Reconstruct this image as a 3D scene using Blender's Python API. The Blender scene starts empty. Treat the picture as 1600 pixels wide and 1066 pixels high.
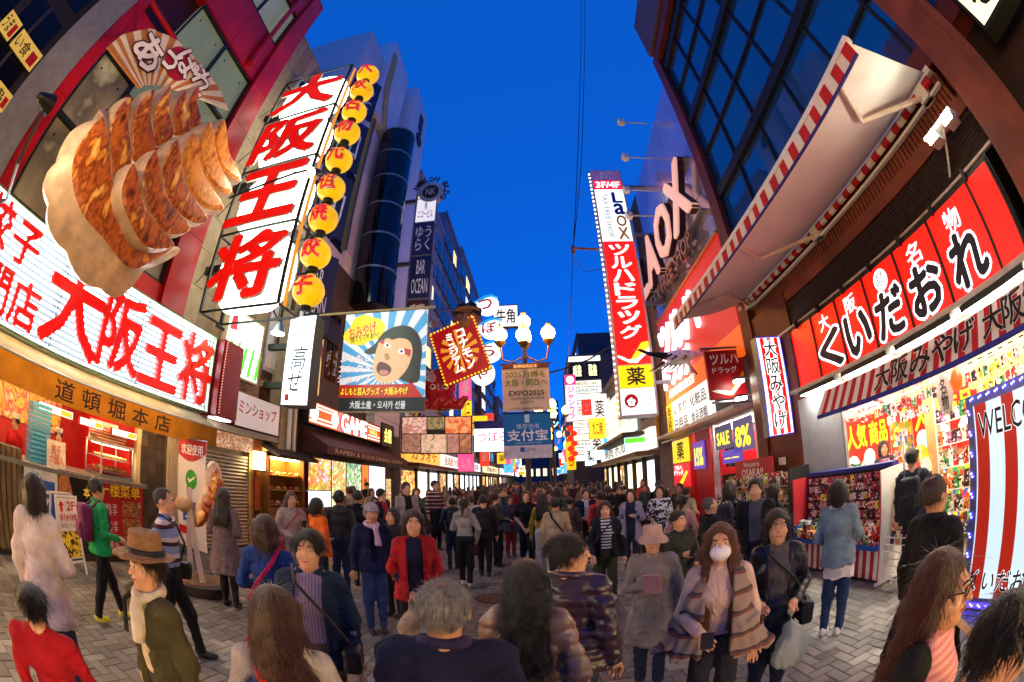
import bpy, bmesh, math, random
import numpy as np
from mathutils import Vector, Matrix

# ------------------------------------------------------------------ scene, camera, sky, exposure
SC = bpy.context.scene
COL = SC.collection
SC.render.engine = 'CYCLES'
SC.cycles.use_denoising = True
try:
    SC.cycles.denoiser = 'OPENIMAGEDENOISE'
    SC.cycles.denoising_prefilter = 'ACCURATE'
except Exception:
    pass
SC.cycles.max_bounces = 5
SC.cycles.diffuse_bounces = 3
SC.cycles.glossy_bounces = 3
SC.cycles.transmission_bounces = 4
SC.cycles.sample_clamp_indirect = 4.0
SC.cycles.caustics_reflective = False
SC.cycles.caustics_refractive = False
SC.view_settings.view_transform = 'Standard'
SC.view_settings.look = 'None'
SC.view_settings.exposure = 2.1
SC.view_settings.gamma = 1.0
SC.view_settings.use_curve_mapping = False

# 15 mm diagonal fisheye held up at arm's length, 2 m above the paving
EYE_H = 2.0
F_PX, PITCH, ROLL, YAW = 667.0, math.radians(18.8), math.radians(-1.5), math.radians(3.4)
cam_d = bpy.data.cameras.new('camera')
cam_d.type = 'PANO'
cam_d.panorama_type = 'FISHEYE_EQUISOLID'
cam_d.fisheye_lens = 15.0
cam_d.fisheye_fov = math.radians(200)
cam_d.sensor_width, cam_d.sensor_height = 36.0, 24.0
cam_d.clip_start, cam_d.clip_end = 0.05, 2000
cam = bpy.data.objects.new('camera', cam_d)
COL.objects.link(cam)
_base = Matrix(((1, 0, 0), (0, 0, -1), (0, 1, 0)))               # looks along +Y, up +Z
_rot = Matrix.Rotation(YAW, 3, 'Z') @ Matrix.Rotation(PITCH, 3, 'X') @ Matrix.Rotation(-ROLL, 3, 'Y') @ _base
cam.matrix_world = Matrix.Translation((0, 0, EYE_H)) @ _rot.to_4x4()
SC.camera = cam

W = bpy.data.worlds.new('World')
SC.world = W
W.use_nodes = True
_n, _l = W.node_tree.nodes, W.node_tree.links
_n.clear()
_sky = _n.new('ShaderNodeTexSky')
_sky.sky_type = 'NISHITA'
_sky.sun_disc = False
_sky.sun_elevation = math.radians(14.0)
_sky.sun_rotation = math.radians(200)
_sky.altitude = 0
_sky.air_density = 1.0
_sky.dust_density = 0.0
_sky.ozone_density = 10.0
_mul = _n.new('ShaderNodeMix')
_mul.data_type = 'RGBA'
_mul.blend_type = 'MULTIPLY'
_mul.inputs[0].default_value = 1.0
_mul.inputs[7].default_value = (0.012, 0.50, 1.0, 1)               # blue-hour white balance of the photograph
_bg = _n.new('ShaderNodeBackground')
SKY_STRENGTH = 0.091
_bg.inputs[1].default_value = SKY_STRENGTH
_out = _n.new('ShaderNodeOutputWorld')
_l.new(_sky.outputs[0], _mul.inputs[6])
_mix = _n.new('ShaderNodeMix')                                    # even blue-hour haze over the whole dome
_mix.data_type = 'RGBA'
_mix.inputs[0].default_value = 0.8
_mix.inputs[7].default_value = (0.008, 0.27, 1.55, 1)
_l.new(_mul.outputs[2], _mix.inputs[6])
_l.new(_mix.outputs[2], _bg.inputs[0])
_l.new(_bg.outputs[0], _out.inputs[0])

R = random.Random(7)
PI = math.pi

# ------------------------------------------------------------------ survey helpers: a sight line of the lens met with a plane of the street
def sight(u, v):
    x, y = u - 800.0, 533.0 - v
    r = math.hypot(x, y) + 1e-9
    th = 2 * math.asin(min(r / (2 * F_PX), 1))
    d = Vector((x / r * math.sin(th), math.cos(th), y / r * math.sin(th)))
    return Matrix.Rotation(YAW, 3, 'Z') @ Matrix.Rotation(PITCH, 3, 'X') @ Matrix.Rotation(-ROLL, 3, 'Y') @ d
def on_x(u, v, x):
    d = sight(u, v)
    return d * (x / d.x) + Vector((0, 0, EYE_H))
def on_y(u, v, y):
    d = sight(u, v)
    return d * (y / d.y) + Vector((0, 0, EYE_H))
def at_dist(u, v, r, z=0.0):
    d = sight(u, v)
    k = r / math.hypot(d.x, d.y)
    return Vector((d.x * k, d.y * k, z))

# ------------------------------------------------------------------ materials
def lin(c):
    if isinstance(c, str):
        c = [int(c[i:i + 2], 16) / 255 for i in (0, 2, 4)]
    return tuple(x / 12.92 if x <= 0.04045 else ((x + 0.055) / 1.055) ** 2.4 for x in c)
MATS = {}
def _nodes(name):
    m = bpy.data.materials.new(name)
    m.use_nodes = True
    nt = m.node_tree
    return m, nt, nt.nodes['Principled BSDF']
def _noise(nt, scale, detail=4, stretch=(1, 1, 1), coord='Object'):
    tc = nt.nodes.new('ShaderNodeTexCoord')
    mp = nt.nodes.new('ShaderNodeMapping')
    mp.inputs['Scale'].default_value = stretch
    nz = nt.nodes.new('ShaderNodeTexNoise')
    nz.inputs['Scale'].default_value = scale
    nz.inputs['Detail'].default_value = detail
    nt.links.new(tc.outputs[coord], mp.inputs[0])
    nt.links.new(mp.outputs[0], nz.inputs['Vector'])
    return nz
def _ramp(nt, src, stops, interp='LINEAR'):
    r = nt.nodes.new('ShaderNodeValToRGB')
    r.color_ramp.interpolation = interp
    e = r.color_ramp.elements
    while len(e) < len(stops):
        e.new(0.5)
    for i, (p, c) in enumerate(stops):
        e[i].position = p
        e[i].color = (*c, 1)
    nt.links.new(src, r.inputs[0])
    return r
def mat(col, rough=0.6, metal=0.0, var=0.18, scale=6.0, bump=0.0, bscale=60.0, stretch=(1, 1, 1), spec=0.4, name=None):
    """A surface of one colour with uneven tone and fine relief."""
    key = ('m', str(col), rough, metal, var, scale, bump, bscale, stretch, spec)
    if key in MATS:
        return MATS[key]
    m, nt, p = _nodes(name or 'surface')
    c = lin(col)
    nz = _noise(nt, scale, 5, stretch)
    lo = tuple(x * (1 - var) for x in c)
    hi = tuple(min(x * (1 + var), 1) for x in c)
    r = _ramp(nt, nz.outputs[0], [(0.3, lo), (0.7, hi)])
    nt.links.new(r.outputs[0], p.inputs['Base Color'])
    p.inputs['Roughness'].default_value = rough
    p.inputs['Metallic'].default_value = metal
    p.inputs['Specular IOR Level'].default_value = spec
    if bump:
        nb = _noise(nt, bscale, 3, stretch)
        b = nt.nodes.new('ShaderNodeBump')
        b.inputs['Strength'].default_value = bump
        b.inputs['Distance'].default_value = 0.02
        nt.links.new(nb.outputs[0], b.inputs['Height'])
        nt.links.new(b.outputs[0], p.inputs['Normal'])
    MATS[key] = m
    return m
def emat(col, strength=1.0, var=0.06, scale=1.5, sample=True, rough=0.35, name=None):
    """Something lit from inside: lamp, tube, backlit panel."""
    if strength <= 1.3:
        strength *= 0.72
    key = ('e', str(col), strength, var, scale, sample)
    if key in MATS:
        return MATS[key]
    m, nt, p = _nodes(name or 'lit')
    c = lin(col)
    nz = _noise(nt, scale, 3)
    r = _ramp(nt, nz.outputs[0], [(0.3, tuple(x * (1 - var) for x in c)), (0.7, c)])
    p.inputs['Base Color'].default_value = (*[x * 0.6 for x in c], 1)
    nt.links.new(r.outputs[0], p.inputs['Emission Color'])
    p.inputs['Emission Strength'].default_value = strength
    p.inputs['Roughness'].default_value = rough
    try:
        m.cycles.emission_sampling = 'AUTO' if sample else 'NONE'
    except Exception:
        pass
    MATS[key] = m
    return m
def pmat(cols, scale=8.0, emit=0.0, rough=0.45, kind='voronoi', bump=0.0, stretch=(1, 1, 1), sample=False, dist=0.0):
    """Printed food photographs, packed goods and other many-coloured print; cols are the inks."""
    key = ('p', tuple(cols), scale, emit, rough, kind, bump, stretch, dist)
    if key in MATS:
        return MATS[key]
    m, nt, p = _nodes('print')
    if kind == 'voronoi':
        tc = nt.nodes.new('ShaderNodeTexCoord')
        mp = nt.nodes.new('ShaderNodeMapping')
        mp.inputs['Scale'].default_value = stretch
        nt.links.new(tc.outputs['Object'], mp.inputs[0])
        t = nt.nodes.new('ShaderNodeTexVoronoi')
        t.inputs['Scale'].default_value = scale
        nt.links.new(mp.outputs[0], t.inputs['Vector'])
        s = nt.nodes.new('ShaderNodeSeparateColor')
        nt.links.new(t.outputs['Color'], s.inputs[0])
        src = s.outputs[0]
    else:
        t = _noise(nt, scale, 6, stretch)
        t.inputs['Distortion'].default_value = dist
        mr = nt.nodes.new('ShaderNodeMapRange')
        mr.inputs['From Min'].default_value = 0.3
        mr.inputs['From Max'].default_value = 0.7
        nt.links.new(t.outputs[0], mr.inputs[0])
        src = mr.outputs[0]
    k = len(cols)
    r = _ramp(nt, src, [(i / k if kind == 'voronoi' else i / max(k - 1, 1), lin(c)) for i, c in enumerate(cols)],
              'CONSTANT' if kind == 'voronoi' else 'LINEAR')
    nt.links.new(r.outputs[0], p.inputs['Base Color'])
    p.inputs['Roughness'].default_value = rough
    if emit:
        nt.links.new(r.outputs[0], p.inputs['Emission Color'])
        p.inputs['Emission Strength'].default_value = emit
    try:
        m.cycles.emission_sampling = 'AUTO' if sample else 'NONE'
    except Exception:
        pass
    if bump:
        b = nt.nodes.new('ShaderNodeBump')
        b.inputs['Strength'].default_value = bump
        nt.links.new(src, b.inputs['Height'])
        nt.links.new(b.outputs[0], p.inputs['Normal'])
    MATS[key] = m
    return m
def stripe_mat(c1, c2, period, axis=2, duty=0.5, rough=0.8, emit=0.0, c3=None):
    """Woven or printed stripes along one object axis."""
    key = ('s', str(c1), str(c2), period, axis, duty, emit, str(c3))
    if key in MATS:
        return MATS[key]
    m, nt, p = _nodes('striped')
    tc = nt.nodes.new('ShaderNodeTexCoord')
    sx = nt.nodes.new('ShaderNodeSeparateXYZ')
    nt.links.new(tc.outputs['Object'], sx.inputs[0])
    mt = nt.nodes.new('ShaderNodeMath')
    mt.operation = 'MULTIPLY'
    mt.inputs[1].default_value = 1 / period
    nt.links.new(sx.outputs[axis], mt.inputs[0])
    fr = nt.nodes.new('ShaderNodeMath')
    fr.operation = 'FRACT'
    nt.links.new(mt.outputs[0], fr.inputs[0])
    st = [(0, lin(c1)), (duty, lin(c2))]
    if c3:
        st.append((duty + (1 - duty) / 2, lin(c3)))
    r = _ramp(nt, fr.outputs[0], st, 'CONSTANT')
    nt.links.new(r.outputs[0], p.inputs['Base Color'])
    p.inputs['Roughness'].default_value = rough
    if emit:
        nt.links.new(r.outputs[0], p.inputs['Emission Color'])
        p.inputs['Emission Strength'].default_value = emit
    MATS[key] = m
    return m
def glass_mat(tint, rough=0.03, name='window_glass', ior=1.5):
    key = ('g', str(tint), rough, ior)
    if key in MATS:
        return MATS[key]
    m, nt, p = _nodes(name)
    p.inputs['Base Color'].default_value = (*lin(tint), 1)
    p.inputs['Roughness'].default_value = rough
    p.inputs['Specular IOR Level'].default_value = 0.5
    p.inputs['IOR'].default_value = ior
    nz = _noise(nt, 0.7, 2)
    b = nt.nodes.new('ShaderNodeBump')
    b.inputs['Strength'].default_value = 0.04
    nt.links.new(nz.outputs[0], b.inputs['Height'])
    nt.links.new(b.outputs[0], p.inputs['Normal'])
    MATS[key] = m
    return m

def sheer(col, rough=0.8, var=0.12, scale=4.0, trans=0.5, bump=0.25, bscale=25.0):
    """Thin cloth or film that lets light through from behind."""
    key = ('t', str(col), rough, var, scale, trans)
    if key in MATS:
        return MATS[key]
    m = mat(col, rough, var=var, scale=scale, bump=bump, bscale=bscale, spec=.2, name='thin_cloth').copy()
    nt = m.node_tree
    p = nt.nodes['Principled BSDF']
    tr = nt.nodes.new('ShaderNodeBsdfTranslucent')
    nt.links.new(p.inputs['Base Color'].links[0].from_socket, tr.inputs['Color'])
    mx = nt.nodes.new('ShaderNodeMixShader')
    mx.inputs[0].default_value = trans
    nt.links.new(p.outputs[0], mx.inputs[1])
    nt.links.new(tr.outputs[0], mx.inputs[2])
    nt.links.new(mx.outputs[0], nt.nodes['Material Output'].inputs[0])
    MATS[key] = m
    return m

# ------------------------------------------------------------------ objects
ORG = {}
def thing(name, label, cat, loc=(0, 0, 0), group=None):
    o = bpy.data.objects.new(name, None)
    COL.objects.link(o)
    o.empty_display_size = 0.2
    o.location = loc
    ORG[o] = Vector(loc)
    tag(o, label, cat, group)
    return o
def tag(o, label=None, cat=None, group=None, kind=None):
    if label:
        o['label'] = label
    if cat:
        o['category'] = cat
    if group:
        o['group'] = group
    if kind:
        o['kind'] = kind
    return o

class Fr:
    """A face of the street: o its lower left corner as seen by the viewer, r to the right, u up, n towards the viewer."""
    def __init__(s, o, r, u=(0, 0, 1)):
        s.o, s.r, s.u = Vector(o), Vector(r).normalized(), Vector(u).normalized()
        s.n = s.r.cross(s.u).normalized()
    def p(s, a, b, c=0.0):
        return s.o + s.r * a + s.u * b + s.n * c
def LW(x, y, z): return Fr((x, y, z), (0, 1, 0))                   # faces the street from the left side
def RW(x, y, z): return Fr((x, y, z), (0, -1, 0))                  # faces the street from the right side
def CW(x, y, z): return Fr((x, y, z), (1, 0, 0))                   # faces down the street towards the viewer

class B:
    def __init__(s):
        s.v, s.f, s.m = [], [], []
    def add(s, vs, fs, m=0):
        k = len(s.v)
        s.v += [tuple(q) for q in vs]
        s.f += [tuple(i + k for i in f) for f in fs]
        s.m += [m] * len(fs)
        return s
    def quad(s, a, b, c, d, m=0):
        return s.add((a, b, c, d), ((0, 1, 2, 3),), m)
    def fbox(s, F, a0, a1, b0, b1, c0, c1, m=0, mf=None):
        P = [F.p(a, b, c) for c in (c0, c1) for b in (b0, b1) for a in (a0, a1)]
        s.add(P, ((0, 2, 3, 1), (0, 1, 5, 4), (1, 3, 7, 5), (3, 2, 6, 7), (2, 0, 4, 6)), m)
        return s.add(P, ((4, 5, 7, 6),), m if mf is None else mf)
    def box(s, lo, hi, m=0):
        F = Fr(lo, (1, 0, 0), (0, 1, 0))
        return s.fbox(F, 0, hi[0] - lo[0], 0, hi[1] - lo[1], 0, hi[2] - lo[2], m)
    def cyl(s, p0, p1, r0, r1=None, n=10, m=0, caps=True):
        p0, p1 = Vector(p0), Vector(p1)
        r1 = r0 if r1 is None else r1
        d = (p1 - p0).normalized()
        x = d.cross(Vector((0, 0, 1)) if abs(d.z) < 0.9 else Vector((1, 0, 0))).normalized()
        y = d.cross(x)
        vs = []
        for p, r in ((p0, r0), (p1, r1)):
            vs += [p + (x * math.cos(2 * PI * i / n) + y * math.sin(2 * PI * i / n)) * r for i in range(n)]
        fs = [(i, (i + 1) % n, n + (i + 1) % n, n + i) for i in range(n)]
        if caps:
            fs += [tuple(range(n - 1, -1, -1)), tuple(range(n, 2 * n))]
        return s.add(vs, fs, m)
    def tube(s, pts, r, n=8, m=0):
        pts = [Vector(p) for p in pts]
        vs, fs = [], []
        prev = None
        for i, p in enumerate(pts):
            d = (pts[min(i + 1, len(pts) - 1)] - pts[max(i - 1, 0)]).normalized()
            x = (prev - d * prev.dot(d)).normalized() if prev else d.cross(Vector((0, 0, 1)) if abs(d.z) < 0.9 else Vector((1, 0, 0))).normalized()
            prev = x
            y = d.cross(x)
            rr = r[i] if isinstance(r, (list, tuple)) else r
            vs += [p + (x * math.cos(2 * PI * k / n) + y * math.sin(2 * PI * k / n)) * rr for k in range(n)]
        for i in range(len(pts) - 1):
            for k in range(n):
                fs.append((i * n + k, i * n + (k + 1) % n, (i + 1) * n + (k + 1) % n, (i + 1) * n + k))
        fs += [tuple(range(n - 1, -1, -1)), tuple(range((len(pts) - 1) * n, len(pts) * n))]
        return s.add(vs, fs, m)
    def lathe(s, c, prof, n=20, m=0, sx=1.0, sy=1.0):
        c = Vector(c)
        vs, fs = [], []
        for r, z in prof:
            vs += [c + Vector((r * sx * math.cos(2 * PI * k / n), r * sy * math.sin(2 * PI * k / n), z)) for k in range(n)]
        for i in range(len(prof) - 1):
            for k in range(n):
                fs.append((i * n + k, i * n + (k + 1) % n, (i + 1) * n + (k + 1) % n, (i + 1) * n + k))
        fs += [tuple(range(n - 1, -1, -1)), tuple(range((len(prof) - 1) * n, len(prof) * n))]
        return s.add(vs, fs, m)
    def ball(s, c, r, n=16, m=0):
        if not isinstance(r, (tuple, list)):
            r = (r, r, r)
        h = n // 2
        prof = [(max(math.sin(PI * i / h), 1e-3), -math.cos(PI * i / h)) for i in range(h + 1)]
        k = len(s.v)
        s.lathe((0, 0, 0), prof, n, m)
        for i in range(k, len(s.v)):
            q = s.v[i]
            s.v[i] = (c[0] + q[0] * r[0], c[1] + q[1] * r[1], c[2] + q[2] * r[2])
        return s
    def poly(s, F, pts, c0, c1, m=0, mf=None):
        """A flat outline in F with thickness c0..c1."""
        n = len(pts)
        vs = [F.p(a, b, c0) for a, b in pts] + [F.p(a, b, c1) for a, b in pts]
        s.add(vs, [(i, (i + 1) % n, n + (i + 1) % n, n + i) for i in range(n)] + [tuple(range(n - 1, -1, -1))], m)
        k = len(s.v) - n
        s.f.append(tuple(range(k, k + n)))
        s.m.append(m if mf is None else mf)
        return s
    def build(s, name, mats, parent=None, base=None, smooth=False, bevel=0.0):
        mats = mats if isinstance(mats, (list, tuple)) else [mats]
        org = ORG[parent] if parent is not None else Vector(base if base is not None else (0, 0, 0))
        me = bpy.data.meshes.new(name)
        me.from_pydata([(x - org.x, y - org.y, z - org.z) for x, y, z in s.v], [], s.f)
        for q in mats:
            me.materials.append(q)
        me.polygons.foreach_set('material_index', s.m)
        if bevel:
            bm = bmesh.new()
            bm.from_mesh(me)
            bmesh.ops.remove_doubles(bm, verts=bm.verts, dist=1e-5)
            bmesh.ops.recalc_face_normals(bm, faces=bm.faces)
            bmesh.ops.bevel(bm, geom=[e for e in bm.edges if len(e.link_faces) == 2 and e.calc_face_angle(0) > 0.6], offset=bevel, segments=2, affect='EDGES', clamp_overlap=True)
            bm.to_mesh(me)
            bm.free()
        if smooth:
            me.polygons.foreach_set('use_smooth', [True] * len(me.polygons))
            try:
                me.set_sharp_from_angle(angle=math.radians(40))
            except Exception:
                pass
        me.update()
        o = bpy.data.objects.new(name, me)
        COL.objects.link(o)
        if parent is not None:
            o.parent = parent
            ORG[o] = org
        else:
            o.location = org
            ORG[o] = org
        return o
def part(parent, name, mats, *ops, smooth=False, bevel=0.0):
    """part(t, 'leg', m, ('cyl', p0, p1, r), ...) - one mesh under parent."""
    if name in EACH and len(ops) > 1:                            # alike pieces: one object each
        return [part(parent, name, mats, op, smooth=smooth, bevel=bevel) for op in ops][0]
    b = B()
    for op in ops:
        kw = op[-1] if isinstance(op[-1], dict) else {}
        getattr(b, op[0])(*(op[1:-1] if kw else op[1:]), **kw)
    o = b.build(name, mats, parent, smooth=smooth, bevel=bevel)
    if name in TINY:
        o['kind'] = 'stuff'
    return o
EACH = {'top_bar', 'fixing', 'side_wall', 'bracket', 'arm', 'rail', 'clip', 'band', 'upright', 'end_board', 'castor', 'foot', 'end_panel', 'wall_arm', 'post', 'crossbar', 'mullion', 'wall_bar', 'pipe', 'near_column', 'edging', 'drainpipe', 'swoosh', 'blossom', 'stand'}
TINY = {'stud_strip'}
def copy_tree(o, parent=None):
    c = o.copy()
    COL.objects.link(c)
    c.parent = parent
    ORG[c] = ORG.get(o, Vector((0, 0, 0)))
    for ch in list(o.children):
        copy_tree(ch, c)
    return c

# ------------------------------------------------------------------ lettering: queued, then turned into meshes in one go
TEXTS = []
def T(parent, F, s, box, m, bold=0.0, depth=0.0, c=0.006, outline=None, vert=False, shear=0.0, fit='fit', warp=None, name='lettering', rot=0.0, align='c', keep=False):
    """Lettering s on face F inside box (a0, b0, a1, b1); outline = (material, extra width)."""
    TEXTS.append(dict(parent=parent, F=F, s='\n'.join(s) if vert else s, box=box, m=m, bold=bold, depth=depth, c=c, outline=outline,
                      shear=shear, fit=fit, warp=warp, name=name, rot=rot, align=align))
def flush_texts():
    made = {}
    tmp = []
    def ask(s, ext):
        k = (s, ext)
        if k not in made:
            cu = bpy.data.curves.new('t', 'FONT')
            cu.body = s
            cu.align_x = 'CENTER'
            cu.extrude = 0.5 if ext else 0.0
            cu.resolution_u = 2
            cu.space_line = 0.92
            o = bpy.data.objects.new('t', cu)
            COL.objects.link(o)
            tmp.append((k, o, cu))
            made[k] = None
        return k
    for t in TEXTS:
        t['k0'] = ask(t['s'], t['depth'] > 0)
    bpy.context.view_layer.update()
    dg = bpy.context.evaluated_depsgraph_get()
    for k, o, cu in tmp:
        me = bpy.data.meshes.new_from_object(o.evaluated_get(dg))
        n = len(me.vertices)
        co = np.empty(n * 3)
        me.vertices.foreach_get('co', co)
        made[k] = (co.reshape(-1, 3), [tuple(p.vertices) for p in me.polygons])
        bpy.data.meshes.remove(me)
    for k, o, cu in tmp:
        bpy.data.objects.remove(o)
        bpy.data.curves.remove(cu)
    for t in TEXTS:
        co0 = made[t['k0']][0]
        if len(co0) == 0:
            continue
        lo, hi = co0[:, :2].min(0), co0[:, :2].max(0)
        a0, b0, a1, b1 = t['box']
        sx, sy = (a1 - a0) / max(hi[0] - lo[0], 1e-6), (b1 - b0) / max(hi[1] - lo[1], 1e-6)
        if t['fit'] == 'keep':
            sx = sy = min(sx, sy)
        mid = (lo + hi) / 2
        F, org = t['F'], (ORG[t['parent']])
        for lay in ((1, 0) if t['outline'] else (0,)):
            co, fs = made[t['k0']]
            rad = .6 * t['bold'] + (t['outline'][1] * .8 if lay else 0)
            nsh = 0 if rad < .004 else 6 if rad < .05 else 9
            shifts = [(0, 0)] + [(rad * math.cos(2 * PI * q / nsh + .3), rad * math.sin(2 * PI * q / nsh + .3)) for q in range(nsh)]
            dep = t['depth'] * (0.75 if lay else 1.0)
            PP, FS = [], []
            for iq, (dx, dy) in enumerate(shifts):
                a = (co[:, 0] - mid[0] + dx) * sx
                b = (co[:, 1] - mid[1] + dy) * sy
                a = a + b * t['shear']
                if t['rot']:
                    cr, sr = math.cos(t['rot']), math.sin(t['rot'])
                    a, b = a * cr - b * sr, a * sr + b * cr
                a, b = a + (a0 + a1) / 2, b + (b0 + b1) / 2
                c = t['c'] + (co[:, 2] + 0.5) * dep + iq * .0004 if t['depth'] > 0 else np.full(len(co), t['c'] + (0.0 if lay else 0.005) + iq * .0004)
                if t['warp']:
                    P_ = t['warp'](a, b, c)
                else:
                    P_ = np.array(F.o)[None] + a[:, None] * np.array(F.r)[None] + b[:, None] * np.array(F.u)[None] + c[:, None] * np.array(F.n)[None]
                FS += [tuple(i + len(co) * iq for i in f_) for f_ in fs]
                PP.append(P_)
            P, fs = np.concatenate(PP), FS
            me = bpy.data.meshes.new(t['name'])
            me.from_pydata((P - np.array(org)[None]).tolist(), [], fs)
            me.materials.append(t['outline'][0] if lay else t['m'])
            o = bpy.data.objects.new(t['name'] if not lay else t['name'] + '_outline', me)
            COL.objects.link(o)
            o.parent = t['parent']
            ORG[o] = org
    TEXTS.clear()

def panel(parent, F, w, h, d, face, side, name='face_panel', frame=0.0, fm=None):
    """A box sign: cabinet behind, face proud of it by 3 mm, optional raised rim."""
    b = B().fbox(F, 0, w, 0, h, -d, 0)
    o = b.build('cabinet', side, parent)
    e = frame
    B().fbox(F, e, w - e, e, h - e, 0.0, 0.004).build(name, face, parent)
    if frame:
        r = B()
        for a0, a1, b0, b1 in ((0, w, 0, e), (0, w, h - e, h), (0, e, e, h - e), (w - e, w, e, h - e)):
            r.fbox(F, a0, a1, b0, b1, 0.001, 0.02)
        r.build('rim', fm or side, parent)
    return o
# ------------------------------------------------------------------ figures: one continuous surface grown from blended limbs
def _wr(x, y, z, seed):
    r = np.random.RandomState(seed)
    d = 0
    for f, a in ((11, .9), (23, .8), (45, .55), (80, .3)):
        k = r.normal(size=3)
        k /= np.linalg.norm(k)
        k2 = np.cross(k, r.normal(size=3))
        ph = r.uniform(0, 6.28, 2)
        d = d + a * np.sin(f * (k[0] * x + k[1] * y + k[2] * z) + ph[0] + 1.6 * np.sin(0.6 * f * (k2[0] * x + k2[1] * y + k2[2] * z) + ph[1]))
    return d
FOLD = 1.7
class Field:
    def __init__(s, lo, hi, vx):
        s.lo, s.vx = np.array(lo, float), vx
        s.n = np.ceil((np.array(hi) - s.lo) / vx).astype(int) + 1
        s.D = np.full(s.n, 0.3, np.float32)
        s.I = np.zeros(s.n, np.int8)
    def _sl(s, lo, hi, pad):
        a = np.clip(np.floor((np.array(lo) - pad - s.lo) / s.vx).astype(int), 0, s.n)
        b = np.clip(np.ceil((np.array(hi) + pad - s.lo) / s.vx).astype(int) + 1, 0, s.n)
        if (b <= a).any():
            return None, None
        g = [s.lo[i] + s.vx * np.arange(a[i], b[i]) for i in range(3)]
        X, Y, Z = np.meshgrid(*g, indexing='ij')
        return tuple(slice(a[i], b[i]) for i in range(3)), (X, Y, Z)
    def add(s, prim, k=0.02, m=0, wr=0.0, seed=1, rib=None):
        fn, lo, hi = prim
        sl, P = s._sl(lo, hi, k * 1.2 + s.vx * 2)
        if sl is None:
            return s
        d = fn(*P)
        if wr:
            d = d + wr * FOLD * _wr(*P, seed)
        if rib:
            d = d + rib[0] * (np.abs(np.sin(P[2] * PI / rib[1])) - 0.6) * -1
        D = s.D[sl]
        near = d < D
        if k > 0:
            h = np.maximum(k - np.abs(D - d), 0) / k
            s.D[sl] = np.minimum(D, d) - h * h * k * 0.25
        else:
            s.D[sl] = np.minimum(D, d)
        I = s.I[sl]
        I[near] = m
        return s
    def sub(s, prim, k=0.01):
        fn, lo, hi = prim
        sl, P = s._sl(lo, hi, k + s.vx)
        if sl is None:
            return s
        d = -fn(*P)
        D = s.D[sl]
        h = np.maximum(k - np.abs(D - d), 0) / max(k, 1e-6)
        s.D[sl] = np.maximum(D, d) + h * h * k * 0.25
        return s
    def mesh(s, name, mats):
        V, Fq, M = surfnets(s.D, s.I, s.lo, s.vx)
        me = bpy.data.meshes.new(name)
        np_mesh(me, V, Fq, M)
        for q in mats:
            me.materials.append(q)
        return me
def np_mesh(me, V, Fq, M=None, smooth=True):
    n = len(Fq)
    me.vertices.add(len(V))
    me.vertices.foreach_set('co', np.asarray(V, np.float32).ravel())
    me.loops.add(n * 4)
    me.loops.foreach_set('vertex_index', np.asarray(Fq, np.int32).ravel())
    me.polygons.add(n)
    me.polygons.foreach_set('loop_start', np.arange(0, n * 4, 4, dtype=np.int32))
    me.polygons.foreach_set('loop_total', np.full(n, 4, np.int32))
    if M is not None:
        me.polygons.foreach_set('material_index', np.asarray(M, np.int32))
    me.polygons.foreach_set('use_smooth', np.full(n, smooth))
    me.update(calc_edges=True)
def surfnets(D, I, o, vx):
    D = D.copy()
    for ax in range(3):
        sl = [slice(None)] * 3
        for e in (0, -1):
            sl[ax] = e
            D[tuple(sl)] = np.maximum(D[tuple(sl)], vx * 0.5)
    S = D < 0
    nx, ny, nz = D.shape
    c = [S[i:nx - 1 + i, j:ny - 1 + j, k:nz - 1 + k] for i in (0, 1) for j in (0, 1) for k in (0, 1)]
    cnt = np.sum(c, axis=0)
    act = (cnt > 0) & (cnt < 8)
    ci, cj, ck = np.nonzero(act)
    idx = np.full(act.shape, -1, np.int32)
    idx[ci, cj, ck] = np.arange(len(ci))
    acc = np.zeros((len(ci), 3))
    num = np.zeros(len(ci))
    corners = [(i, j, k) for i in (0, 1) for j in (0, 1) for k in (0, 1)]
    for a in corners:
        for ax in range(3):
            if a[ax]:
                continue
            b = list(a)
            b[ax] = 1
            da = D[ci + a[0], cj + a[1], ck + a[2]]
            db = D[ci + b[0], cj + b[1], ck + b[2]]
            m = (da < 0) != (db < 0)
            t = np.where(m, da / np.where(m, da - db, 1), 0)
            for q in range(3):
                acc[:, q] += np.where(m, a[q] + (t if q == ax else 0), 0)
            num += m
    V = o + vx * (np.stack([ci, cj, ck], 1) + acc / np.maximum(num, 1)[:, None])
    Fs, Ms = [], []
    for ax in range(3):
        s0 = [slice(0, -1) if q == ax else slice(1, -1) for q in range(3)]
        s1 = [slice(1, None) if q == ax else slice(1, -1) for q in range(3)]
        A, Bb = S[tuple(s0)], S[tuple(s1)]
        i, j, k = np.nonzero(A != Bb)
        ins = A[i, j, k]
        g = [i, j, k]
        for q in range(3):
            if q != ax:
                g[q] = g[q] + 1
        u, w = [(1, 2), (2, 0), (0, 1)][ax]
        def cell(du, dw):
            h = [g[0].copy(), g[1].copy(), g[2].copy()]
            h[u] = h[u] + du
            h[w] = h[w] + dw
            return idx[h[0], h[1], h[2]]
        q = np.stack([cell(-1, -1), cell(0, -1), cell(0, 0), cell(-1, 0)], 1)
        q[~ins] = q[~ins][:, ::-1]
        h = [g[0].copy(), g[1].copy(), g[2].copy()]
        h[ax] = h[ax] + (~ins)
        Fs.append(q)
        Ms.append(I[h[0], h[1], h[2]])
    return V, np.concatenate(Fs), np.concatenate(Ms)
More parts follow.
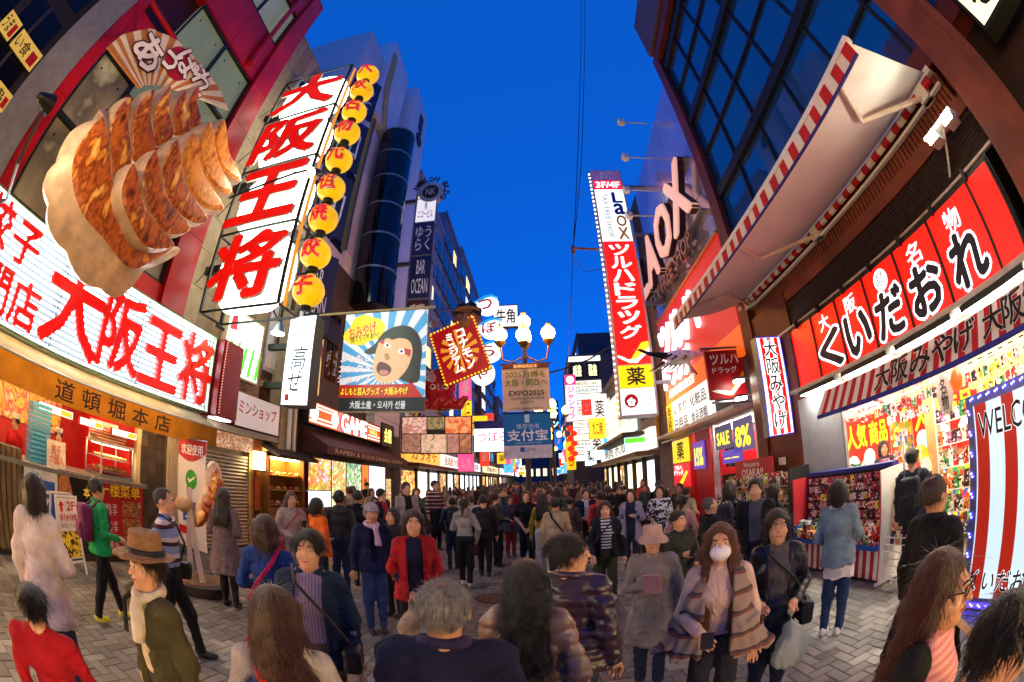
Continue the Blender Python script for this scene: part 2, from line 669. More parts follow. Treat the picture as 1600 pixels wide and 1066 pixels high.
def cone(a, b, ra, rb):
    a, b = np.array(a, float), np.array(b, float)
    ab = b - a
    L2 = max(float(ab @ ab), 1e-9)
    def fn(x, y, z):
        px, py, pz = x - a[0], y - a[1], z - a[2]
        t = np.clip((px * ab[0] + py * ab[1] + pz * ab[2]) / L2, 0, 1)
        return np.sqrt((px - t * ab[0]) ** 2 + (py - t * ab[1]) ** 2 + (pz - t * ab[2]) ** 2) - (ra + (rb - ra) * t)
    r = max(ra, rb)
    return fn, np.minimum(a, b) - r, np.maximum(a, b) + r
def ell(c, r, tilt=0.0):
    """An ellipsoid; tilt turns it about the x axis."""
    c, r = np.array(c, float), np.array(r, float)
    ct, st = math.cos(tilt), math.sin(tilt)
    def fn(x, y, z):
        px, py, pz = x - c[0], y - c[1], z - c[2]
        if tilt:
            py, pz = py * ct + pz * st, -py * st + pz * ct
        k0 = np.sqrt((px / r[0]) ** 2 + (py / r[1]) ** 2 + (pz / r[2]) ** 2)
        k1 = np.sqrt((px / r[0] ** 2) ** 2 + (py / r[1] ** 2) ** 2 + (pz / r[2] ** 2) ** 2)
        return k0 * (k0 - 1) / np.maximum(k1, 1e-6)
    q = np.array([r[0], max(r[1], r[2]), max(r[1], r[2])]) if tilt else r
    return fn, c - q, c + q
def rbox(c, h, rad=0.01, rz=0.0, tx=0.0):
    c, h = np.array(c, float), np.array(h, float)
    cz, sz, cx, sx = math.cos(rz), math.sin(rz), math.cos(tx), math.sin(tx)
    def fn(x, y, z):
        px, py, pz = x - c[0], y - c[1], z - c[2]
        px, py = px * cz + py * sz, -px * sz + py * cz
        py, pz = py * cx + pz * sx, -py * sx + pz * cx
        qx, qy, qz = np.abs(px) - h[0] + rad, np.abs(py) - h[1] + rad, np.abs(pz) - h[2] + rad
        return np.sqrt(np.maximum(qx, 0) ** 2 + np.maximum(qy, 0) ** 2 + np.maximum(qz, 0) ** 2) + np.minimum(np.maximum(np.maximum(qx, qy), qz), 0) - rad
    q = np.full(3, np.linalg.norm(h)) if (rz or tx) else h
    return fn, c - q, c + q
def ring(c, Rr, r, tilt=0.0, sy=1.0):
    c = np.array(c, float)
    ct, st = math.cos(tilt), math.sin(tilt)
    def fn(x, y, z):
        px, py, pz = x - c[0], y - c[1], z - c[2]
        py, pz = py * ct + pz * st, -py * st + pz * ct
        return np.sqrt((np.hypot(px, py / sy) - Rr) ** 2 + pz ** 2) - r
    q = np.array([Rr + r] * 3)
    return fn, c - q, c + q
def tapered(z0, z1, r0, r1, y=0.0, round_=0.03):
    """A standing tube of oval section from z0 (radii r0) up to z1 (radii r1): coat skirts, trousers' seat."""
    def fn(x, y_, z):
        t = np.clip((z - z0) / (z1 - z0), 0, 1)
        a, b = r0[0] + (r1[0] - r0[0]) * t, r0[1] + (r1[1] - r0[1]) * t
        k = np.sqrt((x / a) ** 2 + ((y_ - y) / b) ** 2)
        d = (k - 1) * np.minimum(a, b)
        return np.maximum(d, np.abs(z - (z0 + z1) / 2) - (z1 - z0) / 2)
    a, b = max(r0[0], r1[0]), max(r0[1], r1[1])
    return fn, (-a, y - b, z0), (a, y + b, z1)

SKIN = [mat(c, 0.48, var=0.14, scale=22, bump=0.12, bscale=260, spec=0.45) for c in ('C9946F', 'D3A07C', 'B8835F', 'DAAB88')]
def hairmat(c, rough=0.42):
    return mat(c, rough, var=0.6, scale=14, bump=1.0, bscale=38, stretch=(9, 9, 1), spec=0.5)
BLACK_HAIR, DARK_HAIR, BROWN_HAIR, GREY_HAIR, WARM_HAIR = hairmat('16110F'), hairmat('261A15'), hairmat('4A2A1A'), hairmat('86817C', .5), hairmat('3A2017')
EYE_W, EYE_D, LIP, BROW = mat('E8E2DA', .25), mat('1A0F0A', .15), mat('A85A50', .5), mat('1D1512', .8)
def cloth(c, rough=0.85, var=0.22, bump=0.25, bs=140):
    """Cloth: weave plus creases a few centimetres apart."""
    key = ('c', c, rough, var, bump, bs)
    if key in MATS:
        return MATS[key]
    m = mat(c, rough, var=var, scale=7, bump=bump, bscale=bs, spec=0.25, name='cloth').copy()
    nt = m.node_tree
    p = nt.nodes['Principled BSDF']
    nz = _noise(nt, 11, 2, (1, 1, .55))
    nz.inputs['Distortion'].default_value = 1.1
    b = nt.nodes.new('ShaderNodeBump')
    b.inputs['Strength'].default_value = 0.8
    b.inputs['Distance'].default_value = 0.035
    nt.links.new(nz.outputs[0], b.inputs['Height'])
    nt.links.new(p.inputs['Normal'].links[0].from_socket, b.inputs['Normal'])
    nt.links.new(b.outputs[0], p.inputs['Normal'])
    MATS[key] = m
    return m
LEATHER = mat('1B1A1D', 0.38, var=0.2, bump=0.2, bscale=50)

def arm_targets(kind, sgn):
    """elbow and wrist in body space (1.70 m figure, facing -y); sgn +1 is the figure's left."""
    s = sgn
    K = {'down': ((.235, .03, 1.12), (.245, -.03, .88)), 'back': ((.225, .10, 1.13), (.22, .12, .89)), 'fwd': ((.225, -.05, 1.13), (.2, -.17, .93)),
         'bent': ((.235, .01, 1.13), (.17, -.21, 1.08)), 'hold': ((.23, .02, 1.12), (.10, -.24, 1.06)), 'phone': ((.22, -.02, 1.13), (.09, -.26, 1.20)),
         'hip': ((.29, .06, 1.14), (.20, -.08, 1.0)), 'front': ((.22, 0, 1.12), (.06, -.16, .92)), 'swing': ((.24, .12, 1.14), (.25, .06, .91)),
         'swingf': ((.235, -.09, 1.14), (.22, -.25, 1.0)), 'chest': ((.24, .0, 1.12), (.03, -.19, 1.18)), 'out': ((.27, -.06, 1.15), (.28, -.29, 1.14)),
         'strap': ((.25, -.04, 1.15), (.13, -.17, 1.33)), 'pocket': ((.26, .06, 1.13), (.2, -.05, .93)), 'wide': ((.33, .06, 1.17), (.38, .02, .96))}
    e, w = K[kind]
    return np.array([e[0] * s, e[1], e[2]]), np.array([w[0] * s, w[1], w[2]])

def hand(f, w, e, sgn, vx, m):
    d = (w - e) / np.linalg.norm(w - e)
    side = np.cross(d, [0, -1, 0.2])
    side /= max(np.linalg.norm(side), 1e-6)
    side = side * (-sgn)
    nrm = np.cross(d, side)
    palm = w + d * 0.045
    f.add(cone(w - d * .02, palm + d * 0.015, .026, .03), .015, m)
    f.add(cone(palm + side * .02, palm - side * .02, .021, .021), .015, m)
    if vx > 0.02:
        f.add(cone(palm + d * .02, palm + d * .09, .028, .018), .015, m)
        return
    fr = .0095 if vx < 0.012 else .0115
    for i, (o, L) in enumerate(((.026, .066), (.009, .078), (-.009, .072), (-.026, .056))):
        b = palm + d * .035 + side * o
        k = b + d * L * .5 + side * o * .25 + nrm * .004
        t = k + d * L * .42 + nrm * .02
        f.add(cone(b, k, fr, fr * .95), .006, m)
        f.add(cone(k, t, fr * .95, fr * .8), .006, m)
    b = palm - d * .012 + side * .028
    k = b + d * .03 + side * .022 + nrm * .008
    f.add(cone(b, k, fr * 1.15, fr), .008, m)
    f.add(cone(k, k + d * .03 + side * .004 + nrm * .008, fr, fr * .85), .006, m)

def strands(ho, hm, rs, n, style):
    """Loose strands lying on the hair and lifting off its outline."""
    nv = len(ho.data.vertices)
    co, no = np.empty(nv * 3, np.float32), np.empty(nv * 3, np.float32)
    ho.data.vertices.foreach_get('co', co)
    ho.data.vertices.foreach_get('normal', no)
    co, no = co.reshape(-1, 3), no.reshape(-1, 3)
    ii = rs.randint(0, nv, n)
    p, nn = co[ii], no[ii]
    dn = np.array([0, 0, -1.0])[None] + nn * nn[:, 2:3]
    dn = dn / np.maximum(np.linalg.norm(dn, axis=1, keepdims=True), .25) + rs.normal(0, .32, (n, 3))
    L = rs.uniform(.03, .07, (n, 1)) * (1.0 if style in ('short', 'thin', 'crop', 'spiky') else 1.7)
    if style in ('thin', 'crop'):
        L = L * .45
    sd = np.cross(dn, nn)
    sd = sd / np.maximum(np.linalg.norm(sd, axis=1, keepdims=True), 1e-6) * rs.uniform(.0008, .0017, (n, 1))
    lift = rs.uniform(.001, .006, (n, 1)) * np.where(rs.rand(n, 1) < .12, 2.4, 1)
    P0, P1, P2 = p - nn * .002, p + dn * L * .5 + nn * lift * 1.6, p + dn * L + nn * (lift - .001)
    V = np.concatenate([P0 - sd, P0 + sd, P1 - sd * .8, P1 + sd * .8, P2 - sd * .2, P2 + sd * .2])
    k = np.arange(n)
    F_ = np.concatenate([np.stack([k, k + n, k + 3 * n, k + 2 * n], 1), np.stack([k + 2 * n, k + 3 * n, k + 5 * n, k + 4 * n], 1)])
    me = bpy.data.meshes.new('strands')
    np_mesh(me, V, F_)
    me.materials.append(hm)
    o = bpy.data.objects.new('strands', me)
    COL.objects.link(o)
    o.parent = ho
    o['kind'] = 'stuff'

PN = [0]
def person(label, x, y, face, h=1.66, w=1.0, skin=0, top='333A4A', bottom='23283A', shoes='26221F', hair='short', hairm=BLACK_HAIR, arms=('down', 'down'),
           stride=0.0, sleeve=1.0, jacket=None, hem=None, open_=0.0, collar=None, hood=False, rib=None, skirt=None, hat=None, extras=(), vx=None, head_turn=0.0, bend=0.0,
           topm=None, jacketm=None, bottomm=None, group='people walking in the street', seat=0.0, fem=False, cat='person', z=0.0, detail=None):
    """A clothed figure. face: 0 looks at the viewer, 90 to the right of the street, 180 away."""
    PN[0] += 1
    seed = PN[0]
    dist = math.hypot(x, y)
    if vx is None:
        vx = 0.0085 if dist < 2.6 else 0.0115 if dist < 4.6 else 0.016 if dist < 7.5 else 0.022
    t = thing('person', label, cat, (0, 0, 0), group)
    TM = topm or cloth(top)
    BM = bottomm or cloth(bottom)
    SM = mat(shoes, .5)
    JM = jacketm or (cloth(jacket) if jacket else None)
    mats = [SKIN[skin], TM, BM, SM]
    sh = .158 if fem else .176
    hipw = .088 if fem else .084
    E = {}
    f = Field((-.5, -.42, -.01), (.5, .42, 1.78), vx)
    st = stride
    # legs
    for sg in (1, -1):
        a = np.array([hipw * sg, st * .5 * sg * -1, .085])
        lift = .05 * abs(st) if sg * st < 0 else 0
        a[2] += lift
        kn = np.array([hipw * 1.03 * sg, a[1] * .55 - .025, .47])
        hp = np.array([hipw * .95 * sg, .0, .89])
        fat = .008 if bottomm != 'bare' else 0
        f.add(cone(hp, kn, .088, .062 + fat), .04, 2, .0025, seed)
        f.add(cone(kn, a + [0, 0, .02], .06 + fat, .043 + fat), .03, 2, .003, seed)
        f.add(ell(a + [0, -.055, -.048], (.045, .118, .042)), .015, 3)
        f.add(ell(a + [0, .02, -.02], (.04, .05, .055)), .015, 3)
    f.add(ell((0, .01, .94), (.158, .118, .12)), .05, 2, .002, seed)
    # trunk
    b = bend
    bw = .25 if JM or any(isinstance(q, tuple) and q[0] == 'shawl' for q in extras) else 1.0
    thin = .007 if JM else 0.0
    f.add(ell((0, -b * .2, 1.06), (.142 if fem else .152, .108, .14)), .05, 1, .004 * bw, seed)
    f.add(ell((0, -b * .5, 1.26), ((.156 if fem else .172) - thin, .115 - thin, .17)), .06, 1, .003 * bw, seed)
    if fem:
        f.add(ell((0, -.048 - b * .5, 1.25), (.122, .07, .08)), .06, 1, .003 * bw, seed)
    f.add(cone((-sh * .78, .012 - b * .8, 1.392), (sh * .78, .012 - b * .8, 1.392), .058 - thin, .058 - thin), .05, 1, .002 * bw, seed)
    f.add(cone((-sh * .35, .015 - b * .8, 1.43), (sh * .35, .015 - b * .8, 1.43), .045, .045), .05, 1)
    hx, hy = 0.0, -b
    for sg, kd in ((1, arms[0]), (-1, arms[1])):
        S = np.array([sh * sg, .01 - b * .8, 1.385])
        e, wr = arm_targets(kd, sg)
        e, wr = e + [0, -b * .6, 0], wr + [0, -b * .5, 0]
        E[sg] = (S, e, wr)
        if sleeve >= .9:
            f.add(cone(S, e, .057 - thin, .049 - thin), .035, 1, .0035 * bw, seed)
            wc = e + (wr - e) * .96
            f.add(cone(e, wc, .049 - thin, .041 - thin), .02, 1, .004 * bw, seed + 1)
        else:
            mid = S + (e - S) * .75
            f.add(cone(S, mid, .06, .056), .035, 1, .003, seed)
            f.add(cone(mid, e, .044, .04), .012, 0)
            f.add(cone(e, wr, .04, .028), .02, 0)
        hand(f, wr, e, sg, vx, 0)
    # neck and head
    ct = math.sin(math.radians(head_turn)), math.cos(math.radians(head_turn))
    f.add(cone((0, .02 - b * .9, 1.40), (0, .012 + hy, 1.53), .053, .05), .02, 0)
    def H(px, py, pz):                                            # head space, turned about the neck
        c_, s_ = ct[1], ct[0]
        return ((px * c_ - py * s_) * 1.05, (px * s_ + py * c_) * 1.05 + .01 + hy, 1.595 + pz * 1.05)
    f.add(ell(H(0, .012, .012), (.081, .092 if abs(head_turn) > 45 else .098, .103)), .02, 0)
    f.add(ell(H(0, -.028, -.055), (.064, .066, .076)), .03, 0)
    f.add(ell(H(0, -.058, -.1), (.028, .028, .022)), .025, 0)
    if vx < .017:
        f.add(cone(H(0, -.086, .005), H(0, -.108, -.032), .009, .0135), .012, 0)
        f.add(cone(H(-.03, -.082, .022), H(.03, -.082, .022), .011, .011), .015, 0)
        for sg in (1, -1):
            f.sub(ell(H(.032 * sg, -.108, .004), (.018, .018, .011)), .012)
            f.add(ell(H(.079 * sg, .012, -.012), (.012, .02, .031)), .006, 0)
            f.add(ell(H(.04 * sg, -.062, -.035), (.024, .024, .022)), .02, 0)
        f.add(ell(H(0, -.088, -.063), (.022, .012, .011)), .008, 0)
    me = f.mesh('body', mats)
    body = bpy.data.objects.new('body', me)
    COL.objects.link(body)
    body.parent = t
    def piece(fld, name, ms, par=None):
        m_ = fld.mesh(name, ms if isinstance(ms, list) else [ms])
        if len(m_.vertices) == 0:
            return None
        o = bpy.data.objects.new(name, m_)
        COL.objects.link(o)
        o.parent = par or t
        return o
    # face
    if vx < .017 and 'noface' not in extras:
        for sg in (1, -1):
            p = H(.031 * sg, -.0865, .004)
            e1 = B().ball(p, (.0135, .009, .0052), 12)
            e1.ball((p[0] + (.006 * math.sin(math.radians(-head_turn)) * -1), p[1] - .0055, p[2]), (.0064, .005, .0056), 10, 1)
            o = e1.build('eye', [EYE_W, EYE_D], None)
            o.parent = t
            q0, q1, q2 = H(.014 * sg, -.099, .026), H(.032 * sg, -.098, .031), H(.05 * sg, -.086, .025)
            o = B().tube([q0, q1, q2], [.003, .0042, .002], 6).build('eyebrow', BROW, None)
            o.parent = t
        o = B().tube([H(-.024, -.088, -.063), H(-.01, -.1, -.0605), H(.01, -.1, -.0605), H(.024, -.088, -.063)], [.002, .0052, .0052, .002], 8).build('mouth', LIP, None, smooth=True)
        o.parent = t
    # jacket or coat
    if JM:
        hz = hem if hem else .84
        j = Field((-.52, -.44, max(hz - .03, .2)), (.52, .44, 1.56), vx)
        fl = max(0, (.95 - hz)) * .2 + (.012 if hz < .9 else 0)
        j.add(tapered(hz, 1.12, (.178 + fl, .138 + fl), (.168, .128), 0.004), .02, 0, .004, seed + 5, rib)
        j.add(ell((0, -b * .5, 1.25), (.181 if not fem else .167, .131 + (.012 if fem else 0), .2)), .06, 0, .004, seed + 6, rib)
        j.add(cone((-sh * .8, .012 - b * .8, 1.395), (sh * .8, .012 - b * .8, 1.395), .066, .066), .05, 0, .003, seed)
        for sg in (1, -1):
            S, e, wr = E[sg]
            j.add(cone(S, e, .065, .056), .035, 0, .005, seed + 7, rib)
            j.add(cone(e, e + (wr - e) * .93, .056, .047), .02, 0, .005, seed + 8, rib)
        if hood:
            j.add(ell((0, .1 - b * .8, 1.43), (.12, .07, .075)), .03, 0, .003, seed)
            j.add(ring((0, .03 - b * .9, 1.45), .085, .027, .25), .03, 0)
        j.sub(cone((0, -.005 - b, 1.40), (0, .0 - b, 1.60), .058, .06), .01)
        if open_:
            j.sub(rbox((0, -.25 - b * .4, 1.0), (open_, .21, .9), .01), .012)
            j.sub(cone((0, -.14 - b, 1.12), (0, -.1 - b, 1.50), open_ * .6, open_ * 1.15), .015)
        piece(j, 'jacket' if hz > .7 else 'coat', JM)
    if collar:
        j = Field((-.15, -.15, 1.36), (.15, .16, 1.54), min(vx, .012))
        j.add(ring((0, .012 - b * .9, 1.458 if JM else 1.447), .07 if JM else .063, .023 if JM else .016, .22), .01, 0, .002, seed)
        if open_:
            j.sub(rbox((0, -.16, 1.45), (open_ * .8, .12, .2), .01), .01)
        piece(j, 'collar', cloth(collar) if isinstance(collar, str) else (JM or TM))
    if hood and not JM:
        j = Field((-.2, -.15, 1.3), (.2, .25, 1.56), vx)
        j.add(ell((0, .105 - b * .8, 1.43), (.12, .06, .075)), .03, 0, .004, seed).add(ring((0, .03 - b * .9, 1.455), .082, .026, .25), .03)
        j.sub(cone((0, 0, 1.40), (0, 0, 1.62), .056, .06), .01)
        piece(j, 'hood', TM)
    if skirt:
        j = Field((-.32, -.32, skirt[0] - .03), (.32, .32, 1.12), vx)
        j.add(tapered(skirt[0], hem + .06 if JM else 1.03, (.2, .17) if not JM else (.185, .15), (.15, .118), .005), .01, 0, .005, seed)
        piece(j, 'skirt', cloth(skirt[1]))
    # hair
    hv = max(vx * .85, .0075)
    if hair != 'none':
        q = Field((-.22, -.2 + hy, 1.02), (.22, .26 + hy, 1.76), hv)
        fuzz = dict(wr=.0016, seed=seed + 3)
        q.add(ell(H(0, .019, .027), (.0915, .107, .104)), .01, 0, **fuzz)
        rs = np.random.RandomState(seed)
        if vx < .02 and hair not in ('thin', 'crop'):
            for _k in range(34 if hair in ('short', 'spiky') else 22):    # loose tufts break the outline
                ph, th = rs.uniform(0, 6.283), rs.uniform(-.4, .75 if hair in ('short', 'spiky') else .25)
                c0 = np.array(H(.09 * math.cos(ph) * math.cos(th), .019 + .104 * math.sin(ph) * math.cos(th), .027 + .1 * math.sin(th)))
                if c0[1] < hy - .055 and th < .5:
                    continue
                out = c0 - np.array(H(0, .019, .027))
                out /= np.linalg.norm(out)
                dn = np.array([0, 0, -1.0]) - out * (-out[2])
                dn = dn / max(np.linalg.norm(dn), .2) + rs.normal(0, .35, 3)
                tip = c0 + out * rs.uniform(.0, .008) + dn * rs.uniform(.02, .038)
                q.add(cone(c0 - out * .006, tip, .012, .005), .012, 0)
        if hair in ('short', 'spiky', 'thin', 'crop'):
            if hair == 'crop':
                q = Field((-.14, -.14 + hy, 1.45), (.14, .18 + hy, 1.76), hv)
                q.add(ell(H(0, .017, .018), (.0835, .0995, .101)), .01, 0, wr=.0015, seed=seed)
            q.sub(rbox(H(0, -.06, -.155), (.3, .3, .1), .02, 0, -.45), .02)
            if hair == 'spiky':
                q.add(ell(H(0, -.03, .085), (.07, .06, .04)), .03, 0, wr=.009, seed=seed)
                q.add(ell(H(.03, .03, .08), (.06, .06, .045)), .03, 0, wr=.009, seed=seed + 1)
        if hair in ('bob', 'perm', 'long', 'wavy'):
            q.add(ell(H(0, .045, -.05), (.095, .085, .105)), .03, 0, **fuzz)
            for sg in (1, -1):
                q.add(cone(H(.07 * sg, .0, .03), H(.082 * sg, .0, -.095), .03, .027), .02, 0, **fuzz)
        if hair == 'perm':
            for k in range(16):
                a = k * 2.4
                q.add(ell(H(.075 * math.cos(a), .035 + .075 * math.sin(a), .05 - .16 * (k % 5) / 5), (.034, .034, .032)), .015, 0)
        if hair in ('long', 'wavy'):
            L = 1.18 if hair == 'long' else 1.12
            pts = H(0, .07, -.1)
            q.add(cone(pts, (pts[0], pts[1] + .055, L + .1), .085, .075), .04, 0, wr=.008 if hair == 'wavy' else .005, seed=seed)
            for sg in (1, -1):
                p = H(.055 * sg, .06, -.08)
                q.add(cone(p, (p[0] + .035 * sg, p[1] + .05, L + .04), .06, .045), .03, 0, wr=.009 if hair == 'wavy' else .005, seed=seed + sg)
                if 'frontlocks' in extras:
                    p = H(.08 * sg, -.025, -.06)
                    q.add(cone(H(.068 * sg, -.03, .05), p, .027, .032), .02, 0, **fuzz)
                    q.add(cone(p, (p[0] + .015 * sg, p[1] - .085, 1.05), .036, .042), .025, 0, wr=.006, seed=seed)
        if hair == 'pony':
            p = H(0, .11, .03)
            q.add(ell(p, (.03, .035, .03)), .02, 0)
            q.add(cone(p, (p[0], p[1] + .05, 1.42), .034, .024), .02, 0, **fuzz)
        q.sub(ell(H(0, -.125, -.045), (.075, .09, .1)), .015)
        q.sub(ell(H(0, -.10, .006), (.068, .058, .066)), .014)
        if hair == 'thin':
            q.sub(ell(H(0, .045, .128), (.05, .06, .028)), .015)
        ho = piece(q, 'hair', hairm)
        if ho and vx < .0165:
            strands(ho, hairm, rs, 2200 if vx < .01 else 1000 if vx < .0125 else 350, hair)
    # headgear
    if hat:
        kind, hc = hat[0], hat[1]
        hm = cloth(hc, .8)
        q = Field((-.26, -.3 + hy, 1.5), (.26, .3 + hy, 1.82), hv)
        if kind == 'straw':
            q.add(ell((0, .012 + hy, 1.655), (.17, .2, .016)), .0, 0, .003, seed)
            q.add(tapered(1.655, 1.785, (.1, .118), (.08, .096), .012 + hy), .03)
            q.sub(ell((0, .012 + hy, 1.80), (.05, .075, .03)), .02)
            piece(q, 'hat', mat('A97B4B', .85, var=.35, scale=30, bump=.8, bscale=120, stretch=(1, 1, 6)))
            q = Field((-.15, -.16 + hy, 1.62), (.15, .18 + hy, 1.74), hv)
            q.add(tapered(1.664, 1.70, (.107, .125), (.102, .12), .012 + hy), .0)
            piece(q, 'hat_band', mat('17151A', .7))
        elif kind == 'bucket':
            q.add(tapered(1.62, 1.735, (.104, .122), (.088, .105), .012 + hy), .02, 0, .003, seed)
            q.add(tapered(1.575, 1.635, (.165, .18), (.108, .125), .008 + hy), .015, 0, .004, seed)
            q.sub(tapered(1.5, 1.62, (.15, .165), (.09, .105), .008 + hy), .008)
            piece(q, 'hat', hm)
        elif kind == 'cap':
            q.add(ell((0, .02 + hy, 1.64), (.095, .112, .09)), .01, 0, .002, seed)
            q.sub(rbox((0, .02 + hy, 1.52), (.3, .3, .1), .01), .01)
            q.add(ell((0, -.115 + hy, 1.632), (.075, .075, .01)), .012)
            piece(q, 'cap', hm)
        elif kind == 'beanie':
            q.add(ell((0, .02 + hy, 1.645), (.093, .108, .095)), .01, 0, .002, seed, (.003, .02))
            q.add(ring((0, .02 + hy, 1.635), .088, .017, -.1, 1.12), .015)
            q.sub(rbox((0, .02 + hy, 1.5), (.3, .3, .1), .01), .01)
            piece(q, 'beanie', hm)
        elif kind == 'cook':
            q.add(tapered(1.66, 1.75, (.085, .1), (.095, .11), .015 + hy), .02)
            piece(q, 'cook_cap', hm)
    # carried and worn things
    for ex in extras:
        if not isinstance(ex, tuple):
            continue
        k, c = ex[0], ex[1]
        if k == 'backpack':
            q = Field((-.24, .02, .85), (.24, .42, 1.5), vx)
            q.add(rbox((0, .21 - b * .5, 1.2), (.15, .085, .21), .06), .02, 0, .003, seed)
            q.add(rbox((0, .29 - b * .5, 1.12), (.11, .04, .1), .03), .02, 0, .002, seed)
            piece(q, 'backpack', cloth(c, .6))
            for sg in (1, -1):
                o = B().tube([(.1 * sg, .13, 1.39), (.105 * sg, .02, 1.475), (.11 * sg, -.105, 1.38), (.13 * sg, -.13, 1.2), (.16 * sg, .03, 1.05)], .016, 6).build('shoulder_strap', cloth(c, .6), None, smooth=True)
                o.parent = t
        elif k == 'crossbag':
            sg = ex[2] if len(ex) > 2 else 1
            q = Field((-.42, -.34, .68), (.42, .34, 1.06), vx)
            q.add(rbox((.235 * sg, -.06, .9), (.055, .12, .09), .03), .02, 0, .002, seed)
            piece(q, 'bag', mat(c, .45, bump=.15))
            o = B().tube([(.25 * sg, -.06, .96), (.12 * sg, -.15, 1.2), (-.07 * sg, -.125, 1.4), (-.12 * sg, .03, 1.475), (-.02 * sg, .155, 1.3), (.18 * sg, .15, 1.08), (.25 * sg, -.02, .96)], .011, 6).build('bag_strap', mat(c, .5), None, smooth=True)
            o.parent = t
        elif k == 'handbag':
            sg = ex[2] if len(ex) > 2 else 1
            S, e, wr = E[sg]
            p = wr + np.array([0, -.02, -.04])
            q = Field((-.5, -.5, p[2] - .42), (.5, .34, p[2] + .02), vx)
            q.add(rbox((p[0], p[1], p[2] - .27), (.06, .15, .12), .035), .02, 0, .003, seed)
            piece(q, 'bag', mat(c, .45, bump=.15))
            o = B().tube([(p[0], p[1] - .09, p[2] - .17), (p[0], p[1] - .05, p[2] - .02), (p[0], p[1] + .04, p[2] - .02), (p[0], p[1] + .09, p[2] - .17)], .009, 6).build('bag_handle', mat(c, .5), None, smooth=True)
            o.parent = t
        elif k == 'carrier':
            sg = ex[2] if len(ex) > 2 else 1
            S, e, wr = E[sg]
            p = wr + np.array([0, -.02, -.06])
            q = Field((p[0] - .26, p[1] - .26, p[2] - .5), (p[0] + .26, p[1] + .26, p[2] + .03), min(vx, .012))
            q.add(ell((p[0], p[1], p[2] - .32), (.15, .105, .15)), .02, 0, .013, seed)
            q.add(cone((p[0], p[1], p[2] - .2), (p[0] - .02, p[1], p[2]), .075, .015), .06, 0, .009, seed + 2)
            piece(q, 'carrier_bag', sheer(c, .35, .12, 4, .3, .6, 14))
        elif k == 'scarf':
            q = Field((-.2, -.25, 1.2), (.2, .2, 1.56), vx)
            q.add(ring((0, .005 - b, 1.455), .078, .035, .18), .02, 0, .005, seed).add(cone((.03, -.1 - b, 1.43), (.05, -.15 - b, 1.2), .035, .04), .03, 0, .004, seed)
            piece(q, 'scarf', cloth(c))
        elif k == 'shawl':
            q = Field((-.48, -.42, .7), (.48, .42, 1.56), vx)
            q.add(tapered(.86, 1.42, (.37, .25), (.14, .11), .0), .05, 0, .009, seed)
            q.add(ring((0, .005, 1.43), .085, .032, .15), .05, 0, .004, seed)
            q.sub(cone((0, 0, 1.4), (0, 0, 1.6), .056, .06), .01)
            q.sub(rbox((0, -.3, 1.0), (.085, .28, .6), .02), .02)
            for sg in (1, -1):
                q.sub(cone(E[sg][1] + (E[sg][2] - E[sg][1]) * .3, E[sg][2] + (E[sg][2] - E[sg][1]) * .8, .055, .07), .02)
            piece(q, 'shawl', ex[2])
        elif k == 'mask':
            q = Field((-.1, -.14 + hy, 1.47), (.1, .03 + hy, 1.62), .0075)
            q.add(ell(H(0, -.058, -.052), (.068, .072, .056)), .01, 0, 0, 1, (.0015, .02))
            q.sub(rbox(H(0, .06, -.05), (.2, .1, .2), .01), .01)
            piece(q, 'face_mask', mat(c, .7, var=.05))
            for sg in (1, -1):
                o = B().tube([H(.055 * sg, -.062, -.035), H(.075 * sg, -.02, -.02), H(.085 * sg, .012, .0)], .0025, 5).build('mask_loop', mat(c, .7), None)
                o.parent = t
        elif k == 'glasses':
            for sg in (1, -1):
                p = H(.033 * sg, -.104, .003)
                a = [(p[0] + .024 * math.cos(q_) , p[1], p[2] + .017 * math.sin(q_)) for q_ in np.linspace(0, 6.2832, 13)]
                o = B().tube(a, .003, 5).tube([H(.056 * sg, -.1, .006), H(.085 * sg, -.0, .006)], .0028, 5).build('spectacle_rim', mat(c, .3), None)
                o.parent = t
        elif k in ('phone', 'book'):
            sg = ex[2] if len(ex) > 2 else 1
            S, e, wr = E[sg]
            dv = (wr - e) / np.linalg.norm(wr - e)
            p = wr + dv * .09
            hh = (.037, .006, .075) if k == 'phone' else (.075, .012, .105)
            q = B()
            F = Fr((p[0] - hh[0], p[1] - .03, p[2] - hh[2] * .4), (1, 0, 0), (0, -.45, 1))
            q.fbox(F, 0, hh[0] * 2, 0, hh[2] * 2, 0, hh[1] * 2)
            o = q.build('mobile_phone' if k == 'phone' else 'tablet', mat(c, .3), None, bevel=.004)
            o.parent = t
        elif k == 'strap':
            sg = ex[2] if len(ex) > 2 else 1
            pts = [(.10 * sg, -.15, 1.2), (.115 * sg, -.115, 1.38), (.11 * sg, .02, 1.478), (.07 * sg, .15, 1.36), (-.05 * sg, .165, 1.2), (-.16 * sg, .13, 1.02)]
            o = B()
            for dz in (-.014, 0, .014):
                o.tube([(a + dz * .8, q * 1.03, c_) for a, q, c_ in pts], .0095, 6)
            o = o.build('bag_strap', cloth(c, .6), None, smooth=True)
            o.parent = t
    if h != 1.70 or w != 1.0:
        t.scale = (h / 1.70 * w, h / 1.70 * w, h / 1.70)
    t.location = (x, y, z)
    t.rotation_euler = (0, 0, math.radians(face))
    ORG[t] = Vector((x, y, z))
    return t
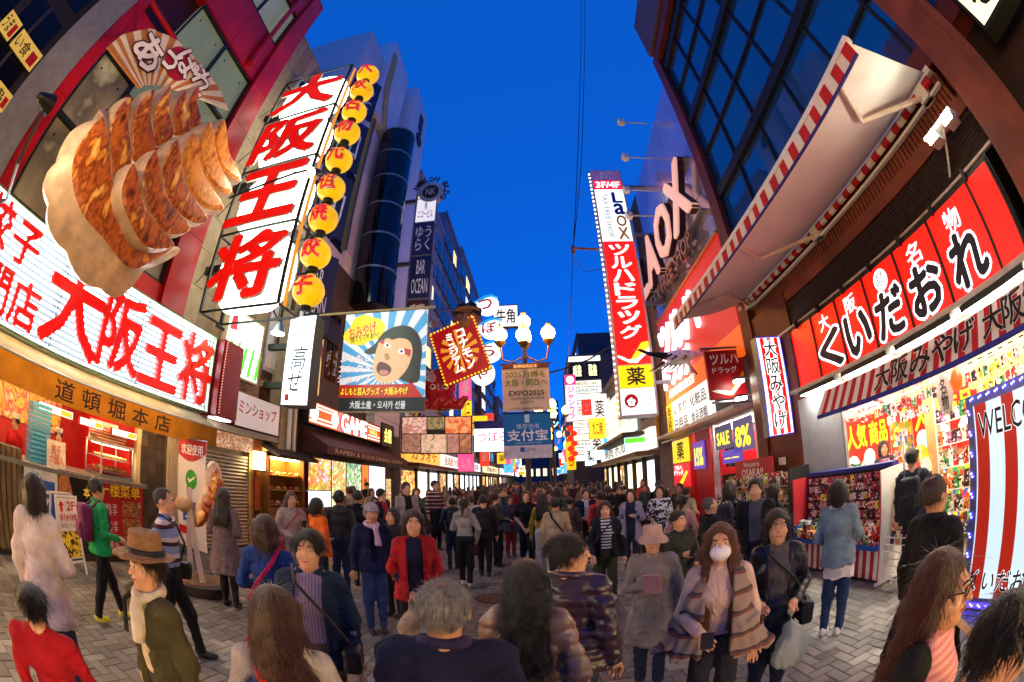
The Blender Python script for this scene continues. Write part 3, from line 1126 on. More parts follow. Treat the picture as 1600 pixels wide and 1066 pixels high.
# ------------------------------------------------------------------ shared finishes
M_BLACK = mat('14130F', .5, var=.2)
M_DARK = mat('1E1A18', .55, var=.25)
M_STEEL = mat('8C8E92', .35, .8, var=.12)
M_WHITE = mat('D9D6D0', .55, var=.06)
M_CREAM = mat('C9B48E', .7, var=.1, bump=.1)
M_RED = mat('B40F14', .38, var=.28, scale=1.1, bump=.06, bscale=3)
M_DRED = mat('8A0D12', .45, var=.15)
M_INK = mat('15110F', .6, var=.02)
M_REDINK = mat('C4121A', .5, var=.02)
M_WHITEINK = mat('EDEAE4', .5, var=.02)
M_CONC = mat('8B8278', .8, var=.18, bump=.2)
E_WHITE = emat('F4F8FF', 1.15)
E_WARM = emat('FFD79A', 2.2)
E_RED = emat('E81408', 1.0)
E_TUBE = emat('E9F6FF', 4.0, var=.02)

# ------------------------------------------------------------------ ground
street = B().quad((-40, -30, -.014), (40, -30, -.014), (40, 220, -.014), (-40, 220, -.014)).build('street', mat('4B4744', .75, var=.25, scale=.8, bump=.3))
tag(street, 'grey block paved shopping street running away between the shops', kind='structure')
def paver_mat(c):
    m, nt, p = _nodes('paver')
    ge = nt.nodes.new('ShaderNodeNewGeometry')
    c = lin(c)
    fac = []
    for sc_, lo, hi in ((2.1, .62, 1.12), (.6, .75, 1.1), (45, .85, 1.1)):
        nz = nt.nodes.new('ShaderNodeTexNoise')
        nz.inputs['Scale'].default_value = sc_
        nz.inputs['Detail'].default_value = 4
        nt.links.new(ge.outputs['Position'], nz.inputs['Vector'])
        r = _ramp(nt, nz.outputs[0], [(.32, (lo,) * 3), (.66, (hi,) * 3)])
        fac.append(r.outputs[0])
    vo = nt.nodes.new('ShaderNodeTexVoronoi')                      # trodden gum and drips
    vo.inputs['Scale'].default_value = 3.3
    nt.links.new(ge.outputs['Position'], vo.inputs['Vector'])
    fac.append(_ramp(nt, vo.outputs['Distance'], [(.055, (.45,) * 3), (.085, (1,) * 3)]).outputs[0])
    cur = None
    for f_ in fac:
        mx = nt.nodes.new('ShaderNodeMix')
        mx.data_type, mx.blend_type = 'RGBA', 'MULTIPLY'
        mx.inputs[0].default_value = 1
        if cur is None:
            mx.inputs[6].default_value = (*c, 1)
        else:
            nt.links.new(cur, mx.inputs[6])
        nt.links.new(f_, mx.inputs[7])
        cur = mx.outputs[2]
    nt.links.new(cur, p.inputs['Base Color'])
    p.inputs['Roughness'].default_value = .55
    nb = nt.nodes.new('ShaderNodeTexNoise')
    nb.inputs['Scale'].default_value = 110
    nt.links.new(ge.outputs['Position'], nb.inputs['Vector'])
    b = nt.nodes.new('ShaderNodeBump')
    b.inputs['Strength'].default_value = .3
    b.inputs['Distance'].default_value = .01
    nt.links.new(nb.outputs[0], b.inputs['Height'])
    nt.links.new(b.outputs[0], p.inputs['Normal'])
    return m
PAVE = [paver_mat(c) for c in ('77726A', '8A847A', '635D56', '9C9588', '70645A', '7F7A74')]
PW = .125
def _paver_mesh(horizontal, mi):
    L, Wd = (2 * PW, PW) if horizontal else (PW, 2 * PW)
    g, ch = .004, .005
    b = B()
    x0, x1, y0, y1 = g, L - g, g, Wd - g
    top = [(x0 + ch, y0 + ch, 0), (x1 - ch, y0 + ch, 0), (x1 - ch, y1 - ch, 0), (x0 + ch, y1 - ch, 0)]
    mid = [(x0, y0, -.005), (x1, y0, -.005), (x1, y1, -.005), (x0, y1, -.005)]
    low = [(p[0], p[1], -.02) for p in mid]
    b.add(top + mid + low, [(0, 1, 2, 3)] + [(4 + i, 4 + (i + 1) % 4, (i + 1) % 4, i) for i in range(4)] + [(8 + i, 8 + (i + 1) % 4, 4 + (i + 1) % 4, 4 + i) for i in range(4)])
    return b
_pav = []
for i in range(-110, 110):
    for j in range(-60, 60):
        ax, ay = i + 2 * j, i - 2 * j
        for hz, ox, oy in ((1, 0, 0), (0, 0, 1)):
            px, py = (ax + ox) * PW, (ay + oy) * PW
            if -7.0 < px < 4.75 and .2 < py < 13.5:
                _pav.append((px, py, hz))
_rp = random.Random(3)
def _pcol(px, py):
    k = _rp.random()
    w = 1 if px > 1 else 0
    if (px + 1.6) ** 2 / 1.2 + (py - 5.2) ** 2 < .5 or (px - .9) ** 2 + (py - 4.4) ** 2 < .2:
        return 4
    return (3 if k < .3 else 1 if k < .6 else 5 if k < .85 else 0) if w else (0 if k < .35 else 2 if k < .6 else 4 if k < .8 else 1)
def _seen(px, py):
    c, s = math.cos(YAW), math.sin(YAW)
    x, y, z = px * c + py * s, -px * s + py * c, -EYE_H
    c, s = math.cos(PITCH), math.sin(PITCH)
    y, z = y * c + z * s, -y * s + z * c
    r = math.hypot(x, z)
    th = math.atan2(r, y)
    q = 2 * F_PX * math.sin(th / 2)
    return abs(x / r * q) < 795 and abs(z / r * q) < 528
_pav = [(px, py, hz, _pcol(px, py)) for px, py, hz in _pav]
_vis = sorted((q for q in _pav if _seen(q[0] + PW, q[1] + PW)), key=lambda q: q[0] ** 2 + q[1] ** 2)
_near = set(_vis[:300])
_pm = {}
for q in _vis[:300]:
    px, py, hz, ci = q
    if (hz, ci) not in _pm:
        me = bpy.data.meshes.new('paver')
        b = _paver_mesh(hz, 0)
        me.from_pydata(b.v, [], b.f)
        me.materials.append(PAVE[ci])
        _pm[(hz, ci)] = me
    o = bpy.data.objects.new('paver', _pm[(hz, ci)])
    COL.objects.link(o)
    o.parent = street
    o.location = (px, py, _rp.uniform(-.0015, .0015))
    o.rotation_euler = (_rp.uniform(-.006, .006), _rp.uniform(-.006, .006), 0)
_rest = B()
for q in _pav:
    if q in _near:
        continue
    px, py, hz, ci = q
    b = _paver_mesh(hz, 0)
    dz = _rp.uniform(-.0015, .0015)
    _rest.add([(x + px, y + py, z + dz) for x, y, z in b.v], b.f, ci)
o = _rest.build('paving_blocks', PAVE, street)
tag(o, kind='stuff')
# iron cover in the paving
t = thing('manhole_cover', 'rusty iron cover set in the paving behind the woman with black curls', 'cover', (-.78, 6.8, .002))
part(t, 'rim', mat('3B2A22', .6, .5), ('cyl', (-.78, 6.8, -.01), (-.78, 6.8, .006), .33, .33, 28))
part(t, 'lid', mat('5A3A2C', .65, .4, var=.4, scale=20, bump=1.0, bscale=40), ('cyl', (-.78, 6.8, -.01), (-.78, 6.8, .012), .29, .29, 28))

# ------------------------------------------------------------------ left: dark building at the frame's edge
t = thing('dark_building', 'dark timber fronted building with small yellow signs at upper left edge', 'building', (-9, -3, 0))
part(t, 'wall', mat('241C1A', .6, var=.3), ('box', (-12, -6, 0), (-7.25, -.46, 17)))
for i in range(4):
    for j in range(4):
        y0 = -5.8 + i * 1.35
        w_ = part(t, 'window', mat('0C0B0D', .25), ('fbox', LW(-7.25, y0, 3.2 + j * 2.4), 0, 1.1, 0, 2.0, -.01, .02))
        part(w_, 'window_frame', mat('38302C', .5), ('fbox', LW(-7.25, y0, 3.2 + j * 2.4), .5, .58, 0, 2.0, .021, .05), ('fbox', LW(-7.25, y0, 3.2 + j * 2.4), 0, 1.1, .95, 1.02, .022, .045))
part(t, 'fascia', emat('FFD494', 7, .2), ('fbox', LW(-7.2, -5.8, 3.0), 0, 5.2, -.35, .0, 0, .3))  # lit fascia added out of view behind the camera to light the foreground people
T(t, LW(-6.89, -5.8, 2.65), '串カツ 大阪名物', (.6, .06, 4.6, .3), M_REDINK, .03)
part(t, 'shop_window', emat('FFCC88', 6.5, .5, 2), ('fbox', LW(-7.24, -5.8, .5), 0, 5.2, 0, 1.9, 0, .03))  # glowing shopfront added out of view, front light for the nearest people
for k in range(6):
    part(t, 'shop_post', mat('4A2A18', .6), ('fbox', LW(-7.2, -5.85 + k * 1.04, 0), 0, .1, 0, 2.6, .0, .08))
for (py, pz, w_, h_, tx, lab) in ((-1.95, 6.45, .5, .42, 'うま', 'small square yellow sign with black brush letters on dark building'), (-1.36, 6.45, .86, .4, 'い食', 'long yellow sign with red square nearest the grey column'), (-.95, 5.6, .5, .35, '串', 'lower yellow sign on dark building above the street')):
    s_ = thing('small_sign', lab, 'sign', (-7.2, py, pz), 'small yellow signs on the dark building')
    F = LW(-7.15, py, pz)
    panel(s_, F, w_, h_, .05, emat('D8B050', .22), M_DARK)
    T(s_, F, tx, (.05, .06, w_ * .6, h_ - .06), M_INK, .02)
    part(s_, 'seal', M_REDINK, ('fbox', F, w_ * .68, w_ * .93, .06, h_ - .1, .004, .008))

# ------------------------------------------------------------------ left: red restaurant
t = thing('restaurant_building', 'red clad restaurant building with large glazed windows behind the dumpling sign', 'building', (-9.5, 2.7, 0))
part(t, 'column', mat('8F8982', .45, .2, var=.15, bump=.1), ('box', (-7.6, -.44, 0), (-6.9, .28, 17.2)))
RB = B()
F = LW(-7.0, .28, 0)
def red_panel(a0, a1, b0, b1, c1=.0, c0=-.3):
    part(t, 'cladding_panel', M_RED, ('fbox', F, a0 + .006, a1 - .006, b0 + .006, b1 - .006, c0, c1))
part(t, 'wall', mat('3A0F10', .6), ('box', (-12.5, .28, 2.95), (-7.28, 5.52, 17.0)), ('box', (-12.5, .28, 0), (-9.6, 5.52, 2.95)))
for b0, b1 in ((4.7, 6.4), (6.4, 8.4), (8.4, 9.7), (9.7, 11.2), (11.2, 13.1), (13.1, 15.0), (15.0, 17.0)):
    red_panel(4.52, 5.24, b0, b1, .12)
for a0, a1 in ((0, 1.5), (1.5, 3.0), (3.0, 4.52)):
    red_panel(a0, a1, 11.25, 13.05)
    red_panel(a0, a1, 15.1, 17.0)
for a0, a1, b0, b1 in ((0, .35, 4.7, 6.6), (0, .35, 6.6, 9.3), (0, .35, 9.3, 11.25), (.35, 1.5, 8.0, 9.3), (1.5, 4.52, 7.2, 7.7), (1.9, 4.52, 4.7, 5.1)):
    red_panel(a0, a1, b0, b1)
# raised tubes and cross braces on the red cladding
for a, b in (((.02, 8.05), (1.45, 9.25)), ((.02, 9.25), (1.45, 8.05))):
    part(t, 'brace', M_DRED, ('cyl', F.p(a[0], a[1], .03), F.p(b[0], b[1], .03), .012, .012, 6))
part(t, 'pipe', M_RED, ('cyl', F.p(4.0, 11.4, .12), F.p(4.0, 16.8, .12), .09, .09, 14), smooth=True)
part(t, 'pipe', M_RED, ('cyl', F.p(.3, 9.5, .1), F.p(1.6, 9.5, .1), .07, .07, 14), smooth=True)
M_OLIVE = emat('7C8467', .16, .3, .6)
def shop_window(a0, a1, b0, b1, na, nb, inner, fm=M_BLACK):
    for i in range(na):
        for j in range(nb):
            x0, x1 = a0 + (a1 - a0) * i / na, a0 + (a1 - a0) * (i + 1) / na
            y0, y1 = b0 + (b1 - b0) * j / nb, b0 + (b1 - b0) * (j + 1) / nb
            w_ = part(t, 'window', inner, ('fbox', F, x0, x1, y0, y1, -.28, -.12))
            part(w_, 'window_frame', fm, ('fbox', F, x0, x1, y0, y0 + .05, -.12, -.02), ('fbox', F, x0, x1, y1 - .05, y1, -.12, -.02),
                 ('fbox', F, x0, x0 + .05, y0 + .05, y1 - .05, -.12, -.02), ('fbox', F, x1 - .05, x1, y0 + .05, y1 - .05, -.12, -.02))
            part(w_, 'fixing', M_BLACK, *[('cyl', F.p(x0 + (x1 - x0) * q, y0 + (y1 - y0) * .8, -.12), F.p(x0 + (x1 - x0) * q, y0 + (y1 - y0) * .8, -.1), .025, .025, 8) for q in (.2, .8)])
shop_window(1.5, 4.5, 7.7, 11.2, 2, 2, M_OLIVE)
shop_window(1.5, 4.5, 13.1, 15.1, 2, 1, emat('8A8D78', .18, .3, .6))
shop_window(.36, 1.48, 4.72, 8.0, 1, 2, pmat(('8A7A58', '6F5C40', '4D4030', 'A89870'), .8, .12, kind='noise'))
shop_window(1.9, 4.5, 5.1, 7.2, 3, 1, pmat(('7A6A4C', '54462F', '3A2E20'), .8, .12, kind='noise'))
# the tiled wall and steel stair between the red building and the next
t = thing('tiled_building', 'narrow cream tiled building behind the white lantern sign', 'building', (-9.5, 7, 0))
part(t, 'wall', mat('8E7458', .75, var=.15, bump=.1), ('box', (-12.5, 5.56, 2.9), (-7.1, 8.9, 15.2)))
F = LW(-7.1, 5.6, 3.0)
for i in range(6):
    for j in range(14):
        part(t, 'tile', mat(('9A7F60', 'A88B69', '8F7558')[(i * 5 + j * 3) % 3], .6, var=.15, bump=.1), ('fbox', F, i * .54, i * .54 + .525, j * .86, j * .86 + .845, 0, .02))
part(t, 'drainpipe', mat('C9C0B4', .5), ('tube', [(-6.95, 8.2, 15.2), (-6.95, 8.1, 13.4), (-6.9, 7.6, 12.8), (-6.9, 7.5, 3)], .06, 8), smooth=True)
for j in range(5):
    part(t, 'window_grille', M_DARK, *[('cyl', (-7.0, 7.0 + k * .12, 5 + j * 2.1), (-7.0, 7.0 + k * .12, 6.3 + j * 2.1), .012, .012, 5) for k in range(9)])
    part(t, 'balcony_rail', M_BLACK, ('fbox', LW(-6.9, 6.6, 4.9 + j * 2.1), 0, 1.7, 0, .06, 0, .05))

for k, (y_, z_) in enumerate(((6.3, 12.6), (7.6, 10.4), (8.2, 14.1))):
    q = thing('air_conditioner', ('upper', 'lower', 'topmost')[k] + ' grey air conditioner box on the cream tiled wall', 'air conditioner', (-6.9, y_, z_), 'air conditioners on the tiled wall')
    part(q, 'case', mat('B0A898', .5, var=.2), ('box', (-7.07, y_, z_), (-6.72, y_ + .8, z_ + .6)), bevel=.02)
    part(q, 'fan_grille', M_DARK, ('cyl', (-6.72, y_ + .32, z_ + .3), (-6.705, y_ + .32, z_ + .3), .24, .24, 20))
    part(q, 'pipe', M_WHITE, ('tube', [(-6.8, y_ + .78, z_ + .1), (-6.9, y_ + .95, z_ - .2), (-7.0, y_ + .95, z_ - 1.2)], .025, 6))
    part(q, 'bracket', M_DARK, ('box', (-7.07, y_ + .1, z_ - .06), (-6.7, y_ + .14, z_ - .005)), ('box', (-7.07, y_ + .64, z_ - .06), (-6.7, y_ + .68, z_ - .005)))
# ------------------------------------------------------------------ white tube sign with red letters
t = thing('tube_light_sign', 'long white sign of glowing tubes with raised red characters above the awning', 'sign', (-6.6, 3.2, 2.95))
SX, SY0, SY1, SZ0, SZ1 = -6.5, .28, 6.32, 2.93, 4.52
F = LW(SX, SY0, SZ0)
SW, SH = SY1 - SY0, SZ1 - SZ0
part(t, 'cabinet', mat('9DA8A8', .4, .3), ('fbox', F, 0, SW, 0, SH, -.45, -.1))
part(t, 'back_panel', mat('2C3436', .6, var=.08), ('fbox', F, .03, SW - .03, .03, SH - .03, -.1, -.09))
part(t, 'rim', mat('6F8A6A', .4, .4), ('fbox', F, 0, SW, SH - .03, SH, -.1, .06), ('fbox', F, 0, SW, 0, .03, -.1, .06), ('fbox', F, 0, .03, .03, SH - .03, -.1, .06), ('fbox', F, SW - .03, SW, .03, SH - .03, -.1, .06))
NT = 17
for i in range(NT):
    zz = .075 + (SH - .15) * i / (NT - 1)
    tb = B()
    for a0, a1 in ((.06, 2.0), (2.04, 4.0), (4.04, SW - .06)):
        tb.cyl(F.p(a0, zz, -.05), F.p(a1, zz, -.05), .0125, .0125, 8)
    tb.build('tube', emat('F2FAFF', 9.5, .02), t)
for a in (.04, 2.02, 4.02, SW - .04):
    part(t, 'tube_holder', mat('5A686C', .5), ('fbox', F, a - .012, a + .012, .04, SH - .04, -.088, -.03))
M_REDL = emat('D20D0A', .3, .15, 3, sample=False, rough=.25)
M_REDSIDE = mat('6D6660', .4, .3)
for ch, box in (('餃', (.02, .88, .62, 1.5)), ('子', (.72, .86, 1.3, 1.42)), ('門', (.5, .12, .98, .72)), ('店', (1.05, .1, 1.62, .72)), ('専', (-.02, .16, .42, .74)),
                ('大', (1.72, .12, 2.95, 1.48)), ('阪', (3.0, .16, 3.95, 1.4)), ('王', (4.02, .16, 5.0, 1.3)), ('将', (5.05, .14, 5.98, 1.4))):
    T(t, F, ch, box, M_REDL, .03, .11, c=-.02, name='character', outline=(M_DRED, .012))

# ------------------------------------------------------------------ ochre cloth awning of the restaurant
t = thing('ochre_awning', 'ochre cloth awning lettered in black over the dumpling counter', 'awning', (-6.2, 3.4, 2.3))
M_OCHRE = sheer('9C661E', .8, .25, 3, .36)
M_GREYCLOTH = sheer('A09878', .8, .2, 2, .35)
b = B()
NA = 40
for i in range(NA):
    y0, y1 = .3 + 5.75 * i / NA, .3 + 5.75 * (i + 1) / NA
    d0, d1 = .012 * math.sin(i * 2.1), .012 * math.sin((i + 1) * 2.1)
    b.quad((-5.85 + d0, y0, 2.62), (-5.85 + d1, y1, 2.62), (-6.48, y1, 2.88), (-6.48, y0, 2.88))
b.build('canopy', M_GREYCLOTH, t, smooth=True)
b = B()
for i in range(NA):
    y0, y1 = .3 + 5.75 * i / NA, .3 + 5.75 * (i + 1) / NA
    d0, d1 = .012 * math.sin(i * 2.1), .012 * math.sin((i + 1) * 2.1)
    e0, e1 = .03 * math.sin(i * 1.3 + .4), .03 * math.sin((i + 1) * 1.3 + .4)
    b.quad((-5.86 + e0 * .6, y0, 2.27), (-5.86 + e1 * .6, y1, 2.27), (-5.85 + d1, y1, 2.62), (-5.85 + d0, y0, 2.62))
b.quad((-6.48, 6.05, 2.88), (-6.48, 6.05, 2.3), (-5.86, 6.05, 2.27), (-5.85, 6.05, 2.62))
b.build('valance', M_OCHRE, t, smooth=True)
part(t, 'front_bar', mat('B7AF9A', .4, .5), ('cyl', (-5.87, .3, 2.635), (-5.87, 6.06, 2.635), .018, .018, 8))
F = LW(-5.83, .3, 2.27)
for k, ch in enumerate('道頓堀本店'):
    T(t, F, ch, (2.0 + k * .52, .05, 2.36 + k * .52, .31), M_INK, .02, c=.02, name='character')
part(t, 'lamp_tube', emat('FFD490', 18), ('cyl', (-6.35, .6, 2.6), (-6.35, 5.3, 2.6), .02, .02, 8))

# ------------------------------------------------------------------ the counter below
t = thing('dumpling_counter', 'takeaway dumpling counter with a dark timber side and steel top', 'counter', (-6.8, 3.1, 0))
part(t, 'front', mat('3A2C22', .6, var=.25), ('box', (-7.3, 2.02, 0), (-6.52, 4.68, 1.3)))
part(t, 'worktop', mat('8B8780', .3, .7), ('box', (-7.5, 1.5, 1.3), (-6.42, 4.72, 1.36)))
for i in range(16):
    part(t, 'slat', mat('6A5434', .6, var=.3), ('box', (-6.6, .3 + i * .108, .1), (-6.5, .3 + i * .108 + .085, 1.5)))
part(t, 'slat_back', M_DARK, ('box', (-6.75, .28, 0), (-6.61, 2.0, 1.5)))
F = LW(-6.5, 2.05, .45)
def poster(lab, F, w, h, face, rim=None, name='poster'):
    p_ = thing(name, lab, 'poster', F.p(w / 2, 0, 0), None)
    part(p_, 'sheet', face, ('fbox', F, 0, w, 0, h, 0, .012))
    return p_
p_ = poster('white poster with large blue rounded square on the dumpling counter', LW(-6.5, 2.05, .42), .68, .95, mat('D9D4CC', .4))
F = LW(-6.485, 2.05, .42)
part(p_, 'blue_square', mat('2C62B0', .4), ('fbox', F, .06, .62, .14, .74, 0, .004), bevel=.06)
T(p_, F, '支', (.14, .22, .54, .68), M_WHITEINK, .02, c=.008)
p_ = poster('black poster with fried dumpling picture beside the blue square poster', LW(-6.5, 2.75, .42), .72, .95, mat('15120F', .35))
F = LW(-6.485, 2.75, .42)
part(p_, 'food_picture', pmat(('7A3A12', 'B8651F', 'D89040', '4A2208', 'E0B070'), 9, 0, kind='noise', stretch=(1, 4, 1), dist=1.5), ('poly', F, [(0, .02), (.3, .02), (.36, .3), (.3, .6), (.2, .92), (0, .93)], 0, .005))
T(p_, F, '元祖', (.3, .3, .7, .52), M_WHITEINK, .03, c=.008)
T(p_, F, '本', (.52, .6, .66, .76), emat('D8A830', .3, sample=False), .02, c=.008)
part(p_, 'seal', M_REDINK, ('cyl', F.p(.4, .18, 0), F.p(.4, .18, .006), .05, .05, 16))
p_ = poster('red menu poster with yellow heading leaning on the counter end', LW(-6.46, 3.5, .12), 1.12, 1.24, mat('B5171A', .4, var=.1))
F = LW(-6.445, 3.5, .12)
T(p_, F, '一楼菜单', (.1, .98, 1.04, 1.19), mat('F2C811', .4), .03, c=.006, outline=(mat('7A0A0A'), .03))
for k in range(3):
    part(p_, 'food_picture', pmat(('E0A050', 'B8641F', '7A3A12', 'F0D8A0'), 14, 0, kind='noise', dist=1.0), ('fbox', F, .62, 1.06, .08 + k * .29, .34 + k * .29, 0, .005))
    T(p_, F, '焼餃子\n水餃子', (.1, .12 + k * .28, .5, .3 + k * .28), M_WHITEINK, 0, c=.006)
# staff, food and trays behind the counter
def small(name, lab, cat, mats, *ops, group=None, base=None, bevel=0, smooth=False):
    b = B()
    for op in ops:
        kw = op[-1] if isinstance(op[-1], dict) else {}
        getattr(b, op[0])(*(op[1:-1] if kw else op[1:]), **kw)
    o = b.build(name, mats, None, base=base, bevel=bevel, smooth=smooth)
    return tag(o, lab, cat, group)
for k in range(13):
    small('food_tray', 'pale blue plastic tray, %s from the bottom of the stack on the counter' % ('first', 'second', 'third', 'fourth', 'fifth', 'sixth', 'seventh', 'eighth', 'ninth', 'tenth', 'eleventh', 'twelfth', 'topmost and thirteenth')[k], 'tray', mat('4F9FC4', .35, var=.08), ('box', (-6.95, 2.22, 1.362 + k * .066), (-6.62, 2.62, 1.362 + k * .066 + .056)), group='blue trays stacked on the counter', base=(-6.78, 2.42, 1.36 + k * .066), bevel=.008)
t = thing('price_card', 'white hand written card standing before the blue trays', 'card', (-6.5, 2.6, 1.36))
F = Fr((-6.5, 2.52, 1.365), (-.15, 1, 0), (-.12, 0, 1))
part(t, 'card', mat('D8C8B8', .6), ('fbox', F, 0, .42, 0, .4, -.01, 0))
T(t, F, '餃子\n六個入', (.05, .06, .37, .34), M_REDINK, .01, c=.003)
t = thing('hot_display_case', 'steel heated display case of dumplings at the end of the counter', 'display case', (-6.95, 4.1, 1.36))
part(t, 'base', M_STEEL, ('box', (-7.3, 3.72, 1.36), (-6.6, 4.5, 1.42)))
part(t, 'frame', mat('C9C6C0', .3, .5), *[('box', (x_, y_, 1.42), (x_ + .03, y_ + .03, 1.92)) for x_ in (-7.3, -6.63) for y_ in (3.72, 4.47)], ('box', (-7.3, 3.72, 1.9), (-6.6, 4.5, 1.95)))
part(t, 'lamp', emat('FFE2B0', 4), ('box', (-7.2, 3.8, 1.885), (-6.7, 4.42, 1.899)))
for k in range(2):
    sh_ = part(t, 'shelf', M_STEEL, ('box', (-7.26, 3.76, 1.47 + k * .2), (-6.64, 4.46, 1.48 + k * .2)))
    bb = B()
    for i in range(9):
        for j in range(3):
            bb.ball((-7.1 + j * .18, 3.84 + i * .068, 1.51 + k * .2), (.06, .026, .03), 8)
    tag(bb.build('dumplings', pmat(('E0B060', 'B87020', 'F0D8A0'), 30, kind='noise'), sh_, smooth=True), kind='stuff')
t = thing('paper_cup_rack', 'rack of red and white paper trays above the display case', 'rack', (-6.95, 4.1, 1.95))
part(t, 'back', M_WHITE, ('box', (-7.25, 3.75, 1.955), (-7.2, 4.45, 2.28)))
for i in range(7):
    part(t, 'paper_tray', stripe_mat('D84A20', 'E8D0B0', .05, 2), ('cyl', (-7.19, 3.82 + i * .09, 2.1), (-6.85, 3.82 + i * .09, 2.06), .1, .1, 14))
for k, (y0, w_, tx, lab) in enumerate(((2.35, .75, '本場の味', 'lit strip sign hanging over the blue trays'), (3.25, .55, '名物', 'middle lit strip sign over the counter'), (4.0, .62, '焼餃子', 'lit strip sign hanging over the display case'))):
    t = thing('strip_sign', lab, 'sign', (-6.75, y0, 2.28), 'lit strip signs hung over the counter')
    F = LW(-6.72, y0, 2.13 - k * .02)
    panel(t, F, w_, .12, .06, emat('F5E8D0', 1.3), M_RED, frame=.01)
    T(t, F, tx, (.04, .02, w_ * .6, .1), M_REDINK, .02)
    part(t, 'orange_end', emat('F08010', .9), ('fbox', F, w_ * .64, w_ - .02, .02, .1, .005, .009))
# inner walls
t = thing('shop_interior', 'red painted room behind the dumpling counter', 'room', (-8.5, 3, 0))
part(t, 'back_wall', mat('9A1412', .45, var=.2), ('box', (-9.6, .3, 0), (-9.5, 5.5, 2.9)))
part(t, 'side_wall', M_RED, ('box', (-9.5, 4.62, 0), (-6.95, 4.72, 2.9)), ('box', (-9.5, .3, 0), (-7.0, .4, 2.9)))
part(t, 'ceiling', mat('B8A890', .7), ('box', (-9.5, .3, 2.86), (-6.6, 5.5, 2.9)))
part(t, 'ceiling_lamp', emat('FFE0B0', 7), ('box', (-8.4, .8, 2.83), (-8.1, 4.3, 2.855)))
part(t, 'menu_board', pmat(('D8B080', '8A2818', 'D89830', '301008'), 2.5, .12, kind='noise', dist=2), ('box', (-9.5, 1.2, 1.8), (-9.46, 4.0, 2.5)))
part(t, 'wall_poster', pmat(('D83820', 'F0C070', '7A1A10'), 5, .2), ('box', (-9.5, .6, 1.2), (-9.45, 1.1, 1.9)))
# pillar, tiled pier and shopfront end
t = thing('shopfront_pier', 'brown tiled pier with cream edging beside the red menu poster', 'pier', (-6.95, 5.2, 0))
part(t, 'edging', M_CREAM, ('box', (-7.1, 4.73, 0), (-6.85, 4.84, 2.8)))
part(t, 'core', mat('2D241F', .7), ('box', (-7.5, 4.84, 0), (-6.93, 5.55, 2.8)))
for i in range(3):
    for j in range(11):
        part(t, 'tile', mat(('4A3E36', '55473D', '433830')[(i + j * 2) % 3], .35, var=.2), ('box', (-6.93, 4.85 + i * .232, .02 + j * .25), (-6.91, 4.85 + i * .232 + .222, .02 + j * .25 + .24)))
part(t, 'curtain', mat('B7A48A', .8, var=.2, stretch=(1, 12, 1)), *[('cyl', (-6.85, 5.6 + k * .075, .25), (-6.85, 5.6 + k * .075, 2.4), .045, .045, 8) for k in range(6)], smooth=True)

# ------------------------------------------------------------------ giant plate of fried dumplings
t = thing('dumpling_plate_sign', 'giant moulded plate of browned dumplings hanging out over the white sign', 'sign', (-5.4, 2.3, 3.8))
PX = -5.0
def zp(X, Y, c=0.0):
    q = on_x(60 + X / 2.4235, 30 + Y / 2.4235, PX + c)
    return (q.y, q.z)
FZ = Fr((PX, 0, 0), (0, 1, 0))
M_BROWN = pmat(('4A1602', '9A420A', 'C4661A', '7A2C06', 'DC8A28', 'F6C060'), 5.0, 0, .4, 'noise', .5, (1, 1.3, .6), dist=.25)
M_BROWNL = pmat(('9A4A0A', 'C87418', 'E89A34', 'B86414', 'F8CC70'), 5.0, 0, .4, 'noise', .5, (1, 1.3, .6), dist=.25)
M_DOUGH = mat('C8A57E', .45, var=.3, scale=4, bump=.5, bscale=9)
def smooth_loop(pts, n=5):
    out = []
    m_ = len(pts)
    for i in range(m_):
        p0, p1, p2, p3 = (np.array(pts[(i + k) % m_]) for k in (-1, 0, 1, 2))
        for j in range(n):
            q = j / n
            out.append(tuple(.5 * (2 * p1 + (p2 - p0) * q + (2 * p0 - 5 * p1 + 4 * p2 - p3) * q * q + (3 * p1 - p0 - 3 * p2 + p3) * q ** 3)))
    return out
part(t, 'plate', mat('D8CDBC', .3, var=.06), ('lathe', (0, 0, 0), [(.2, 0), (.9, .03), (1.32, .12), (1.36, .15), (1.3, .1), (.3, -.06)], 48), smooth=True)
plate = t.children[0]
_mid = zp(430, 560)
plate.data.transform(Matrix.Translation(Vector((PX - .5, _mid[0], _mid[1] + .06)) - ORG[t]) @ Matrix.Rotation(math.radians(90), 4, 'Y'))
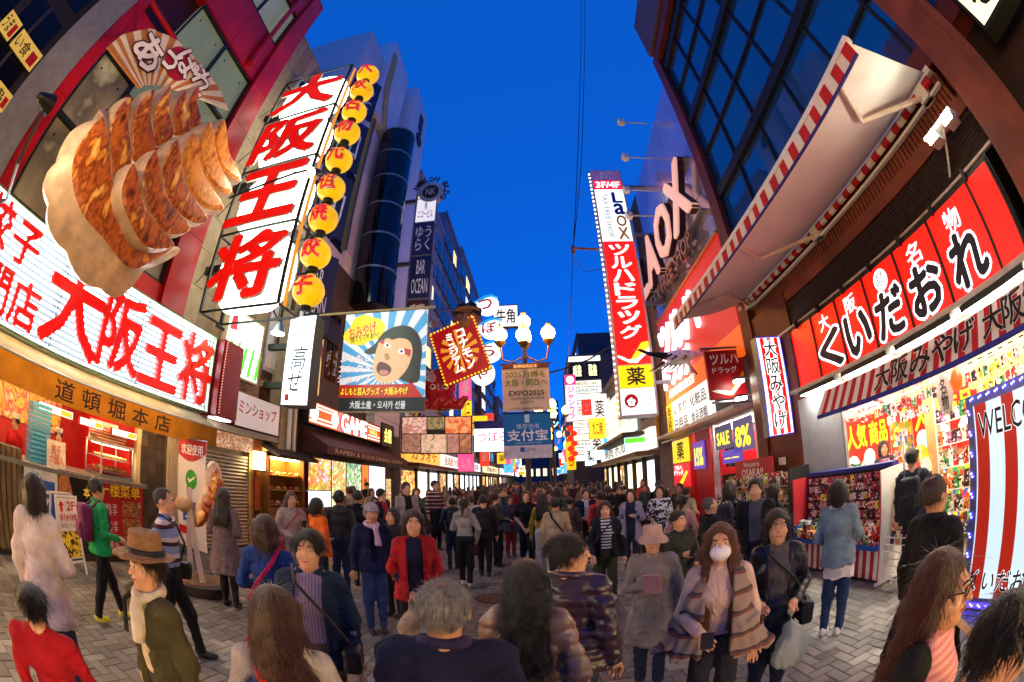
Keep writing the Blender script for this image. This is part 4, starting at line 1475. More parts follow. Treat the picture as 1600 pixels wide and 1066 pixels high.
def dumpling(name, pts, c, big=None, mb=M_BROWN, shift=(-.13, .0), depth=.34):
    """Crisp base towards the street, pale folded skin swelling behind it."""
    lp = smooth_loop([zp(*p, c) for p in pts])
    n = len(lp)
    cy, cz = sum(p[0] for p in lp) / n, sum(p[1] for p in lp) / n
    rings = []
    def rg(scale, sh, cc, outline=None, pleat=0.0):
        o_ = []
        for k, p in enumerate(outline or lp):
            q = 1 + pleat * abs(math.sin(k * PI / (6 if pleat > .05 else 5)))
            o_.append((PX + cc, cy + (p[0] - cy) * scale * q + sh[0], cz + (p[1] - cz) * scale * q + sh[1]))
        return o_
    face = [rg(.0, (0, 0), c + .05), rg(.5, (0, 0), c + .045), rg(.85, (0, 0), c + .03), rg(1.0, (0, 0), c)]
    b = B()
    for i in range(3):
        b.add(face[i] + face[i + 1], [(k, (k + 1) % n, n + (k + 1) % n, n + k) for k in range(n)], 0)
    dm = B()
    if big:
        ol = smooth_loop([zp(*p, c - .2) for p in big], max(1, n // len(big)))
        while len(ol) < n:
            ol.append(ol[-1])
        ol = ol[:n]
        k0 = min(range(n), key=lambda k: (ol[k][0] - lp[0][0]) ** 2 + (ol[k][1] - lp[0][1]) ** 2)
        ol = ol[k0:] + ol[:k0]
        back = [rg(1.0, (0, 0), c), rg(1, (0, 0), c - .06, [(.55 * a[0] + .45 * q[0], .55 * a[1] + .45 * q[1]) for a, q in zip(lp, ol)], .02),
                rg(1, (0, 0), c - .2, ol, .09), rg(.97, (0, 0), c - .34, ol, .09), rg(.8, (0, 0), c - .46, ol)]
    else:
        back = [rg(1.0, (0, 0), c), rg(1.015, (shift[0] * .06, 0), c - .03), rg(1.035, (shift[0] * .25, shift[1] * .3), c - depth * .4, None, .025), rg(1.0, (shift[0] * .5, shift[1] * .5), c - depth * .8, None, .02), rg(.7, shift, c - depth)]
    for i in range(4):
        dm.add(back[i] + back[i + 1], [(k, (k + 1) % n, n + (k + 1) % n, n + k) for k in range(n)][::1], 0)
    o_ = dm.build('dumpling', M_DOUGH, t, smooth=True)
    b.build('browned_base', mb, o_, smooth=True)
dumpling('a', [(245, 372), (180, 440), (135, 520), (128, 620), (165, 735), (245, 830), (345, 942), (430, 915), (515, 857), (430, 850), (330, 760), (280, 640), (262, 500)], .16,
         big=[(250, 365), (150, 430), (70, 540), (38, 640), (50, 760), (105, 880), (190, 985), (285, 1030), (400, 950), (520, 862), (440, 855), (330, 770), (285, 640), (265, 500)])
for i, (pts, cc) in enumerate((
        ([(352, 295), (300, 340), (265, 440), (268, 530), (290, 600), (345, 590), (348, 480), (338, 380)], .12),
        ([(437, 265), (375, 330), (350, 430), (362, 540), (440, 500), (425, 400), (420, 330)], .1),
        ([(500, 252), (450, 320), (434, 400), (440, 480), (508, 445), (495, 370), (492, 310)], .08),
        ([(557, 268), (520, 320), (508, 380), (515, 440), (575, 420), (560, 360), (550, 310)], .06),
        ([(606, 252), (572, 300), (563, 350), (572, 410), (617, 395), (606, 350), (600, 300)], .04))):
    dumpling('b', pts, cc)
for i, (pts, cc) in enumerate((
        ([(362, 548), (325, 610), (315, 680), (345, 765), (410, 862), (515, 858), (455, 800), (410, 730), (380, 640)], .42),
        ([(445, 497), (405, 560), (395, 640), (425, 730), (490, 812), (576, 796), (520, 730), (475, 650), (450, 570)], .4),
        ([(525, 455), (482, 520), (470, 590), (500, 690), (580, 768), (642, 757), (590, 690), (550, 620), (530, 530)], .38),
        ([(592, 425), (555, 480), (546, 560), (580, 660), (640, 718), (704, 718), (660, 650), (620, 580), (600, 500)], .36),
        ([(652, 388), (615, 440), (606, 510), (640, 600), (700, 658), (734, 650), (700, 590), (675, 520), (660, 450)], .34),
        ([(702, 378), (672, 420), (664, 480), (690, 560), (752, 612), (768, 604), (730, 550), (712, 480), (706, 430)], .32))):
    dumpling('c', pts, cc, mb=M_BROWN if i < 3 else M_BROWNL, depth=.36, shift=(-.1, -.05))
part(t, 'bracket', M_BLACK, ('fbox', LW(-6.4, 0, 0), 1.35, 1.5, 6.2, 6.35, -.6, .95), ('fbox', LW(-6.4, 0, 0), 3.4, 3.55, 5.6, 5.75, -.6, .9), ('fbox', LW(-6.4, 0, 0), 2.4, 2.55, 4.7, 4.85, -.6, .9))
# paper fan sign behind it
t = thing('fan_sign', 'cream and orange striped folding fan sign lettered above the dumpling plate', 'sign', (-5.6, 2, 6))
FXX = -5.45
def fp(u, v):
    q = on_x(u, v, FXX)
    return Vector((q.y, q.z))
arc = [fp(168, 73), fp(190, 54), fp(235, 44), fp(275, 62), fp(310, 96), fp(340, 135), fp(357, 172)]
inn = [fp(218, 138), fp(224, 134), fp(232, 132), fp(245, 132), fp(262, 136), fp(280, 142), fp(300, 150)]
def along(L, q):
    q = q * (len(L) - 1)
    i = min(int(q), len(L) - 2)
    return L[i].lerp(L[i + 1], q - i)
NF = 22
FF = Fr((FXX, 0, 0), (0, 1, 0))
for i in range(NF):
    a, b_ = i / NF, (i + 1) / NF
    part(t, 'fan_rib', mat('C07A34' if i % 2 == 0 else 'E2D2BC', .5, var=.06), ('poly', FF, [along(inn, a), along(arc, a), along(arc, b_), along(inn, b_)][::-1], -.04 + .012 * (i % 2), .012 * (i % 2)))
cc = fp(277, 100)
part(t, 'red_disc', mat('A80F1C', .5), ('cyl', (FXX + .02, cc.x, cc.y), (FXX + .03, cc.x, cc.y), .34, .34, 32))
FQ = Fr((FXX + .03, 0, 0), (0, 1, 0))
for ch, (u, v), sz, rt in (('あ', (231, 83), .62, -.12), ('っ', (262, 96), .36, -.2), ('ぱ', (290, 101), .52, -.3), ('れ', (313, 129), .5, -.45)):
    q = fp(u, v)
    T(t, FQ, ch, (q.x - sz / 2, q.y - sz / 2, q.x + sz / 2, q.y + sz / 2), mat('F4ECE2', .5, var=.03), .05, c=.01, outline=(mat('4A0E24', .5), .055), rot=rt, name='character')
part(t, 'bracket', M_BLACK, ('fbox', LW(-6.2, 0, 0), 1.4, 1.5, 6.0, 6.1, -.8, .7), ('fbox', LW(-6.2, 0, 0), 2.5, 2.6, 6.4, 6.5, -.8, .7))
# black spotlights on arms, aimed at the plate
def spot_lamp(lab, arm, head, aim, watts):
    t = thing('spotlight', lab, 'lamp', arm[0], 'black spotlights round the dumpling plate')
    head, aim = Vector(head), Vector(aim)
    d = (aim - head).normalized()
    part(t, 'stem', M_BLACK, ('tube', arm + [head], .025, 8), smooth=True)
    part(t, 'head', M_BLACK, ('cyl', head - d * .16, head + d * .06, .06, .12, 14, {'caps': False}), ('cyl', head - d * .2, head - d * .16, .035, .06, 12), ('cyl', head - d * .02, head - d * .01, .08, .08, 12))
    part(t, 'lens', emat('FFE6B8', 12), ('cyl', head + d * .02, head + d * .03, .095, .095, 16))
    L = bpy.data.lights.new('spot', 'SPOT')
    L.energy, L.color, L.spot_size, L.spot_blend, L.shadow_soft_size = watts, (1, .8, .55), math.radians(115), .6, .09
    o = bpy.data.objects.new('bulb', L)
    COL.objects.link(o)
    o.parent = t
    o.location = head + d * .1 - Vector(arm[0])
    o.rotation_euler = d.to_track_quat('-Z', 'Y').to_euler()
spot_lamp('black spotlight on a bent arm left of the dumpling plate', [(-6.9, .3, 4.3), (-5.6, .5, 4.1), (-4.4, .3, 4.0)], (-4.3, .2, 4.62), (-4.9, 2.4, 5.3), 14)
spot_lamp('black spotlight hung right of the dumpling plate by the lantern sign', [(-6.6, 5.6, 7.6), (-4.6, 5.4, 7.6), (-4.0, 5.2, 7.4)], (-3.9, 5.1, 7.2), (-4.9, 2.4, 5.0), 80)
# ------------------------------------------------------------------ tall lantern sign
t = thing('paper_lantern_sign', 'tall black framed sign of four glowing white lanterns with red characters', 'sign', (-5.45, 6, 4.8))
LX0, LX1, LY0, LY1, LZ0, LZ1 = -6.55, -4.42, 5.72, 6.42, 4.85, 11.95
fr = mat('1C1916', .45, .4, var=.2)
for x_ in (LX0, LX1):
    for y_ in (LY0, LY1):
        part(t, 'post', fr, ('box', (x_ - .026, y_ - .026, LZ0), (x_ + .026, y_ + .026, LZ1)))
part(t, 'amber_edge', emat('C87818', .5, .3), ('box', (LX1 + .036, LY0 + .1, LZ0), (LX1 + .05, LY0 + .2, LZ1)))
for k in range(5):
    zz = LZ0 + (LZ1 - LZ0) * k / 4
    part(t, 'crossbar', fr, ('box', (LX0 + .036, LY0 - .02, zz - .02), (LX1 - .036, LY0 + .02, zz + .02)), ('box', (LX0 + .036, LY1 - .02, zz - .02), (LX1 - .036, LY1 + .02, zz + .02)),
         ('box', (LX0 - .02, LY0 + .036, zz - .019), (LX0 + .02, LY1 - .036, zz + .019)), ('box', (LX1 - .02, LY0 + .036, zz - .019), (LX1 + .02, LY1 - .036, zz + .019)))
M_LANT = emat('F0FFEC', 1.5, .1)
for k, ch in enumerate('将王阪大'):
    z0 = LZ0 + (LZ1 - LZ0) * k / 4 + .1
    hh = (LZ1 - LZ0) / 4 - .2
    xc, yc = (LX0 + LX1) / 2, (LY0 + LY1) / 2
    b = B()
    n, prof = 40, []
    for i in range(15):
        q = i / 14
        prof.append((1 - .36 * abs(2 * q - 1) ** 2.6, q * hh))
    vs, fs = [], []
    for r_, z_ in prof:
        for a in range(n):
            th = 2 * PI * a / n
            c_, s_ = math.cos(th), math.sin(th)
            ex = .72
            vs.append((xc + 1.02 * r_ * math.copysign(abs(c_) ** ex, c_), yc + .33 * r_ * math.copysign(abs(s_) ** ex, s_), z0 + z_))
    for i in range(14):
        for a in range(n):
            fs.append((i * n + a, i * n + (a + 1) % n, (i + 1) * n + (a + 1) % n, (i + 1) * n + a))
    fs += [tuple(range(n - 1, -1, -1)), tuple(range(14 * n, 15 * n))]
    lo = b.add(vs, fs).build('lantern', M_LANT, t, smooth=True)
    for i in (2, 4, 6, 8, 10, 12):
        ringp = [(xc + (v[0] - xc) * 1.006, yc + (v[1] - yc) * 1.012, v[2]) for v in vs[i * n:(i + 1) * n]]
        B().tube(ringp + [ringp[0]], .011, 4).build('hoop', fr, lo)
    F = CW(xc - .95, yc - .345, z0)
    T(lo, F, ch, (.02, .1, 1.86, hh - .08), emat('D80E04', .4, .35, 2, sample=False), .045, .06, c=.02, shear=.1, outline=(mat('B8B0A6', .4, .3), .02), name='character')
for zz in (6.0, 8.3, 10.9):
    part(t, 'wall_beam', M_BLACK, ('box', (-7.1, 6.0, zz - .09), (-6.585, 6.14, zz + .09)))
for a in range(4):
    part(t, 'tie_wire', M_BLACK, ('cyl', (-7.05, 5.8, 5.6 + a * 1.7), (-6.58, 6.05, 6.6 + a * 1.7), .012, .012, 5))
# column of round yellow lanterns
M_YL = emat('F2BA0C', .34, .35, 2.5, sample=False)
t = thing('round_lantern_sign', 'column of nine round yellow lanterns with red characters beside the white lanterns', 'sign', (-3.98, 6, 4.9))
part(t, 'rail', M_BLACK, ('box', (-4.36, 6.06, 4.85), (-4.30, 6.12, 11.95)))
part(t, 'rear_rail', mat('1B1712', .5), ('box', (-3.72, 6.5, 6.3), (-3.62, 6.6, 10.2)))
for ch, (u, v) in zip('大阪名物元祖焼餃子', ((573, 118), (566, 143), (557, 175), (545, 208), (534, 250), (523, 294), (512, 342), (497, 397), (487, 455))):
    c = on_y(u, v, 6.0)
    c.x = -3.97
    r_ = .31
    prof = [(.09, -.32), (.1, -.28)] + [(r_ * math.sin(PI * q / 14) * (1 + .012 * (q % 2)), -r_ * .93 * math.cos(PI * q / 14)) for q in range(2, 13)] + [(.1, .28), (.09, .32)]
    lo = part(t, 'lantern', M_YL, ('lathe', c, prof, 24), smooth=True)
    part(lo, 'cap', M_BLACK, ('lathe', c + Vector((0, 0, -.38)), [(.06, 0), (.115, .02), (.115, .08), (.08, .09)], 14), smooth=True)
    part(t, 'arm', M_BLACK, ('box', (-4.3, 5.97, c.z + .36), (-3.9, 6.03, c.z + .39)), ('box', (-4.3, 6.031, c.z + .36), (-4.25, 6.1, c.z + .39)))
    F = CW(c.x - .25, 6.0, c.z - .25)
    def sph(a, b, cc, c=c):
        x_, z_ = c.x - .25 + a, c.z - .25 + b
        d = np.clip(1.0 - ((x_ - c.x) ** 2 + (z_ - c.z) ** 2) / (.325 ** 2), .02, 1)
        return np.stack([x_, c.y - .322 * np.sqrt(d) - cc, z_], 1)
    T(lo, F, ch, (.1, .07, .46, .45), emat('C80C04', .4, sample=False), .04, c=.012, warp=sph, outline=(mat('E8DCC0'), .025), name='character')

# ------------------------------------------------------------------ left: hotel tower with the dark glass bay
t = thing('tower_building', 'pale panelled tower with a dark glass cylinder bay on the left', 'building', (-9, 14, 0))
wp = mat('CFCBD2', .6, var=.1, scale=1.2)
part(t, 'wall', mat('BDB8C2', .65, var=.1), ('box', (-13, 9.0, 4.6), (-7.12, 19.6, 17.5)), ('box', (-13, 9.8, 17.5), (-7.25, 13.2, 22.4)))
part(t, 'wing', wp, ('box', (-9, 16.1, 4.0), (-6.6, 19.2, 25.0)))
part(t, 'wing', wp, ('box', (-9.5, 12.0, 18.0), (-6.9, 15.2, 24.6)))
for i in range(6):
    for j in range(9):
        part(t, 'panel', mat(('D2CED4', 'C6C1CA', 'DAD6DA')[(i + 2 * j) % 3], .5, var=.06), ('fbox', LW(-7.12, 9.05, 4.7), i * .78, i * .78 + .77, j * 1.42, j * 1.42 + 1.41, 0, .025))
for j in range(10):
    part(t, 'panel', mat('D2CED4', .5, var=.06), ('fbox', CW(-9.0, 16.1, 4.6), 0, 2.4, j * 2.03, j * 2.03 + 2.01, 0, .03))
    part(t, 'panel', mat('CAC6CE', .5, var=.06), ('fbox', LW(-6.6, 16.1, 4.6), .02, 3.08, j * 2.03, j * 2.03 + 2.01, 0, .03))
gl = glass_mat('060910', .1)
for j in range(6):
    z0 = 8.4 + j * 1.58
    part(t, 'bay_glass', gl, ('cyl', (-6.3, 14.3, z0), (-6.3, 14.3, z0 + 1.5), .86, .86, 40, {'caps': False}), smooth=True)
    part(t, 'bay_ring', M_STEEL, ('cyl', (-6.3, 14.3, z0 + 1.5), (-6.3, 14.3, z0 + 1.58), .88, .88, 40), smooth=True)
part(t, 'bay_core', mat('0B0C12', .3), ('cyl', (-6.3, 14.3, 8.4), (-6.3, 14.3, 17.9), .8, .8, 24))
for k in range(4):
    part(t, 'cornice_pipe', mat('B89E70', .5), ('tube', [(-6.85, 12.2 + k * .16, 23.5), (-6.8, 12.4 + k * .16, 20), (-6.8, 13.0 + k * .16, 18.4), (-6.9, 13.8 + k * .1, 17.9)], .05, 6), smooth=True)
part(t, 'emblem', M_DARK, ('cyl', (-6.57, 18.0, 21.6), (-6.5, 18.0, 21.6), .5, .5, 20), ('box', (-6.57, 17.6, 22.3), (-6.52, 18.3, 23.8)))
for k in range(5):
    w_ = part(t, 'window', glass_mat('1A2236'), ('fbox', LW(-7.09, 9.3, 5.4), 0, 3.2, k * 2.3, k * 2.3 + 1.4, 0, .02))
    part(w_, 'mullion', M_STEEL, *[('fbox', LW(-7.09, 9.3, 5.4), q - .03, q + .03, k * 2.3, k * 2.3 + 1.4, .02, .05) for q in (0.03, 1.06, 2.1, 3.17)])
t = thing('cloth_banner_sign', 'dark blue bar sign panel on the pale tower above the poster', 'sign', (-6.7, 10.2, 7))
for z0, tx in ((6.2, 'BAR\nOCEAN'), (9.5, '旬'), (12.5, '和'), (15.5, '宴')):
    F = Fr((-6.95, 9.6, z0), (.55, 1, 0))
    pn = part(t, 'panel', mat('1A1C3C', .5, var=.1), ('fbox', F, 0, 1.5, 0, 2.6, -.06, 0))
    T(pn, F, tx, (.25, .5, 1.25, 2.0), mat('B8B4C8', .5), .0)
t = thing('building_name_sign', 'vertical projecting sign with round badge and bar panels on the tower corner', 'sign', (-4.9, 16, 9))
F = CW(-5.42, 16, 7.6)
part(t, 'spine', mat('6E6A80', .5), ('box', (-5.45, 16.02, 7.5), (-4.4, 16.3, 14.8)))
for z0, z1, c_, tx, tc in ((6.0, 7.35, emat('D8D2DC', .35), '株\nニコービル', M_INK), (4.15, 5.9, mat('20245A', .4), 'ゆう\nらく', mat('C8C8DC')), (2.0, 4.05, mat('181B4A', .4), 'BAR\nOCEAN', mat('D8D8EC')), (.5, 1.9, mat('40141C', .4), '鶴\n橋', mat('D8C8C0'))):
    pn = part(t, 'panel', c_, ('fbox', F, .04, .98, z0, z1, -.02, .02))
    T(pn, F, tx, (.14, z0 + .2, .88, z1 - .2), tc, .01, c=.024)
part(t, 'badge', mat('9C97AC', .4, .3), ('cyl', (-4.75, 15.95, 15.35), (-4.75, 16.3, 15.35), .62, .62, 32))
part(t, 'badge_centre', M_DARK, ('cyl', (-4.75, 15.93, 15.35), (-4.75, 15.949, 15.35), .42, .42, 28))
T(t, CW(-5.0, 15.93, 15.1), 'NK', (.02, .05, .48, .45), mat('A8A4B4'), .02, c=.006)
for k, ch in enumerate('NIKOH BLDG'):
    if ch == ' ':
        continue
    an = math.radians(155 - k * 21)
    cx, cz = -4.75 + .82 * math.cos(an), 15.35 + .82 * math.sin(an)
    T(t, CW(cx - .12, 15.95, cz - .14), ch, (0, 0, .24, .28), mat('2A2830', .5), .03, .05, rot=an - PI / 2, name='letter')
    part(t, 'letter_bar', M_STEEL, ('cyl', (-4.75 + .6 * math.cos(an), 16.1, 15.35 + .6 * math.sin(an)), (cx, 16.05, cz), .02, .02, 5))
part(t, 'arm', M_STEEL, ('box', (-6.58, 16.1, 14.9), (-5.3, 16.25, 15.1)), ('box', (-6.58, 16.1, 11.3), (-5.45, 16.25, 11.5)))
for zz in (9.2, 11.2, 13.2):
    part(t, 'spot_lamp', M_STEEL, ('cyl', (-4.38, 15.9, zz), (-4.2, 15.8, zz), .08, .17, 12))

# ------------------------------------------------------------------ left, ground floor beyond the restaurant
t = thing('shutter_front', 'closed ribbed steel shutter lit warm beside the leaning dumpling stand', 'shutter', (-7, 7.6, 0))
for k in range(26):
    part(t, 'slat', mat('A8977C', .4, .5, var=.1), ('cyl', (-7.02, 6.75, .05 + k * .086), (-7.02, 8.5, .05 + k * .086), .043, .043, 8))
part(t, 'rail', mat('B8964A', .45), ('box', (-7.1, 8.5, 0), (-6.95, 8.6, 2.35)), ('box', (-7.1, 6.65, 0), (-6.95, 6.75, 2.35)))
part(t, 'box', mat('9B8F82', .5), ('box', (-7.4, 6.6, 2.72), (-6.75, 9.5, 2.86)))
p_ = poster('strip of food pictures above the closed shutter', LW(-6.9, 6.9, 2.34), 1.65, .36, pmat(('E8D8C8', 'C89068', '8A4A30', 'D8C0A0', '604040'), 4, .12, kind='noise', dist=2))
t = thing('wall_building', 'cream rendered building above the closed shutter', 'building', (-9, 9.2, 0))
part(t, 'wall', mat('8A7A66', .75, var=.2), ('box', (-12.5, 5.57, 0), (-7.15, 9.5, 2.9)))
part(t, 'pillar', mat('9A8468', .7, var=.2, bump=.2), ('box', (-7.15, 9.5, 2.5), (-6.7, 10.35, 9.0)))
part(t, 'drainpipe', M_WHITE, ('cyl', (-6.6, 9.8, 2.6), (-6.6, 9.8, 7.0), .06, .06, 8), ('cyl', (-6.62, 10.1, 2.6), (-6.62, 10.1, 7.0), .05, .05, 8))
t = thing('red_box_sign', 'tall red box sign with studded edge at the end of the tube sign', 'sign', (-6.3, 6.7, 2.85))
part(t, 'cabinet', mat('7E0F16', .4, var=.1), ('box', (-6.75, 6.36, 2.9), (-6.2, 7.05, 4.5)), bevel=.03)
for k in range(26):
    pass
part(t, 'stud_strip', emat('E8A090', .8, .4, 20), *[('ball', (-6.19, 6.42, 2.98 + k * .058), .014, 6) for k in range(26)])
part(t, 'foot_lamp', emat('FFF4E8', 2.5), ('box', (-6.6, 6.5, 2.87), (-6.3, 6.95, 2.899)))
t = thing('white_shop_sign', 'white fascia sign with red letters beyond the red box sign', 'sign', (-6.9, 8.5, 2.8))
F = LW(-6.7, 7.55, 2.9)
panel(t, F, 1.85, .78, .3, emat('C8B4B0', .2), M_DRED)
T(t, F, 'ミンショップ', (.1, .3, 1.7, .62), M_REDINK, .02)
t = thing('green_lit_sign', 'glowing white sign with green leaf stripes behind the lantern sign', 'sign', (-7, 7.5, 4.1))
F = LW(-6.8, 6.9, 4.0)
panel(t, F, 1.5, 1.55, .15, emat('F0FFE8', 1.1), M_CREAM, frame=.05)
for k in range(5):
    part(t, 'green_stripe', emat('3CC020', .8, sample=False), ('poly', F, [(.1 + k * .3, .1), (.22 + k * .3, .1), (.34 + k * .3, .75 + .1 * (k % 2)), (.24 + k * .3, .8)], .005, .012))
part(t, 'red_mark', emat('D02020', .7, sample=False), ('poly', F, [(.12, 1.0), (.4, 1.05), (.34, 1.4), (.16, 1.35)], .005, .012))
t = thing('timber_entrance', 'orange timber doorway with a hanging plaque beyond the shutter', 'doorway', (-7, 8.85, 0))
part(t, 'frame', mat('9C5A1A', .55, var=.25), ('box', (-7.1, 8.6, 0), (-6.95, 8.7, 2.7)), ('box', (-7.1, 8.98, 0), (-6.95, 9.06, 2.7)), ('box', (-7.1, 8.7, 2.05), (-6.96, 8.98, 2.7)))
part(t, 'door', mat('2A1408', .5), ('box', (-7.13, 8.7, 0), (-7.08, 8.98, 2.05)))
part(t, 'plaque', mat('A84A18', .5), ('box', (-6.94, 8.72, .9), (-6.91, 8.92, 1.8)))
t = thing('wall_lantern', 'small square lit lantern over the timber doorway', 'lantern', (-6.8, 8.7, 2.0))
part(t, 'shade', emat('FFE9B8', 3.0), ('box', (-6.9, 8.6, 1.95), (-6.68, 8.86, 2.4)))
part(t, 'bars', mat('7A5A2A'), *[('box', (-6.679, 8.6 + k * .083, 1.94), (-6.67, 8.61 + k * .083, 2.41)) for k in range(4)], ('box', (-6.91, 8.59, 2.41), (-6.66, 8.87, 2.44)), ('box', (-6.91, 8.59, 1.9), (-6.66, 8.87, 1.94)))
t = thing('food_sample_case', 'warmly lit case of food samples under a small dark pent roof', 'display case', (-6.9, 10, 0))
part(t, 'carcass', mat('7A4A1C', .5, var=.2), ('box', (-7.4, 9.1, 0), (-6.75, 10.95, 1.0)), ('box', (-7.45, 9.1, 1.0), (-7.4, 10.95, 2.35)), ('box', (-7.4, 9.1, 1.0), (-6.75, 9.16, 2.35)), ('box', (-7.4, 10.89, 1.0), (-6.75, 10.95, 2.35)))
part(t, 'roof', mat('3A2E28', .6, var=.2, bump=.3), ('poly', Fr((0, 9.0, 0), (1, 0, 0)), [(-7.4, 2.75), (-6.35, 2.32), (-6.3, 2.4), (-7.4, 2.86)][::-1], -2.05, 0))
part(t, 'lamp', emat('FFCC78', 12), ('box', (-7.3, 9.2, 2.3), (-6.9, 10.85, 2.34)))
for k in range(3):
    sh_ = part(t, 'shelf', mat('B8823A', .4), ('box', (-7.39, 9.17, 1.05 + k * .4), (-6.8, 10.88, 1.07 + k * .4)))
    bb = B()
    for i in range(10):
        bb.lathe((-7.05 + .12 * (i % 2), 9.3 + i * .165, 1.075 + k * .4), [(.03, 0), (.075, .035), (.07, .06), (.02, .085)], 10, i % 3)
    bb.build('dishes', [mat('D8C8A8'), mat('B84A20'), mat('C88A30')], sh_, smooth=True)
t = thing('upright_sign', 'tall white lit sign with black brush characters beside the lamp', 'sign', (-5.9, 8.5, 3.5))
F = CW(-6.05, 8.5, 3.55)
panel(t, F, .82, 2.25, .42, emat('E4F0FF', 1.2), mat('55504C', .5), frame=.02)
T(t, F, '居酒屋', (.42, 1.55, .6, 2.1), M_INK, 0, shear=.1, c=.008)
T(t, F, '高せ', (.2, .35, .62, 1.45), M_INK, .012, vert=True, shear=.12, c=.008)
part(t, 'seal', M_REDINK, ('fbox', F, .12, .24, .12, .28, .006, .01))
part(t, 'arm', M_BLACK, ('box', (-6.75, 8.6, 5.0), (-6.06, 8.75, 5.15)), ('box', (-6.75, 8.6, 4.0), (-6.06, 8.75, 4.15)))
t = thing('flood_lamp', 'round white flood lamp hung under the lantern sign frame', 'lamp', (-5.3, 6.8, 4.7))
part(t, 'housing', M_STEEL, ('lathe', (-5.2, 6.9, 4.75), [(.05, .25), (.09, .2), (.15, .06), (.17, 0)][::-1], 16), smooth=True)
part(t, 'lens', emat('FFF6E0', 4), ('cyl', (-5.2, 6.9, 4.735), (-5.2, 6.9, 4.748), .15, .15, 18))
part(t, 'stem', M_BLACK, ('cyl', (-5.2, 6.9, 4.98), (-5.2, 6.5, 5.2), .02, .02, 6))

# ------------------------------------------------------------------ cloth poster of an open mouthed face
t = thing('face_poster', 'cloth poster of an open mouthed face with black bob on blue sunburst', 'poster', (-3.9, 10, 3.7))
PY = 10.0
def pp(X, Y):                                                   # enlarged view 400..700 x 470..800
    q = on_y(400 + X / 3.23, 470 + Y / 3.23, PY)
    return (q.x, q.z)
FP = Fr((0, PY, 0), (1, 0, 0))
TL, TR, BR, BL = pp(462, 62), pp(886, 62), pp(850, 566), pp(400, 524)
CX0, CX1, CZ0, CZ1 = -5.18, -2.78, 3.68, 6.4
poster_e = .2
def ink(c, e=poster_e): return emat(c, e, .05, 2, sample=False)
part(t, 'sheet', ink('E9EEF2'), ('fbox', FP, CX0, CX1, CZ0 + .38, CZ1, -.02, 0))
ctr = ((CX0 + CX1) / 2 + .1, 4.75)
def clip_ray(an):
    dx, dz = math.cos(an), math.sin(an)
    k = 1e9
    for lim, o_, d in ((CX0, ctr[0], dx), (CX1, ctr[0], dx)):
        if abs(d) > 1e-6 and (lim - o_) / d > 0:
            k = min(k, (lim - o_) / d)
    for lim, d in ((CZ0 + .39, dz), (CZ1, dz)):
        if abs(d) > 1e-6 and (lim - ctr[1]) / d > 0:
            k = min(k, (lim - ctr[1]) / d)
    return (ctr[0] + dx * k, ctr[1] + dz * k)
b = B()
for k in range(22):
    a0, a1 = 2 * PI * k / 22, 2 * PI * (k + .5) / 22
    b.poly(FP, [ctr, clip_ray(a0), clip_ray((a0 + a1) / 2), clip_ray(a1)], .001, .004)
b.build('sunburst', ink('4FA8DC'), t)
def shape(name, pts, c, m, sm=4, dep=.003):
    q = [pp(*p) for p in pts]
    if sm:
        q = smooth_loop(q, sm)
    ar = sum(q[i][0] * q[(i + 1) % len(q)][1] - q[(i + 1) % len(q)][0] * q[i][1] for i in range(len(q)))
    if ar < 0:
        q = q[::-1]
    return part(t, name, m, ('poly', FP, q, c, c + dep))
shape('speech_bubble', [(442, 190), (450, 160), (478, 130), (500, 90), (545, 72), (590, 85), (630, 95), (652, 130), (640, 170), (610, 195), (570, 205), (540, 225), (500, 222), (470, 215)], .006, ink('F5E010'), 4)
shape('hair', [(545, 260), (600, 220), (640, 165), (700, 132), (770, 128), (820, 170), (838, 240), (830, 330), (815, 412), (720, 392), (700, 300), (640, 260), (590, 270)], .006, ink('2C2A26'), 4)
shape('face', [(625, 205), (660, 185), (720, 185), (775, 205), (790, 260), (770, 330), (735, 380), (690, 412), (630, 415), (600, 385), (590, 330), (605, 260)], .011, ink('EFBE8C'), 4)
shape('fringe', [(625, 215), (650, 165), (720, 140), (790, 170), (800, 215), (760, 195), (720, 190), (690, 198), (660, 190)], .016, ink('2C2A26'), 4)
for ex, ey in ((664, 226), (735, 257)):
    shape('eye', [(ex - 19, ey + 1), (ex - 2, ey - 15), (ex + 20, ey + 6), (ex, ey + 15)], .016, ink('F2EEE8'))
    shape('pupil', [(ex - 6, ey), (ex, ey - 7), (ex + 7, ey), (ex, ey + 7)], .021, ink('201410'))
for q in ([(632, 195), (650, 200), (645, 222), (630, 215)], [(750, 240), (785, 250), (778, 285), (752, 270)]):
    shape('spectacle_frame', q, .024, ink('C03038'), 0)
shape('mouth', [(610, 335), (625, 310), (660, 318), (684, 345), (668, 375), (635, 380), (612, 360)], .016, ink('5A1A1C'))
shape('tongue', [(622, 358), (645, 350), (670, 358), (660, 376), (632, 376)], .021, ink('D08078'))
shape('nose', [(650, 272), (668, 268), (676, 295), (655, 300)], .016, ink('C08858'))
T(t, FP, 'おみやげ', (*pp(468, 190), *pp(612, 118)), ink('D02818', .3), .03, c=.012, rot=.2, outline=(ink('F8F0C0'), .02))
T(t, FP, '捜てってやぁ〜!', (*pp(478, 205), *pp(620, 165)), ink('301810'), .01, c=.012, rot=.15)
for tx, x0, y0, x1, y1 in (('よしもと', 428, 312, 580, 272), ('エンタメ', 418, 365, 585, 322), ('ショップ', 412, 415, 580, 372)):
    T(t, FP, tx, (*pp(x0, y0), *pp(x1, y1)), ink('F4E8E8', .3), .02, c=.012, outline=(ink('C84850'), .03))
